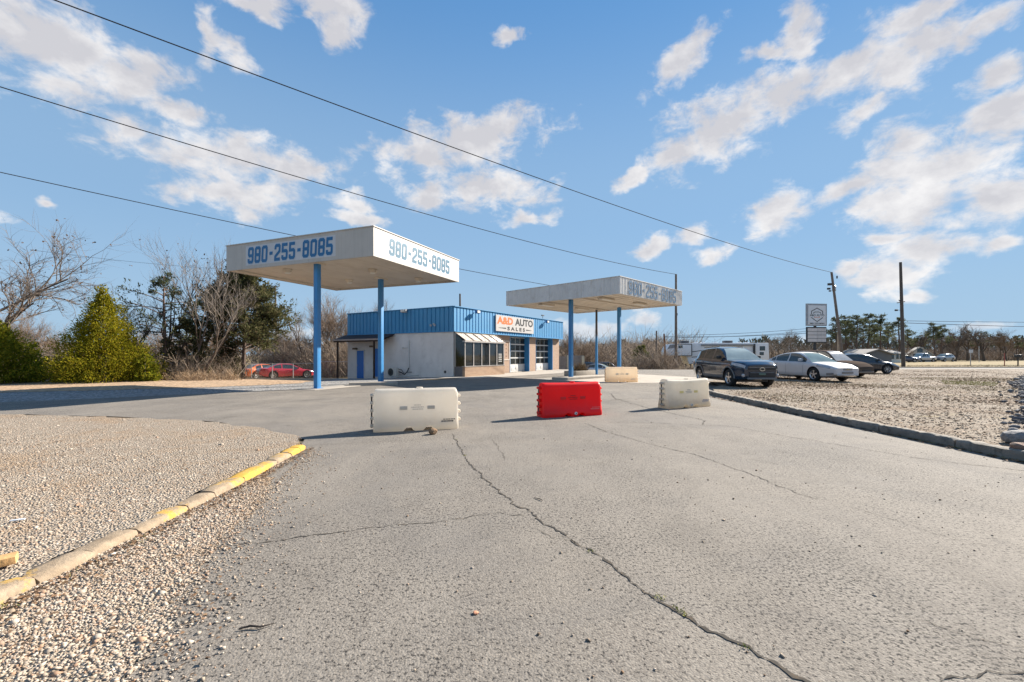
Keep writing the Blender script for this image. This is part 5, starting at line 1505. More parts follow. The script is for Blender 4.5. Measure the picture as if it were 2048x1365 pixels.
def car(name, label, cat, loc, fwd, s, group=None):
    """s: dict with L W H r wb fx(front axle x) belt, roof, bottom control curves, glass stations, materials"""
    root = thing(name, label, cat, loc, math.atan2(fwd[1], fwd[0]), group)
    L, W, r = s['L'], s['W'], s['r']
    body_m = s['paint']
    zt_f = curve(s['belt']); zb_f = curve(s['bottom']); hw = W / 2
    endf, endr = s.get('endf', 0.30), s.get('endr', 0.22)
    def wf(x):
        q = abs(x) / (L / 2); e = endf if x > 0 else endr
        return hw * (1 - e * sstep(0.70, 1.0, q) ** 1.3)
    NR = 13
    def half(x):
        w, zb, zt = wf(x), zb_f(x), zt_f(x); h = zt - zb; c = 0.03
        sh = s.get('shoulder', 0.0)
        return [(0, zb), (w * 0.78, zb), (w * 0.93, zb + 0.03), (w * 0.975, zb + 0.14 * h), (w * 0.99, zb + 0.30 * h), (w * 0.985, zb + 0.48 * h), (w * 1.0, zb + 0.64 * h),
                (w * 0.995, zb + 0.78 * h), (w * 0.965, zb + 0.90 * h), (w * 0.91, zt - 0.02), (w * 0.80, zt + 0.004), (w * 0.45, zt + c * 0.8), (0, zt + c)]
    def bp(x, v, side, off=0.0):
        H_ = half(x); i = min(NR - 2, int(v)); t = v - i
        y, z = H_[i][0] * (1 - t) + H_[i + 1][0] * t, H_[i][1] * (1 - t) + H_[i + 1][1] * t
        p = Vector((x, y * side, z))
        if off:
            e = 0.02
            H2 = half(x + e); y2, z2 = H2[i][0] * (1 - t) + H2[i + 1][0] * t, H2[i][1] * (1 - t) + H2[i + 1][1] * t
            tx = Vector((e, (y2 - y) * side, z2 - z)); tv = Vector((0, (H_[i + 1][0] - H_[i][0]) * side, H_[i + 1][1] - H_[i][1]))
            n = tx.cross(tv)
            n = n.normalized() if n.length > 1e-9 else Vector((0, side, 0))
            if n.y * side < -0.2 or (abs(n.y) < 0.2 and n.z < 0): n = -n
            if n.dot(Vector((0, side, 0.3))) < 0: n = -n
            p += n * off
        return p
    st = sorted(set([-L / 2 + L * (0.5 - 0.5 * math.cos(math.pi * i / 46)) for i in range(47)]))
    m = MB()
    rn = 2 * NR - 2
    for x in st:
        H_ = half(x)
        ring = [(y, z) for y, z in H_] + [(-y, z) for y, z in H_[-2:0:-1]]
        for (y, z) in ring: m.v.append((x, y, z))
    for i in range(len(st) - 1):
        for j in range(rn):
            a, b = i * rn + j, i * rn + (j + 1) % rn
            m.f.append((a, b, b + rn, a + rn))
    # slightly domed ends
    for e, x, d in ((0, st[0], -0.05), (len(st) - 1, st[-1], 0.06)):
        k = len(m.v); H_ = half(x); zc = (zb_f(x) + zt_f(x)) / 2
        ring = [m.v[e * rn + j] for j in range(rn)]
        for (xx, y, z) in ring: m.v.append((x + d, y * 0.90, zc + (z - zc) * 0.84))
        for j in range(rn):
            m.f.append((e * rn + j, e * rn + (j + 1) % rn, k + (j + 1) % rn, k + j))
        m.f.append(tuple(k + j for j in range(rn)))
    me = m.mesh('body')
    me.materials.append(body_m); me.materials.append(DARKM)
    tmp = bpy.data.objects.new('tmp_body', me); COL.objects.link(tmp)
    cut = MB(); fx, rx = s['fx'], s['fx'] - s['wb']
    for x in (fx, rx):
        for sd in (-1, 1):
            cut.lathe([(0.0, -0.20), (r + 0.055, -0.20), (r + 0.055, 0.20), (0.0, 0.20)], 28, (x, sd * (hw - 0.10), r + 0.02), 'y')
    cme = cut.mesh('cut')
    bmx = bmesh.new(); bmx.from_mesh(cme); bmesh.ops.remove_doubles(bmx, verts=bmx.verts, dist=1e-5); bmesh.ops.recalc_face_normals(bmx, faces=bmx.faces); bmx.to_mesh(cme); bmx.free()
    cme.materials.append(DARKM); 
    co = bpy.data.objects.new('tmp_cut', cme); COL.objects.link(co)
    md = tmp.modifiers.new('b', 'BOOLEAN'); md.operation = 'DIFFERENCE'; md.object = co; md.solver = 'EXACT'
    try: md.material_mode = 'TRANSFER'
    except Exception: pass
    dg = bpy.context.evaluated_depsgraph_get()
    res = bpy.data.meshes.new_from_object(tmp.evaluated_get(dg))
    bpy.data.objects.remove(tmp); bpy.data.objects.remove(co)
    res.shade_smooth(); res.set_sharp_from_angle(angle=R(32))
    body = link('body', res, root)
    # greenhouse
    g = s['glass']       # rear base, rear roof, front roof, windscreen base
    zr_f = curve(s['roof']); wbelt, wroof = s.get('wbelt', 0.80) * hw, s.get('wroof', 0.66) * hw
    xs = sorted(set([g[0] + (g[3] - g[0]) * i / 36 for i in range(37)] + [g[1], g[2]] + [x for a, b in s['windows'] for x in (a, b)]))
    def gh(x):
        zb_, zr = zt_f(x) - 0.03, zr_f(x)
        hgt = max(0.001, zr - zb_); full = s['H'] - zb_
        t = min(1.0, hgt / full)
        wb2 = min(wbelt, wf(x) * 0.86)
        wt = wb2 + (wroof - wbelt) * t
        rail = 0.055 * min(1, t * 3)
        return [(wb2, zb_), (wb2 + (wt - wb2) * 0.55, zb_ + (hgt - rail) * 0.5), (wt + 0.012, zb_ + hgt - rail), (wt - 0.05 * t, zr - rail * 0.25), (wt - 0.14 * t, zr), (wt * 0.45, zr + 0.018 * t), (0, zr + 0.022 * t)]
    parts = {'shell': MB(), 'windscreen': MB(), 'rear_window': MB()}
    wins = {}
    for i in range(len(xs) - 1):
        a, b = gh(xs[i]), gh(xs[i + 1]); xm = (xs[i] + xs[i + 1]) / 2
        for sd in (-1, 1):
            for j in range(6):
                q = [(xs[i], a[j][0] * sd, a[j][1]), (xs[i + 1], b[j][0] * sd, b[j][1]), (xs[i + 1], b[j + 1][0] * sd, b[j + 1][1]), (xs[i], a[j + 1][0] * sd, a[j + 1][1])]
                key = 'shell'
                if j < 2:
                    for wi, (w0, w1) in enumerate(s['windows']):
                        if w0 - 1e-6 <= xs[i] and xs[i + 1] <= w1 + 1e-6: key = ('window', wi, sd)
                elif j >= 4:
                    if xm > g[2]: key = 'windscreen'
                    elif xm < g[1] and j >= 4: key = 'rear_window'
                tgt = parts[key] if isinstance(key, str) else wins.setdefault(key, MB())
                tgt.add(q, [(0, 1, 2, 3)])
    def weld(mb, nm, mat, par):
        o = mb.build(nm, mat, par, fix=False)
        bmw = bmesh.new(); bmw.from_mesh(o.data); bmesh.ops.remove_doubles(bmw, verts=bmw.verts, dist=1e-4); bmesh.ops.recalc_face_normals(bmw, faces=bmw.faces)
        bmw.to_mesh(o.data); bmw.free(); o.data.shade_smooth(); o.data.set_sharp_from_angle(angle=R(40)); return o
    weld(parts['shell'], 'roof', s.get('roof_paint', body_m), root)
    weld(parts['windscreen'], 'windscreen', s.get('screen', CARGLASS2), root)
    if parts['rear_window'].v: weld(parts['rear_window'], 'rear_window', CARGLASS, root)
    for k_, mb in wins.items(): weld(mb, 'window', CARGLASS, root)
    # wheels
    for x in (fx, rx):
        for sd in (-1, 1): wheel(root, x, sd * (hw - 0.13), r, 0.22, sd, s.get('spokes', 5), s.get('rim', RIM))
    def patch(nm, x0, x1, v0, v1, side, mat, off=0.006, nx=8, nv=5, par=None, v0b=None, v1b=None):
        mm = MB(); v0b = v0 if v0b is None else v0b; v1b = v1 if v1b is None else v1b
        for i in range(nx + 1):
            t = i / nx; x = x0 + (x1 - x0) * t; a, b = v0 + (v0b - v0) * t, v1 + (v1b - v1) * t
            for j in range(nv + 1): mm.v.append(tuple(bp(x, a + (b - a) * j / nv, side, off)))
        for i in range(nx):
            for j in range(nv):
                q = i * (nv + 1) + j; mm.f.append((q, q + 1, q + nv + 2, q + nv + 1))
        return mm.build(nm, mat, par or root, smooth=True)
    for sd in (-1, 1):
        hl = s.get('head', (0.62, 0.06, 6.6, 8.6, 6.2, 8.9))
        patch('headlight', L / 2 - hl[0], L / 2 - hl[1] + 0.02, hl[2], hl[3], sd, LENS, 0.007, v0b=hl[4], v1b=hl[5])
        tl = s.get('tail', (0.02, 0.35, 6.4, 8.8))
        patch('tail_light', -L / 2 + tl[0], -L / 2 + tl[1], tl[2], tl[3], sd, REDL, 0.007)
        for x in s.get('seams', ()):
            patch('door_seam', x - 0.006, x + 0.006, 2.6, 9.2, sd, TRIMB, 0.003, nx=1, nv=8)
        for x in s.get('handles', ()):
            p = bp(x, 7.3, sd, 0.012); MB().cbox(p, (0.17, 0.03, 0.03)).build('door_handle', s.get('handle_mat', body_m), root, bevel=0.01)
        if s.get('sill'):
            patch('sill', rx + r + 0.06, fx - r - 0.06, 1.6, 3.4, sd, s['sill'], 0.010, nx=10)
            for ax in (fx, rx):
                mm = MB(); n = 18
                for i in range(n + 1):
                    a = math.pi * (-0.02 + 1.04 * i / n)
                    for rr in (r + 0.052, r + 0.115):
                        xx, zz_ = ax + math.cos(a) * rr, r + 0.02 + math.sin(a) * rr
                        mm.v += [(xx, sd * (wf(xx) * 1.0 + 0.012), max(zz_, zb_f(xx)))]
                for i in range(n): q = i * 2; mm.f.append((q, q + 1, q + 3, q + 2))
                mm.build('arch_trim', s['sill'], root, smooth=True)
        mx = s.get('mirror', (g[3] - 0.42))
        mz = zt_f(mx) + 0.10
        mr = MB().cbox((mx, sd * (hw * 0.86 + 0.10), mz), (0.12, 0.22, 0.14)).build('mirror', s.get('mirror_mat', body_m), root, bevel=0.04, seg=3)
        # grille side intakes, lamps
    nx = L / 2 + 0.06
    zb_n, zt_n = zb_f(L / 2), zt_f(L / 2); wn = wf(L / 2) * 0.86
    for (nm, y0, y1, a, b, mat, d) in s.get('front', ()):
        z0 = zb_n + (zt_n - zb_n) * a; z1 = zb_n + (zt_n - zb_n) * b
        MB().box(nx - 0.06, nx + d, wn * y0, wn * y1, z0, z1).build(nm, mat, root, bevel=min(0.02, (z1 - z0) * 0.2))
    tx = -L / 2 - 0.05
    zb_n, zt_n = zb_f(-L / 2), zt_f(-L / 2); wn = wf(-L / 2) * 0.86
    for (nm, y0, y1, a, b, mat, d) in s.get('rear', ()):
        z0 = zb_n + (zt_n - zb_n) * a; z1 = zb_n + (zt_n - zb_n) * b
        MB().box(tx - d, tx + 0.06, wn * y0, wn * y1, z0, z1).build(nm, mat, root, bevel=min(0.02, (z1 - z0) * 0.2))
    MB().box(rx - 0.3, fx + 0.3, -hw * 0.7, hw * 0.7, 0.20, 0.32).build('underbody', DARKM, root)
    root['_L'] = L
    return root, patch, bp

def ring_badge(root, x, y, z, w, h, t, mat, axis='x'):
    pts = [(w / 2 * math.cos(a), h / 2 * math.sin(a)) for a in [2 * math.pi * i / 20 for i in range(20)]]
    return place2d(ribbon(pts, t, True), (x, y, z), (0, 1, 0), (0, 0, 1)).build('emblem', mat, root, fix=False)

GREYT = M('grey_lower_cladding', (0.13, 0.14, 0.15), 0.55, var=0.1)
suv_spec = dict(L=4.48, W=1.85, H=1.69, r=0.37, wb=2.66, fx=1.36, paint=paint('blue_black_paint', (0.010, 0.026, 0.052), 0.2, 0.12, 0.10),
    belt=[(-2.24, 1.02), (-2.12, 1.17), (-1.2, 1.20), (0.2, 1.15), (0.85, 1.14), (1.4, 1.12), (1.95, 1.05), (2.24, 0.95)],
    bottom=[(-2.24, 0.46), (-1.9, 0.34), (-1.0, 0.29), (1.0, 0.29), (1.9, 0.29), (2.24, 0.34)],
    roof=[(-2.16, 1.16), (-1.95, 1.42), (-1.75, 1.58), (-1.2, 1.66), (-0.4, 1.69), (0.05, 1.66), (0.35, 1.57), (1.05, 1.13)],
    glass=(-2.16, -1.75, 0.20, 1.05), windows=[(-1.72, -1.16), (-1.08, -0.32), (-0.20, 0.66)], wbelt=0.86, wroof=0.62,
    endf=0.27, endr=0.14, sill=GREYT, seams=(-1.06, -0.24, 0.78), handles=(-0.92, 0.0), mirror_mat=TRIMB, mirror=0.55,
    head=(0.62, -0.01, 7.2, 8.3, 6.5, 8.1), tail=(0.0, 0.35, 6.6, 8.8), screen=glass_mat('suv_windscreen', (0.26, 0.30, 0.28), 0.05, 0.0),  # pale windscreen colour stands in for the reflected sky
    front=[('bumper', -1.04, 1.04, 0.0, 0.13, GREYT, 0.05), ('lower_grille', -0.92, 0.92, 0.135, 0.50, TRIMB, 0.03), ('grille_bar', -0.86, 0.86, 0.44, 0.485, GREYT, 0.045), ('grille', -0.95, 0.95, 0.66, 0.76, TRIMB, 0.03),
           ('number_plate', -0.24, 0.24, 0.30, 0.43, M('green_plate', (0.10, 0.16, 0.13), 0.5), 0.055), ('grille_bar', -0.9, 0.9, 0.80, 0.83, M('dark_chrome', (0.25, 0.26, 0.28), 0.25, 0.9), 0.02)],
    rear=[('bumper', -0.95, 0.95, 0.0, 0.3, GREYT, 0.04)])
suv, patch, bpt = car('parked_car', 'glossy blue black SUV parked nose forward on the gravel', 'car', (10.10, 20.45, 0.10), (0.04, -1.0), suv_spec, 'cars parked on the gravel strip')
ring_badge(suv, 2.24 + 0.10, 0, 0.34 + 0.58 * 0.72, 0.20, 0.13, 0.02, CHROME)
for sd in (-1, 1):
    MB().lathe([(0, 0.035), (0.06, 0.03), (0.075, 0.0)], 12, (2.20, sd * 0.72, 0.50), 'x').build('fog_lamp', LENS, suv, smooth=True)
    MB().bar((-1.5, sd * 0.55, 1.70), (0.0, sd * 0.55, 1.715), 0.035, 0.035).build('roof_rail', CHROME, suv)

sedan_spec = dict(L=4.95, W=1.85, H=1.49, r=0.345, wb=2.81, fx=1.45, paint=paint('silver_white_paint', (0.56, 0.545, 0.54), 0.0, 0.45, 0.10, 0.35),
    belt=[(-2.475, 0.84), (-2.35, 0.98), (-1.6, 1.03), (-0.4, 1.01), (0.75, 0.98), (1.3, 0.95), (2.0, 0.86), (2.475, 0.72)],
    bottom=[(-2.475, 0.40), (-2.1, 0.27), (-1.0, 0.23), (1.0, 0.23), (2.0, 0.24), (2.475, 0.32)],
    roof=[(-2.15, 1.00), (-1.75, 1.14), (-1.2, 1.36), (-0.7, 1.46), (-0.15, 1.49), (0.25, 1.45), (0.55, 1.34), (1.25, 0.96)],
    glass=(-2.15, -1.15, 0.32, 1.25), windows=[(-1.62, -1.32), (-1.28, -0.42), (-0.34, 0.86)], wbelt=0.85, wroof=0.62, endf=0.24, endr=0.2,
    seams=(-1.32, -0.38, 0.80), handles=(-1.05, -0.12), mirror=0.62, head=(0.82, 0.20, 6.9, 8.5, 6.6, 8.5),
    screen=glass_mat('sedan_windscreen', (0.15, 0.19, 0.17), 0.05, 0.0),
    front=[('bumper', -1.0, 1.0, 0.0, 0.2, M('bumper_silver', (0.46, 0.45, 0.44), 0.5), 0.03), ('grille', -0.52, 0.52, 0.24, 0.50, M('grille_grey', (0.22, 0.20, 0.19), 0.5), 0.03), ('grille', -0.42, 0.42, 0.66, 0.82, MATS['grille_grey'], 0.02),
           ('emblem', -0.12, 0.12, 0.72, 0.80, M('gold_emblem', (0.55, 0.36, 0.10), 0.3, 0.8), 0.045)],
    rear=[('bumper', -0.9, 0.9, 0.0, 0.3, MATS['bumper_silver'], 0.03)])
sed, patch, bpt = car('parked_car', 'silver white sedan parked beside the blue black SUV', 'car', (16.07, 24.35, 0.10), (0.16, -0.99), sedan_spec, 'cars parked on the gravel strip')
for sd in (-1, 1): patch('fog_intake', 2.475 - 0.34, 2.475 - 0.03, 3.0, 4.2, sd, MATS['grille_grey'], 0.008)

box_spec = dict(L=4.35, W=1.80, H=1.62, r=0.33, wb=2.6, fx=1.32, paint=paint('taupe_paint', (0.11, 0.085, 0.07), 0.0, 0.6, 0.1, 0.0), roof_paint=paint('taupe_roof', (0.13, 0.10, 0.085), 0.0, 0.6, 0.1, 0.0),
    belt=[(-2.175, 0.90), (-2.05, 1.02), (-1.0, 1.03), (0.3, 1.0), (0.9, 0.98), (1.5, 0.92), (1.95, 0.80), (2.175, 0.66)],
    bottom=[(-2.175, 0.38), (-1.8, 0.24), (-1.0, 0.22), (1.0, 0.22), (1.8, 0.22), (2.175, 0.28)],
    roof=[(-2.12, 1.0), (-2.04, 1.40), (-1.92, 1.56), (-1.0, 1.62), (-0.2, 1.62), (0.2, 1.58), (0.42, 1.48), (1.0, 0.99)],
    glass=(-2.12, -1.95, 0.25, 1.0), windows=[(-1.85, -1.15), (-1.06, -0.30), (-0.20, 0.60)], wbelt=0.87, wroof=0.72, endf=0.18, endr=0.1,
    seams=(-1.1, -0.25, 0.7), handles=(-0.9, 0.0), head=(0.60, 0.02, 6.9, 8.6, 6.4, 8.4), screen=glass_mat('pale_windscreen', (0.30, 0.29, 0.27), 0.06, 0.0),
    front=[('bumper', -0.98, 0.98, 0.0, 0.25, M('taupe_bumper', (0.16, 0.13, 0.11), 0.4), 0.03), ('grille', -0.6, 0.6, 0.28, 0.52, TRIMB, 0.02), ('grille', -0.85, 0.85, 0.70, 0.82, TRIMB, 0.02)],
    rear=[])
car('parked_car', 'taupe boxy wagon half hidden behind the silver sedan', 'car', (20.05, 28.2, 0.10), (0.33, -0.94), box_spec, 'cars parked on the gravel strip')

hatch_spec = dict(L=4.45, W=1.78, H=1.43, r=0.325, wb=2.65, fx=1.38, paint=paint('charcoal_paint', (0.030, 0.034, 0.042), 0.3, 0.2, 0.12),
    belt=[(-2.225, 0.82), (-2.1, 0.98), (-1.4, 1.0), (-0.3, 0.95), (0.75, 0.90), (1.35, 0.85), (1.9, 0.74), (2.225, 0.58)],
    bottom=[(-2.225, 0.38), (-1.9, 0.24), (-1.0, 0.20), (1.0, 0.20), (1.8, 0.20), (2.225, 0.26)],
    roof=[(-2.15, 0.98), (-1.7, 1.16), (-1.1, 1.36), (-0.5, 1.43), (0.0, 1.42), (0.35, 1.34), (0.62, 1.22), (1.25, 0.89)],
    glass=(-2.15, -1.15, 0.30, 1.25), windows=[(-1.55, -1.15), (-1.10, -0.36), (-0.28, 0.85)], wbelt=0.85, wroof=0.62, endf=0.26, endr=0.2,
    seams=(-1.2, -0.32, 0.75), handles=(-1.0, -0.08), head=(0.66, 0.04, 6.7, 8.4, 6.4, 8.4), spokes=7,
    front=[('grille', -0.5, 0.5, 0.1, 0.4, TRIMB, 0.02)], rear=[])
car('parked_car', 'charcoal compact car standing side on at the end of the row', 'car', (25.3, 32.5, 0.10), (0.985, -0.17), hatch_spec, 'cars parked on the gravel strip')

# red coupe and orange car behind the fence at the left
coupe_spec = dict(hatch_spec); coupe_spec.update(L=4.5, H=1.30, paint=paint('red_paint', (0.42, 0.015, 0.03), 0.1, 0.3, 0.15), rim=M('pale_hub', (0.60, 0.58, 0.55), 0.4, 0.3),
    belt=[(-2.25, 0.78), (-2.1, 0.93), (-1.4, 0.92), (-0.3, 0.87), (0.75, 0.83), (1.35, 0.77), (1.9, 0.66), (2.25, 0.52)],
    roof=[(-1.75, 0.91), (-1.4, 1.05), (-0.9, 1.24), (-0.4, 1.30), (0.0, 1.28), (0.3, 1.20), (0.55, 1.08), (1.1, 0.82)], glass=(-1.75, -0.85, 0.15, 1.1),
    windows=[(-1.20, -0.62), (-0.54, 0.75)], rear=[('rear_panel', -1.0, 1.0, 0.1, 0.95, M('dark_rear_panel', (0.03, 0.016, 0.035), 0.3, coat=0.5), 0.02), ('number_plate', -0.2, 0.2, 0.4, 0.6, PLATEM, 0.035)], front=[])
rp = P(574, 757, 38.5)
car('red_coupe', 'faded red coupe with a dark tail parked behind the chain link fence', 'car', (rp.x, rp.y, gz(rp.x, rp.y)), (0.74, 0.67), coupe_spec)
orange_spec = dict(coupe_spec); orange_spec.update(L=4.5, paint=paint('orange_paint', (0.62, 0.12, 0.012), 0.0, 0.35, 0.2), rear=[('rear_panel', -0.95, 0.95, 0.15, 0.85, M('orange_tail', (0.42, 0.07, 0.02), 0.4), 0.02)])
op = P(527, 756, 40.5)
car('orange_car', 'orange car showing its tail beside the red coupe behind the fence', 'car', (op.x, op.y, gz(op.x, op.y)), (0.45, 0.89), orange_spec)

# cars beyond the far canopy
for (px, D, fw, col, lab, sp) in ((1180, 58, (0.95, 0.3), (0.02, 0.05, 0.10), 'dark blue SUV parked beyond the lower canopy', suv_spec), (1199, 56.5, (0.9, -0.42), (0.50, 0.52, 0.56), 'silver car with red lamps beyond the lower canopy', sedan_spec), (1214, 62, (1, 0.1), (0.04, 0.06, 0.12), 'navy estate car behind the silver one beyond the lower canopy', box_spec)):
    q = P(px, 730, D); ss = dict(sp); ss['paint'] = paint('far_paint_%d' % px, col, 0.2, 0.25); ss['roof_paint'] = ss['paint']; ss['sill'] = None
    car('parked_car', lab, 'car', (q.x, q.y, gz(q.x, q.y)), fw, ss, 'cars beyond the lower canopy')
for (px, D, fw, col, lab, sp) in ((1888, 95, (-0.95, -0.3), (0.25, 0.30, 0.36), 'grey blue SUV parked in front of the distant hedge', suv_spec), (1722 + 84, 88, (1, -0.2), (0.05, 0.07, 0.12), 'dark car half hidden beside the grey mobile home', sedan_spec)):
    q = P(px, 730, D); ss = dict(sp); ss['paint'] = paint('far_paint_%d' % px, col, 0.2, 0.25); ss['sill'] = None
    car('parked_car', lab, 'car', (q.x, q.y, gz(q.x, q.y)), fw, ss, 'cars by the distant houses')

# silver pickup by the white house
def pickup():
    q = P(1844, 730, 92)
    sp = dict(suv_spec); sp.update(L=5.6, W=1.95, H=1.80, wb=3.5, fx=1.85, r=0.38, paint=paint('pickup_silver', (0.50, 0.51, 0.53), 0.3, 0.3), sill=None,
        belt=[(-2.8, 1.02), (-2.6, 1.08), (-1.0, 1.10), (0.4, 1.10), (1.2, 1.10), (2.2, 1.04), (2.6, 0.98), (2.8, 0.85)],
        bottom=[(-2.8, 0.5), (-2.4, 0.40), (0, 0.36), (2.4, 0.36), (2.8, 0.42)],
        roof=[(-0.95, 1.09), (-0.85, 1.62), (-0.7, 1.76), (0.2, 1.80), (0.55, 1.74), (0.75, 1.64), (1.35, 1.10)], glass=(-0.95, -0.75, 0.6, 1.35), windows=[(-0.7, -0.15), (-0.05, 0.95)], seams=(-0.8, -0.1), handles=(-0.6, 0.1), mirror=0.95)
    car('pickup_truck', 'silver pickup truck parked before the white gabled house', 'truck', (q.x, q.y, gz(q.x, q.y)), (-0.97, -0.22), sp, 'cars by the distant houses')
pickup()

# ---------------------------------------------------------------- fifth wheel travel trailer
def trailer():
    D = 55.0
    o = P(1428, 745, D); o.z = gz(o.x, o.y)
    t = thing('travel_trailer', 'long grey and white fifth wheel travel trailer behind the SUV', 'trailer', o, R(-4))
    z0 = 0.95; H = P(0, 687, D).z - o.z
    TW = M('trailer_white', (0.80, 0.80, 0.81), 0.4, var=0.04, dirt=(0.6, 0.6, 0.6), dirt_amt=0.2)
    TG = M('trailer_grey_band', (0.27, 0.275, 0.285), 0.4, var=0.06)
    prof = [(-6.05, 1.95), (-6.1, 2.45), (-5.7, 3.35), (-4.9, H - 0.08), (-3.0, H), (5.9, H), (6.0, z0 + 0.1), (5.8, z0), (-3.4, z0), (-3.75, 1.95)]
    b = MB().prism(prof, -1.25, 1.25, 'xz').build('body', TW, t, bevel=0.05)
    MB().prism([(-6.0, 2.75), (-5.66, 3.30), (-4.9, H - 0.16), (-3.2, H - 0.10), (-3.2, H - 0.42), (-5.0, H - 0.55)], -1.262, -1.252, 'xz').build('swoosh', TG, t)
    MB().prism([(-3.4, 1.0), (5.8, 1.0), (5.8, 1.30), (-0.5, 1.30), (-2.5, 1.7), (-3.6, 1.75)], -1.262, -1.252, 'xz').build('swoosh', M('trailer_pale_skirt', (0.74, 0.74, 0.75), 0.4), t)
    MB().prism([(-4.9, 2.1), (-1.2, 2.65), (-1.2, 2.72), (-4.9, 2.2)], -1.264, -1.2625, 'xz').build('stripe', DARKM, t)
    MB().prism([(-3.1, 1.72), (-0.6, 1.98), (-0.6, 2.04), (-3.1, 1.8)], -1.264, -1.2625, 'xz').build('stripe', DARKM, t)
    sl = MB().box(-4.9, -3.25, -1.62, -1.255, 1.98, 3.30).build('slide_out', TW, t, bevel=0.03)
    for (a, b_, c, d) in ((-4.95, -3.20, 3.30, 3.38), (-4.95, -3.20, 1.90, 1.98), (-4.98, -4.90, 1.98, 3.30), (-3.25, -3.17, 1.98, 3.30)):
        MB().box(a, b_, -1.64, -1.27, c, d).build('seal', DARKM, sl)
    MB().box(-4.78, -4.28, -1.632, -1.622, 2.85, 3.2).build('window', CARGLASS, sl)
    for (x, w, zz_, h) in ((-0.4, 0.9, 2.2, 0.7), (1.4, 0.7, 2.3, 0.6), (4.9, 0.55, 2.6, 0.45), (4.9, 0.4, 2.05, 0.3)):
        w_ = MB().box(x, x + w, -1.266, -1.253, zz_, zz_ + h).build('window', CARGLASS, t)
        MB().box(x - 0.04, x + w + 0.04, -1.262, -1.2535, zz_ - 0.04, zz_ + h + 0.04).build('frame', DARKM, w_)
    for (x, w) in ((-3.2, 0.35), (-2.7, 0.85)):
        d_ = MB().box(x, x + w, -1.275, -1.263, 1.12, 1.68).build('hatch', TW, t, bevel=0.02)
        MB().box(x + w / 2 - 0.06, x + w / 2 + 0.06, -1.29, -1.276, 1.2, 1.27).build('latch', DARKM, d_)
    MB().box(-1.6, -1.1, -1.275, -1.263, 1.2, 1.6).build('hatch', M('blue_grey_hatch', (0.08, 0.10, 0.14), 0.4), t)
    aw = MB().box(-2.0, 4.3, -1.42, -1.256, H - 0.35, H - 0.12).build('awning', TG, t, bevel=0.05)
    MB().box(4.1, 4.28, -1.45, -1.257, 1.4, H - 0.12).build('awning_arm', DARKM, aw)
    for x in (-3.6, 1.6):
        MB().box(x - 0.45, x + 0.45, -0.5, 0.5, H, H + 0.32).build('roof_air_conditioner', M('rooftop_unit_dark', (0.09, 0.09, 0.095), 0.6), t, bevel=0.06)
    for x in (-2.2, -1.4, 0.2, 3.0, 3.9):
        MB().box(x - 0.15, x + 0.15, -0.3, 0.3, H, H + 0.12).build('roof_vent', TW, t, bevel=0.02)
    for x in (1.0, 1.9):
        for s_ in (-1, 1): wheel(t, x, s_ * 1.0, 0.37, 0.22, s_)
    for y in (-0.9, 0.9): MB().box(-3.2, -3.05, y - 0.07, y + 0.07, 0.0, 1.0).build('landing_leg', DARKM, t)
    MB().box(-5.0, -4.4, -0.25, 0.25, 1.25, 1.95).build('hitch', DARKM, t, bevel=0.04)
trailer()

# ================================================================ trees and plants
BARK = M('grey_brown_bark', (0.105, 0.080, 0.062), 0.95, var=0.3, scale=3, bump=0.5, bscale=15)
TWIG = M('twig_grey_brown', (0.155, 0.122, 0.098), 0.95, var=0.3, scale=1.5)
TWIGW = M('twig_warm_brown', (0.20, 0.14, 0.095), 0.95, var=0.3, scale=1.5)
BARKP = M('pine_bark', (0.11, 0.075, 0.058), 0.95, var=0.3, scale=3)
LEAFD = island_mat('brown_dead_leaves', [(0.07, 0.045, 0.03), (0.13, 0.08, 0.05), (0.09, 0.06, 0.04)], 0.9)
GOLD = island_mat('golden_cedar_leaf', [(0.10, 0.12, 0.010), (0.24, 0.22, 0.014), (0.34, 0.29, 0.018), (0.17, 0.18, 0.014), (0.38, 0.27, 0.03)], 0.85, 0.12, 0.45)
GREENC = island_mat('green_juniper_leaf', [(0.07, 0.10, 0.012), (0.16, 0.185, 0.016), (0.28, 0.265, 0.02), (0.12, 0.15, 0.014), (0.34, 0.27, 0.03)], 0.85, 0.12, 0.42)
DARKC = island_mat('dark_cedar_leaf', [(0.05, 0.058, 0.026), (0.08, 0.086, 0.036), (0.125, 0.118, 0.05), (0.14, 0.11, 0.06)], 0.9, 0.1, 0.35)
PINEL = island_mat('pine_needles', [(0.05, 0.062, 0.034), (0.08, 0.092, 0.048), (0.115, 0.122, 0.065)], 0.9, 0.1, 0.35)  # needle colours lightened to stand in for distance haze

class Branches:
    """collects tapered branch tubes quickly"""
    def __init__(self): self.V, self.F, self.n = [], [], 0
    def tube(self, pts, rad, k):
        pts = np.array(pts, float); n = len(pts)
        d = np.gradient(pts, axis=0); d /= np.linalg.norm(d, axis=1)[:, None] + 1e-9
        ref = np.array([0.31, 0.17, 0.93]) if abs(d[0][2]) < 0.9 else np.array([1.0, 0.1, 0.0])
        u = np.cross(d, ref); u /= np.linalg.norm(u, axis=1)[:, None] + 1e-9; w = np.cross(d, u)
        a = np.arange(k) * 2 * np.pi / k
        ring = pts[:, None, :] + (u[:, None, :] * np.cos(a)[None, :, None] + w[:, None, :] * np.sin(a)[None, :, None]) * np.array(rad)[:, None, None]
        self.V.append(ring.reshape(-1, 3))
        i = np.arange(n - 1)[:, None] * k; j = np.arange(k)[None, :]; j2 = (j + 1) % k
        self.F.append(np.stack([i + j, i + j2, i + j2 + k, i + j + k], -1).reshape(-1, 4) + self.n); self.n += n * k
    def build(self, name, mat, parent):
        return np_mesh(name, np.concatenate(self.V), np.concatenate(self.F), mat, True, parent)

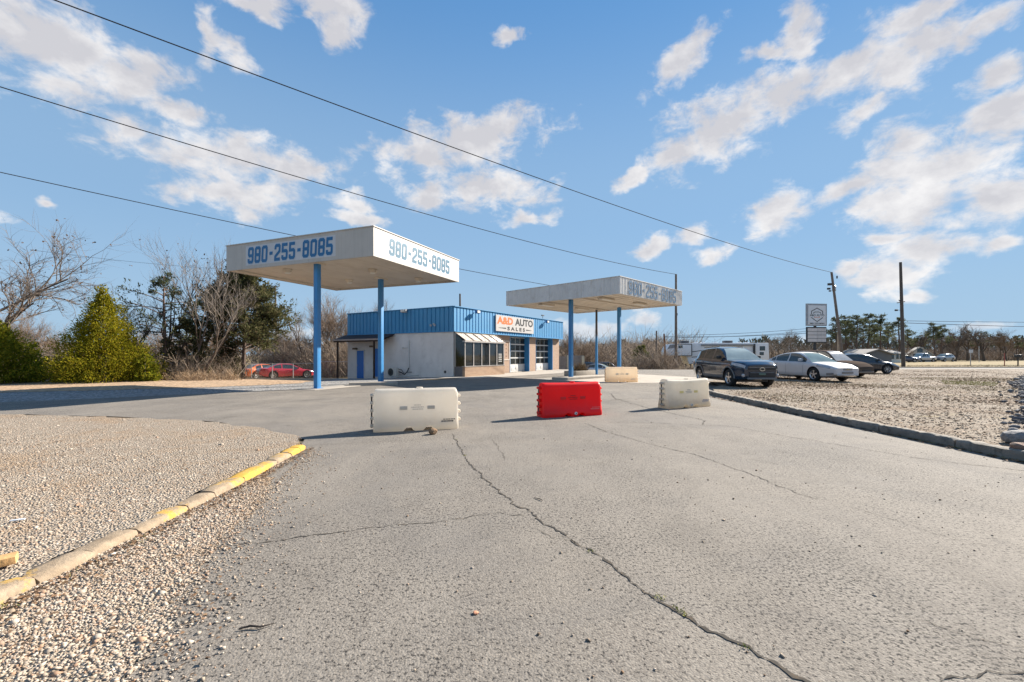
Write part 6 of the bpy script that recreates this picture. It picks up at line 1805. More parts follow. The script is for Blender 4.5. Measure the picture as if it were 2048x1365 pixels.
class Tufts:
    """flat leaf slivers: quads given by root, direction, length and width"""
    def __init__(self, seed): self.P, self.D, self.L, self.W = [], [], [], []; self.rs = np.random.RandomState(seed)
    def add(self, p, d, l, w): self.P.append(p); self.D.append(d); self.L.append(l); self.W.append(w)
    def build(self, name, mat, parent):
        P_, D_ = np.array(self.P, float), np.array(self.D, float); L_, W_ = np.array(self.L)[:, None], np.array(self.W)[:, None]
        D_ /= np.linalg.norm(D_, axis=1)[:, None] + 1e-9
        rnd = self.rs.normal(0, 1, D_.shape); s = np.cross(D_, rnd); s /= np.linalg.norm(s, axis=1)[:, None] + 1e-9
        V = np.stack([P_ - s * W_ * 0.25, P_ + D_ * L_ * 0.5 - s * W_ * 0.5, P_ + D_ * L_, P_ + D_ * L_ * 0.5 + s * W_ * 0.5], 1)
        n = len(V); Fc = (np.arange(4)[None] + (np.arange(n) * 4)[:, None])
        return np_mesh(name, V.reshape(-1, 3), Fc, mat, False, parent)

def rdir(rnd, d, ang):
    """direction d tilted by about ang degrees to a random side"""
    d = Vector(d).normalized(); a = rnd.uniform(0, 2 * math.pi)
    u = d.orthogonal().normalized(); v = d.cross(u)
    t = math.tan(R(ang)); return (d + (u * math.cos(a) + v * math.sin(a)) * t).normalized()

def bare_tree(name, label, h, seed, spread=34, forks=4, levels=4, r0=None, up=0.25, trunk_frac=0.25, stems=1, leafy=0.0, lean=(0, 0, 1), twigmat=None, group=None, twig_r=0.006, droop=0.0):
    rnd = random.Random(seed); rs = np.random.RandomState(seed)
    root = thing(name, label, 'tree', group=group)
    A, B, T = Branches(), Branches(), Tufts(seed)
    r0 = r0 or h * 0.016
    def grow(p, d, L, r, lev):
        n = 4 if lev < 2 else 3
        pts = [p]; q = Vector(p); dd = Vector(d)
        for i in range(n):
            dd = (rdir(rnd, dd, 9 if lev < 2 else 14) + Vector((0, 0, up * 0.18 - droop * 0.2))).normalized()
            q = q + dd * (L / n); pts.append(q.copy())
        rad = [r * (1 - 0.55 * i / n) if lev < levels else r * (1 - 0.85 * i / n) for i in range(n + 1)]
        (A if lev <= 1 else B).tube([tuple(x) for x in pts], rad, 7 if lev == 0 else (5 if lev == 1 else (4 if lev == 2 else 3)))
        if lev >= levels:
            if leafy and rnd.random() < leafy:
                for _ in range(rnd.randint(1, 3)): T.add(tuple(pts[-1]), (rnd.gauss(0, 1), rnd.gauss(0, 1), rnd.gauss(-0.3, 0.7)), rnd.uniform(0.05, 0.12) * h / 6, rnd.uniform(0.04, 0.09) * h / 6)
            return
        k = forks + (1 if lev >= 1 else 0) + (2 if lev == levels - 1 else 0)
        for i in range(k):
            t = (0.35 if lev else 0.45) + (0.65 if lev else 0.55) * (i + rnd.random()) / k
            t = min(0.999, t); j = min(n - 1, int(t * n)); b = pts[j].lerp(pts[j + 1], t * n - j)
            nd = rdir(rnd, dd if lev else Vector(d), spread * rnd.uniform(0.7, 1.35))
            nd = (nd + Vector((0, 0, up - droop))).normalized()
            grow(b, nd, L * rnd.uniform(0.48, 0.78) * (1.15 if lev == 0 else 1), max(twig_r, r * (0.62 - 0.22 * t)), lev + 1)
    for s_ in range(stems):
        d = Vector(lean) if stems == 1 else rdir(rnd, lean, 16)
        b = Vector((0, 0, -0.1)) if stems == 1 else Vector((rnd.uniform(-0.2, 0.2), rnd.uniform(-0.2, 0.2), -0.1))
        grow(b, d, h * (0.48 if levels > 2 else 0.6), r0 * (1 if stems == 1 else 0.75), 0)
    A.build('trunk', BARK, root)
    cr = B.build('crown', twigmat or TWIG, root)
    if T.P: T.build('leaves', LEAFD, cr)
    return root

def conifer(name, label, h, rad, seed, mat, n=9000, shape=1.0, leaf=(0.10, 0.045), base=0.05, lump=0.25, group=None, inner=0.35, trunk=True, up=0.5):
    """dense cone of leaf sprays in lumps"""
    rs = np.random.RandomState(seed)
    root = thing(name, label, 'tree', group=group)
    A = Branches(); A.tube([(0, 0, -0.1), (0, 0, h * 0.45), (0, 0, h * 0.93)], [h * 0.02, h * 0.014, 0.01], 6); A.build('trunk', BARK, root)
    # boughs: directions over the cone, each carrying a cluster of sprays
    m = max(60, n // 30); T = Tufts(seed)
    zz = base + (1 - base) * (1 - np.sqrt(rs.uniform(0, 1, m)) ** (1 / 1.05))
    aa = rs.uniform(0, 2 * np.pi, m)
    LD = [rs.normal(0, 1, 3) for _ in range(9)]
    for z, a in zip(zz, aa):
        prof = (1 - z) ** shape * min(1.0, (z + 0.10) / 0.20)
        wob = 1 + lump * (math.sin(3 * a + 9 * z + seed) * 0.5 + math.sin(5 * a - 14 * z) * 0.5 + rs.uniform(-0.5, 0.5))
        R_ = rad * prof * wob + 0.06 * rad
        tip = np.array([math.cos(a) * R_, math.sin(a) * R_, z * h + 0.05 * h * rs.uniform(-1, 1) * (1 - z)])
        out = np.array([math.cos(a), math.sin(a), up + 0.3 * rs.uniform(-1, 1)])
        cs = rad * rs.uniform(0.05, 0.12) * (0.5 + 0.7 * (1 - z))
        k = 30
        pts = tip[None] + rs.normal(0, 1, (k, 3)) * cs * np.array([0.8, 0.8, 0.9])[None] - out[None] * rs.uniform(0, 1, (k, 1)) * cs * 1.2
        dirs = out[None] + rs.normal(0, 0.55, (k, 3)) + np.array([0, 0, 0.25])
        for p, d in zip(pts, dirs):
            T.add(p, d, leaf[0] * rs.uniform(0.6, 1.5), leaf[1] * rs.uniform(0.6, 1.5))
    # sprays deeper in
    k = int(n * inner)
    z = 1 - np.sqrt(rs.uniform(0, 1, k)); a = rs.uniform(0, 2 * np.pi, k); rr = rad * (1 - z) ** shape * rs.uniform(0.15, 0.85, k)
    for q in range(k):
        T.add((math.cos(a[q]) * rr[q], math.sin(a[q]) * rr[q], (base * 0.5 + (1 - base * 0.5) * z[q]) * h), (math.cos(a[q]), math.sin(a[q]), rs.normal(0.4, 0.5)), leaf[0] * 1.5, leaf[1] * 1.8)
    T.build('crown', mat, root)
    return root

def sparse_cedar(name, label, h, seed, mat, crown_from=0.25, spread=0.32, dens=1.0, group=None, bough=46, irregular=0.4, leaf=(0.16, 0.06), top=1.0):
    """trunk with level boughs carrying loose tufts, sky shows through"""
    rnd = random.Random(seed); root = thing(name, label, 'tree', group=group)
    A, T = Branches(), Tufts(seed)
    A.tube([(0, 0, -0.1), (0.02 * h, 0, h * 0.35), (0.0, 0.01 * h, h * 0.7), (0.01 * h, 0, h * 0.99)], [h * 0.018, h * 0.014, h * 0.009, 0.01], 7)
    for i in range(bough):
        z = crown_from + (1 - crown_from) * ((i + rnd.random()) / bough) ** 0.9
        a = rnd.uniform(0, 2 * math.pi)
        L = h * spread * (1 - z) ** 0.55 * rnd.uniform(1 - irregular, 1 + irregular) * top + 0.04 * h
        p = Vector((0, 0, z * h)); d = Vector((math.cos(a), math.sin(a), rnd.uniform(-0.12, 0.42)))
        pts = [p + d * (L * t) + Vector((0, 0, 0.06 * L * math.sin(t * 3))) for t in (0, 0.35, 0.7, 1.0)]
        A.tube([tuple(x) for x in pts], [h * 0.006, h * 0.004, h * 0.003, 0.004], 4)
        if rnd.random() < 0.12 * irregular * 2: continue
        for _ in range(int(9 * dens)):
            t = rnd.uniform(0.3, 1.0); j = min(2, int(t * 3)); b = pts[j].lerp(pts[j + 1], t * 3 - j)
            sd = rdir(rnd, d, 55); l2 = L * rnd.uniform(0.15, 0.4)
            A.tube([tuple(b), tuple(b + sd * l2)], [0.010, 0.003], 3)
            for _ in range(int(16 * dens)):
                c = b + sd * l2 * rnd.uniform(0.2, 1.1) + Vector((rnd.gauss(0, 1), rnd.gauss(0, 1), rnd.gauss(0, 0.7))) * (0.028 * h * 0.5)
                T.add(tuple(c), (sd.x + rnd.gauss(0, 0.5), sd.y + rnd.gauss(0, 0.5), sd.z + 0.4 + rnd.gauss(0, 0.5)), leaf[0] * rnd.uniform(0.6, 1.5), leaf[1] * rnd.uniform(0.6, 1.5))
    A.build('trunk', BARKP, root)
    T.build('crown', mat, root)
    return root

def plant(o, px, D, rz=0.0, s=1.0, dz=0.0, squash=1.0):
    x = (px - 1024) * D / F
    o.location = (x, D, gz(x, D) + dz); o.rotation_euler = (0, 0, rz); o.scale = (s * squash, s * squash, s)
    return o
def hgt(py_top, px, D):
    x = (px - 1024) * D / F
    return P(px, py_top, D).z - gz(x, D)

# ---- hero plants on the left
D = 24.4
plant(conifer('golden_cedar', 'broad golden green cedar standing at the dirt track', hgt(568, 205, D), 2.28, 11, GOLD, 26000, 1.12, (0.11, 0.042), 0.02, 0.30), 207, D)
D = 23.0
plant(conifer('juniper_shrub', 'green spreading juniper shrub at the left edge', hgt(640, 5, D), 2.35, 12, GREENC, 18000, 0.90, (0.11, 0.045), 0.02, 0.3, up=0.25), -5, D)
D = 24.5
plant(conifer('juniper_shrub', 'small green juniper shrub at the foot of the golden cedar', hgt(705, 290, D), 0.6, 13, GREENC, 2600, 0.55, (0.11, 0.05), 0.02, 0.3), 290, D)
D = 24.0
plant(bare_tree('bare_tree', 'big bare tree with dark leaf scraps leaning in at the left edge', hgt(440, 20, D) * 1.02, 21, spread=40, forks=5, levels=4, leafy=0.10, lean=(0.12, 0, 1), r0=0.17, up=0.10), -15, D)
D = 27.0
plant(sparse_cedar('thin_pine', 'thin pine with a dark tufted top behind the golden cedar', hgt(553, 325, D), 31, PINEL, 0.30, 0.30, 0.8, bough=34, irregular=0.7), 326, D)
plant(bare_tree('bare_tree', 'slender many stemmed bare tree beside the thin pine', hgt(496, 335, 29.0), 22, spread=32, forks=3, levels=4, stems=2, up=0.35, leafy=0.03), 335, 29.0)
plant(bare_tree('bare_tree', 'tall narrow bare tree left of the tall canopy', hgt(492, 392, 29.5), 23, spread=28, forks=3, levels=4, up=0.4, leafy=0.04), 390, 29.5)
plant(bare_tree('bare_tree', 'leaning pale stemmed bare tree under the canopy corner', hgt(530, 420, 27.5), 24, spread=32, forks=3, levels=4, lean=(0.42, 0, 1), stems=3, up=0.3, leafy=0.03, r0=0.13, twigmat=M('twig_pale', (0.24, 0.20, 0.165), 0.95, var=0.2)), 395, 27.5)
plant(sparse_cedar('dark_cedar', 'dark olive cedar filling the gap left of the canopy column', hgt(538, 480, 31), 32, DARKC, 0.22, 0.36, 2.1, bough=84, irregular=0.35, leaf=(0.17, 0.075)), 485, 31)
plant(conifer('juniper_shrub', 'olive juniper shrub behind the chain link fence', hgt(672, 455, 32), 1.0, 15, DARKC, 4500, 0.6, (0.14, 0.06), 0.02, 0.35), 452, 32)
plant(sparse_cedar('thin_pine', 'low green pine sapling between the bare trunks', hgt(640, 400, 28), 33, DARKC, 0.06, 0.30, 1.2, bough=40, irregular=0.4), 372, 28)
plant(bare_tree('bare_tree', 'spindly bare tree just right of the golden cedar', hgt(575, 252, 28), 25, spread=36, forks=4, levels=4, up=0.2), 268, 28)

# ---- bare trees behind the fence, a few kinds copied
kinds = [bare_tree('bare_tree', 'x', 7.0, 50 + i, spread=(38, 30, 44, 34)[i], forks=(4, 5, 5, 4)[i], levels=4, stems=(1, 2, 3, 1)[i], up=(0.25, 0.4, 0.15, 0.3)[i], twigmat=(TWIG, TWIGW, TWIGW, TWIG)[i]) for i in range(4)]
first = [True] * 4
def again(k, label, group, px, D, top, rz, squash=1.0):
    t = kinds[k] if first[k] else copy_tree(kinds[k])
    first[k] = False
    tag(t, label, 'tree', group)
    plant(t, px, D, rz, hgt(top, px, D) / 7.6, squash=squash)
again(0, 'dark bare tree standing between the distant pole and the canopy column', 'bare trees behind the fence', 615, 46, 600, 0.3, 1.1)
again(1, 'upright bare tree just right of the canopy column', 'bare trees behind the fence', 665, 48, 590, 1.0, 1.1)
again(2, 'bushy bare tree rising behind the porch roof', 'bare trees behind the fence', 700, 50, 600, 2.0, 1.2)
again(3, 'bare tree whose twigs show above the blue fascia left of the floodlight', 'bare trees behind the fence', 770, 58, 606, 0.0)
lab = 'bare winter tree in the thicket behind the chain link fence'
for i, (px, D, top, k) in enumerate(((585, 52, 640, 2), (640, 54, 625, 3), (575, 58, 655, 0), (680, 56, 618, 0), (735, 55, 625, 1), (560, 50, 668, 1), (340, 38, 640, 2), (300, 36, 650, 0), (250, 37, 655, 1), (440, 40, 630, 2), (100, 34, 640, 2), (60, 33, 620, 1), (170, 36, 660, 0))):
    again(k, lab if px > 500 else 'bare winter tree in the brown undergrowth behind the golden cedar and thin pine', 'thicket trees behind the fence' if px > 500 else 'bare trees in the left undergrowth', px, D, top, i * 1.3, 1.15)
for i, (px, D, top, k, lb) in enumerate(((1140, 62, 662, 1, 'bare tree just past the right end of the shop'), (1165, 60, 672, 2, 'bushy bare tree between the far canopy column and the blue pole'), (1180, 64, 676, 0, 'bare tree right behind the slim blue pole'))):
    again(k, lb, 'bare trees beyond the shop', px, D, top, i * 2.1, 1.25)
lab = 'brown bare tree on the rise behind the lower canopy'
rr = random.Random(9)
for i in range(22):
    px = 1205 + i * 6.6 + rr.uniform(-4, 4); D = rr.uniform(70, 100)
    top = 706 - 18 * math.sin(max(0, min(1, (px - 1200) / 150)) * math.pi * 0.62) + rr.uniform(-3, 5)
    again(rr.randrange(4), lab, 'trees on the rise', px, D, top, rr.uniform(0, 6), 1.5)
again(0, 'dark spreading bare tree left of the pylon sign', 'bare trees along the road', 1555, 66, 655, 0.8, 1.3)
again(3, 'bare tree with a forked top just right of the trailer', 'bare trees along the road', 1585, 70, 662, 2.8, 1.2)
lab = 'low bare tree in the far tree line right of the trailer'
for i in range(16):
    px = 1500 + i * 13 + rr.uniform(-6, 6); again(rr.randrange(4), lab, 'far bare trees behind the cars', px, rr.uniform(95, 125), rr.uniform(676, 688), rr.uniform(0, 6), 1.6)
for (px, D_, top, sd, sp_, lb) in ((1887, 104, 648, 201, 40, 'bare tree with clumped twigs just right of the white house'), (1910, 106, 652, 202, 34, 'slimmer bare tree beside the clumped one right of the white house'), (1936, 108, 645, 203, 42, 'leaning bare tree over the roadside post with a pale plate'), (1968, 104, 640, 204, 44, 'tall broad bare tree at the far right of the field'), (1840, 112, 655, 205, 36, 'bare tree standing behind the white gabled house')):
    plant(bare_tree('bare_tree', lb, hgt(top, px, D_) * 0.93, sd, spread=sp_, forks=5, levels=3, r0=0.30, twig_r=0.035, up=0.22, leafy=0.35, group='bare trees beyond the field'), px, D_)
again(1, 'round topped tree nearest the right edge beyond the field', 'bare trees beyond the field', 2012, 108, 660, 1.4, 1.4)
again(2, 'reddish rounded bare tree between the lone pole and the white house', 'bare trees beyond the field', 1808, 88, 692, 2.4, 1.0)
again(0, 'wide brown bare tree behind the grey blue SUV', 'bare trees beyond the field', 1912, 100, 682, 3.4, 1.9)
lab = 'bare tree in the distant hedge line at the right'
for i in range(12):
    px = 1830 + i * 20 + rr.uniform(-6, 6); again(rr.randrange(4), lab, 'distant hedge line trees', px, rr.uniform(118, 140), rr.uniform(672, 690), rr.uniform(0, 6), 1.8)
# green sapling before the rise
plant(sparse_cedar('pine_sapling', 'pale green pine sapling before the brown rise', 3.6, 36, island_mat('pale_pine', [(0.10, 0.11, 0.035), (0.17, 0.17, 0.06), (0.22, 0.20, 0.08)], 0.9, 0.1, 0.2), 0.02, 0.30, 1.2, bough=40, leaf=(0.25, 0.11)), 1283, 56)

# ---- pines right of the pylon sign
pk = [sparse_cedar('pine_tree', 'x', 12.0, 60 + i, PINEL, (0.50, 0.58, 0.44)[i], (0.19, 0.17, 0.20)[i], 0.85, bough=(28, 24, 32)[i], irregular=0.75, leaf=(0.32, 0.12)) for i in range(3)]
pf = [True] * 3
def pine(k, label, group, px, D, top, rz, sq=1.0):
    t = pk[k] if pf[k] else copy_tree(pk[k]); pf[k] = False
    tag(t, label, 'tree', group); plant(t, px, D, rz, hgt(top, px, D) / 12.0, squash=sq)
for i, (px, D, top, k, lb) in enumerate(((1672, 92, 636, 0, 'pine tree directly behind the leaning utility pole'), (1692, 96, 634, 1, 'pine tree second in the row right of the leaning pole'), (1715, 92, 632, 2, 'tall pine tree third in the row right of the leaning pole'),
        (1738, 95, 629, 0, 'tall dark pine tree midway between the leaning pole and the lone pole'), (1760, 98, 632, 1, 'pine tree above the grey mobile home roof'), (1797, 90, 636, 2, 'pine tree directly behind the lone pole'),
        (1868, 98, 648, 1, 'pine tree above the white house roof ridge'), (1885, 100, 652, 0, 'pine tree just right of the white house'))):
    pine(k, lb, 'tall pines beyond the road', px, D, top, i * 1.1, 1.25)
for i, (px, top) in enumerate(((1682, 655), (1704, 650), (1727, 652), (1750, 650), (1776, 655), (1664, 660), (1815, 668), (1840, 672), (1935, 662), (2000, 668), (1905, 668), (1968, 664), (2035, 672))):
    pine(i % 3, 'slimmer pine in the second rank of the far pine wood', 'second rank of far pines', px, 112 + (i * 7) % 12, top, i * 0.7, 1.2)

# ---- brush, dry weeds and far woods that read as one mass
def brush(name, label, spots, seed, mat, n_st=60, thick=0.008, kind='stuff'):
    rs = np.random.RandomState(seed); B = Branches()
    for (x, y, h, w) in spots:
        for _ in range(n_st):
            b = np.array([x + rs.normal(0, w * 0.45), y + rs.normal(0, w * 0.35), 0]); b[2] = gz(b[0], b[1])
            d = np.array([rs.normal(0, 0.45), rs.normal(0, 0.35), 1.0]); L = h * rs.uniform(0.45, 1.1)
            p1 = b + d * L * 0.5; p2 = p1 + (d + rs.normal(0, 0.5, 3) * np.array([1, 1, 0.4])) * L * 0.5
            B.tube([b, p1, p2], [thick * 1.3, thick, thick * 0.3], 3)
            for _ in range(2):
                t = rs.uniform(0.3, 1); q = p1 + (p2 - p1) * t; B.tube([q, q + (d + rs.normal(0, 0.8, 3)) * L * 0.22], [thick * 0.7, thick * 0.25], 3)
    o = B.build(name, mat, None); return tag(o, label, 'brush', kind=kind)
rs = np.random.RandomState(70)
def spots(px0, px1, D0, D1, h0, h1, w, n):
    out = []
    for _ in range(n):
        D_ = rs.uniform(D0, D1); px = rs.uniform(px0, px1); out.append(((px - 1024) * D_ / F, D_, rs.uniform(h0, h1), w))
    return out
BR = island_mat('dry_brush_stems', [(0.14, 0.105, 0.08), (0.24, 0.185, 0.14), (0.33, 0.265, 0.205), (0.19, 0.145, 0.11)])  # stem colours raised in place of haze over the far brush
BRW = island_mat('dry_weed_straw', [(0.26, 0.17, 0.10), (0.36, 0.25, 0.15), (0.44, 0.33, 0.22), (0.22, 0.14, 0.085)])
brush('brush', 'tangled grey brown thicket behind the chain link fence', spots(540, 800, 43, 54, 1.8, 3.6, 2.0, 70), 71, BR, 55, 0.018)
brush('brush', 'brown undergrowth below the trees at the left', spots(60, 455, 26.5, 36, 0.8, 2.2, 1.6, 75), 72, BR, 45, 0.011)
brush('dry_weeds', 'straw coloured dry weeds at the edge of the dirt track', spots(90, 470, 25.0, 27.5, 0.2, 0.7, 1.0, 55), 73, BRW, 40, 0.008)
brush('brush', 'dry grey brush at the lot edge beside the trailer', spots(1275, 1332, 46, 52, 1.4, 2.6, 2.0, 22) + spots(1330, 1400, 46, 50, 0.4, 0.8, 1.6, 26), 74, BR, 45, 0.016)
brush('brush', 'brown brush mass on the rise behind the lower canopy', spots(1120, 1370, 62, 110, 2.5, 5.0, 5.0, 90), 75, BR, 55, 0.035)
brush('brush', 'grey brush under the distant trees at the right', spots(1500, 2060, 114, 140, 1.5, 3.4, 6.0, 100), 76, BR, 50, 0.05)

def far_wood(label, px0, px1, D, top, seed, mat, n=9000, leaf=0.9):
    rs = np.random.RandomState(seed); T = Tufts(seed)
    px = rs.uniform(px0, px1, n); d = D * rs.uniform(0.92, 1.15, n)
    for p, dd in zip(px, d):
        x = (p - 1024) * dd / F; z0 = gz(x, dd); tp = top(p) + 5 * math.sin(p * 0.11) + 4 * math.sin(p * 0.29 + 1)
        h = (HZ - tp) * dd / F + EYE - z0
        T.add((x, dd, z0 + h * rs.uniform(0, 1) ** 0.8), (rs.normal(0, 0.7), rs.normal(0, 0.7), 1), leaf * rs.uniform(0.6, 1.8), leaf * 0.35 * rs.uniform(0.6, 1.6))
    o = T.build('far_wood', mat, None); return tag(o, label, 'wood', kind='stuff')
FW = island_mat('far_wood_brown', [(0.13, 0.105, 0.085), (0.19, 0.155, 0.125), (0.25, 0.21, 0.165), (0.12, 0.115, 0.075)])  # haze over the distant wood is put into these lighter colours
FWG = island_mat('far_wood_olive', [(0.075, 0.08, 0.056), (0.115, 0.115, 0.075), (0.17, 0.15, 0.11), (0.10, 0.09, 0.07)])  # grey green haze mixed into the wood colour itself
far_wood('low brown far wood on the rise behind the lower canopy', 1080, 1400, 125, lambda p: 704 - 14 * math.sin(max(0, min(1, (p - 1130) / 230)) * math.pi * 0.8), 81, FW, 8000, 1.0)
far_wood('far olive brown wood along the horizon behind the cars', 1480, 2300, 150, lambda p: 682, 82, FWG, 12000, 1.1)
far_wood('far brown wood behind the fence at the left', -500, 860, 95, lambda p: 690, 83, FW, 12000, 0.8)

# grass tufts on the gravel strip and field
def grass(name, label, poly, n, h, mat, seed, z=0.1, dens=None):
    T = Tufts(seed); rs = np.random.RandomState(seed + 1)
    for (x, y, _) in scatter(poly, n, dens or (lambda a, b: 1.0), 0, seed):
        T.add((x, y, z if z is not None else gz(x, y)), (rs.normal(0, 0.5), rs.normal(0, 0.5), 1), h * rs.uniform(0.5, 1.4), h * 0.14)
    return tag(T.build(name, mat, None), label, 'grass', kind='stuff')
STRAW = island_mat('straw_grass', [(0.24, 0.18, 0.075), (0.33, 0.255, 0.115), (0.19, 0.13, 0.06), (0.38, 0.30, 0.155)])
LIME = island_mat('yellow_green_grass', [(0.20, 0.22, 0.05), (0.30, 0.29, 0.07), (0.38, 0.33, 0.11)])
pat = lambda a, b: 1.0 if math.sin(a * 0.5 + 2 * math.sin(b * 0.35)) + math.sin(b * 0.8 + a * 0.3) > 0.55 else 0.05
grass('grass', 'straw coloured grass tufts in patches on the gravel strip', [(7.6, 9), (20, 13), (32, 26), (24, 30), (12, 22), (8, 16)], 9000, 0.07, STRAW, 91, dens=pat)
pg = [(G(1880, 762, .1).x, G(1880, 762, .1).y), (G(2000, 766, .1).x, G(2000, 766, .1).y), (G(1990, 774, .1).x, G(1990, 774, .1).y), (G(1890, 770, .1).x, G(1890, 770, .1).y)]
grass('grass', 'yellow green grass streak near the rubble heap', pg, 1800, 0.07, LIME, 93)
grass('grass', 'rough dry grass on the far verge of the road', [(26, 47.5), (60, 47.5), (110, 60), (60, 60), (34, 55)], 7000, 0.16, STRAW, 94, z=0.0)
grass('grass', 'small green weeds growing at the foot of the yellow kerb', [(-2.95, 2.5), (-2.75, 2.5), (-2.8, 3.6), (-2.98, 3.6)], 60, 0.025, LIME, 95, z=0.012)
grass('grass', 'green moss and weeds at the foot of the mossy kerb', [(6.86, 5.6), (6.93, 5.6), (6.9, 8), (6.82, 8)], 260, 0.025, LIME, 96, z=0.004)
def crack_weeds():
    T = Tufts(97); rs = np.random.RandomState(98)
    for (px, py) in ((1316, 1196), (1325, 1200), (1350, 1216), (1362, 1225), (1372, 1232), (1490, 1296), (912, 880), (930, 912), (1180, 1104)):
        p = G(px, py)
        for _ in range(14): T.add((p.x + rs.normal(0, 0.012), p.y + rs.normal(0, 0.012), 0.004), (rs.normal(0, 0.8), rs.normal(0, 0.8), 0.7), rs.uniform(0.008, 0.022), 0.006)
    tag(T.build('weeds', LIME, None), 'tiny weeds sprouting from the long crack', 'weeds', kind='stuff')
crack_weeds()

# ================================================================ fences, houses and small roadside things
def link_mat():
    t = NT('chain_link_wire')
    t.color((0.42, 0.41, 0.40)); t.set(Roughness=0.6, Metallic=0.5)
    w = t.node('ShaderNodeTexWave', Scale=6.0); w.wave_type = 'BANDS'; w.bands_direction = 'DIAGONAL'
    t.l.new(t.coords(), w.inputs['Vector'])
    tr = t.n.new('ShaderNodeBsdfTransparent'); mx = t.n.new('ShaderNodeMixShader')
    f = t.math('MULTIPLY', t.math('ADD', t.math('MULTIPLY', w.outputs['Fac'], 0.5), 0.1), 0.42)
    t.l.new(f, mx.inputs[0]); t.l.new(tr.outputs[0], mx.inputs[1]); t.l.new(t.b.outputs[0], mx.inputs[2])
    t.l.new(mx.outputs[0], t.n['Material Output'].inputs['Surface'])
    return t.m
CHAIN = link_mat()
def fence(label, pts, h, step):
    root = thing('chain_link_fence', label, 'fence')
    P3 = [Vector((x, y, gz(x, y))) for x, y in pts]
    for a, b in zip(P3, P3[1:]):
        L = (b - a).length; n = max(1, round(L / step))
        for i in range(n + (1 if b is P3[-1] else 0)):
            q = a.lerp(b, i / n); q.z = gz(q.x, q.y)
            MB().tube([q - Vector((0, 0, 0.1)), q + Vector((0, 0, h))], 0.035, 6).build('post', STEEL, root, smooth=True)
        up = Vector((0, 0, h - 0.03))
        MB().tube([a + up, b + up], 0.026, 6).build('top_rail', STEEL, root, smooth=True)
        MB().quad(a, b, b + up, a + up).build('wire_mesh', CHAIN, root, fix=False)
def XY(px, D): return ((px - 1024) * D / F, D)
fence('chain link fence crossing in front of the red coupe', [XY(385, 36.5), XY(470, 36), XY(503, 35.6), XY(628, 35.6)], 1.25, 1.7)
fence('chain link fence beside the shop porch', [XY(640, 41.5), XY(712, 41.5)], 1.55, 2.9)
fence('low chain link fence behind the bare trunks at the left', [XY(250, 34), XY(385, 36)], 1.2, 3.0)

# dark bins and enclosure beside the far canopy
def enclosure():
    e = thing('enclosure', 'grey board enclosure with a pale post just past the shop', 'enclosure', (*XY(1138, 50), gz(*XY(1138, 50))), R(8))
    GB = M('grey_boards', (0.20, 0.19, 0.19), 0.9, var=0.2, scale=3)
    for i in range(16):
        x = -1.4 + i * 0.19; MB().box(x, x + 0.175, -0.02, 0.02, 0.05, 2.15 if i < 9 else 2.25).build('board', GB, e)
    MB().box(-0.25, -0.05, -0.12, -0.025, 0, 2.3).build('post', M('pale_post', (0.42, 0.41, 0.34), 0.8), e)
    MB().box(1.45, 1.75, -0.15, 0.15, 0, 2.2).build('post', MATS['pale_post'], e)
enclosure()

def house(name, label, px, D, wpx, eave, ridge, depth, wall, roofm, rz, gable_front, windows):
    x, y = XY(px, D); z = gz(x, D); k = D / F; w = wpx * k
    o = thing(name, label, 'house', (x, y, z), R(rz))
    he = P(0, eave, D).z - z; hr = P(0, ridge, D).z - z
    if gable_front:
        MB().prism([(-w / 2, 0), (w / 2, 0), (w / 2, he), (0, hr), (-w / 2, he)], 0, depth, 'xz').build('wall', wall, o)
        th = 0.15
        r = MB()
        for s_ in (-1, 1):
            r.prism([(0, hr + 0.02), (s_ * (w / 2 + 0.35), he - 0.12), (s_ * (w / 2 + 0.35), he + 0.06), (0, hr + 0.22)], -0.4, depth + 0.4, 'xz')
        r.build('roof', roofm, o)
    else:
        MB().prism([(0, 0), (depth, 0), (depth, he), (depth / 2, hr), (0, he)], -w / 2, w / 2, 'yz').build('wall', wall, o)
        r = MB()
        r.prism([(depth / 2, hr + 0.02), (-0.35, he - 0.1), (-0.35, he + 0.06), (depth / 2, hr + 0.2)], -w / 2 - 0.4, w / 2 + 0.4, 'yz')
        r.prism([(depth / 2, hr + 0.02), (depth + 0.35, he - 0.1), (depth + 0.35, he + 0.06), (depth / 2, hr + 0.2)], -w / 2 - 0.4, w / 2 + 0.4, 'yz')
        r.build('roof', roofm, o)
    for (u, v, ww, hh) in windows:
        f = MB().box(u * w - ww / 2 - 0.08, u * w + ww / 2 + 0.08, -0.06, -0.002, v - 0.08, v + hh + 0.08).build('window', WHITEP, o)
        MB().box(u * w - ww / 2, u * w + ww / 2, -0.075, -0.062, v, v + hh).build('pane', CARGLASS, f)
    return o
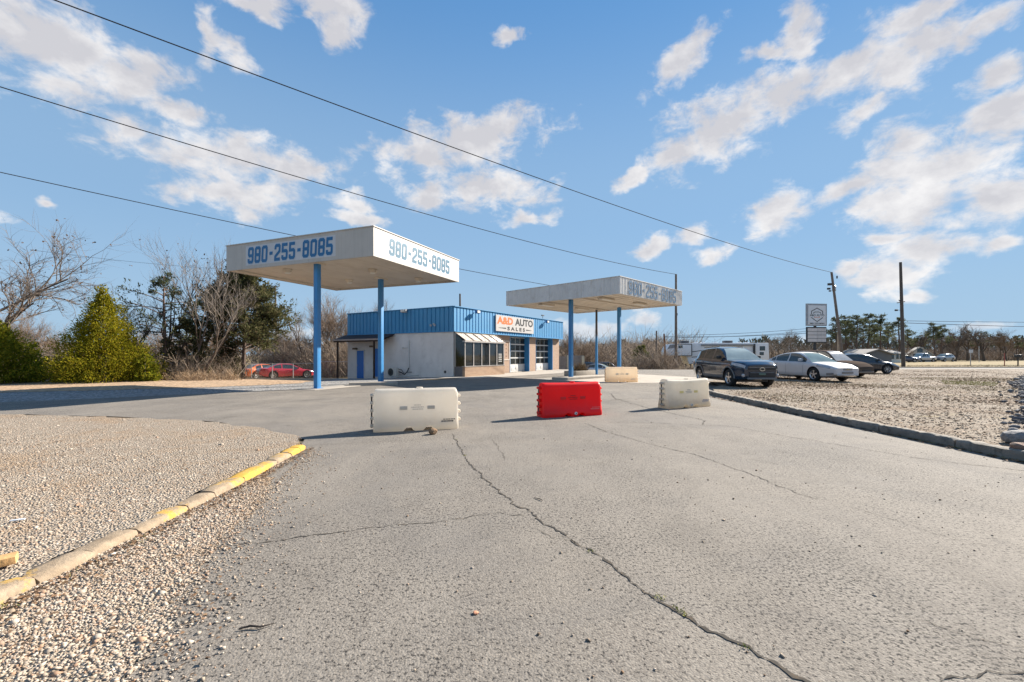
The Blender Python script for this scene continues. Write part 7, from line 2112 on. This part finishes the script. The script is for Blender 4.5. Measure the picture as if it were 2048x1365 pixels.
GW = M('grey_siding', (0.16, 0.16, 0.165), 0.7, var=0.08, scale=1)
CW = M('cream_siding', (0.78, 0.75, 0.68), 0.7, var=0.06, scale=1)
GRF = M('grey_shingle', (0.25, 0.23, 0.21), 0.9, var=0.15, scale=1)
LRF = M('light_metal_roof', (0.50, 0.44, 0.36), 0.5, var=0.1, scale=1)
mh = house('mobile_home', 'long low mobile home with grey gable end beside the lone pole', 1755, 82, 52, 709, 700.5, 8, GW, GRF, -6, True, [])
q = XY(1792, 84)
hb = house('house', 'cream porch end of the low home behind the lone pole', 1793, 84, 26, 708, 702, 6, CW, GRF, 0, False, [(-0.3, 0.7, 0.5, 0.9), (0.05, 0.7, 0.5, 0.9), (0.33, 0.7, 0.5, 0.9)])
house('house', 'white gabled house with pale metal roof behind the pickup', 1840, 97, 36, 711, 696, 11, CW, LRF, -38, True, [(0.0, 2.0, 0.9, 1.0), (-0.2, 0.8, 0.7, 0.9)])

def sign_post(label, px, D, h, mat, plate):
    x, y = XY(px, D); o = thing('road_sign', label, 'sign', (x, y, gz(x, y)))
    MB().tube([(0, 0, 0), (0, 0, h)], 0.05, 6).build('post', mat, o)
    if plate: MB().box(-0.28, 0.28, -0.07, -0.052, h - 0.45, h).build('plate', M('sign_plate_' + plate, {'white': (0.6, 0.6, 0.6), 'red': (0.4, 0.05, 0.05)}[plate], 0.5), o)
sign_post('thin roadside post with a pale plate in the field', 1941, 62, 2.2, STEEL, 'white')
sign_post('red topped marker post beside the pale driveway', 2009, 58, 1.7, M('red_marker', (0.35, 0.10, 0.08), 0.7), None)
sign_post('pale bare post in front of the far hedge', 1958, 90, 3.2, WHITEP, None)
mbx, mby = XY(2036, 60)
mbx_o = thing('mailbox', 'dark mailbox on a post at the right edge of the field', 'mailbox', (mbx, mby, gz(mbx, mby)))
MB().box(-0.05, 0.05, -0.05, 0.05, 0, 1.1).build('post', DARKM, mbx_o)
MB().box(-0.2, 0.2, -0.35, 0.35, 1.1, 1.5).build('box', DARKM, mbx_o, bevel=0.08, seg=3)
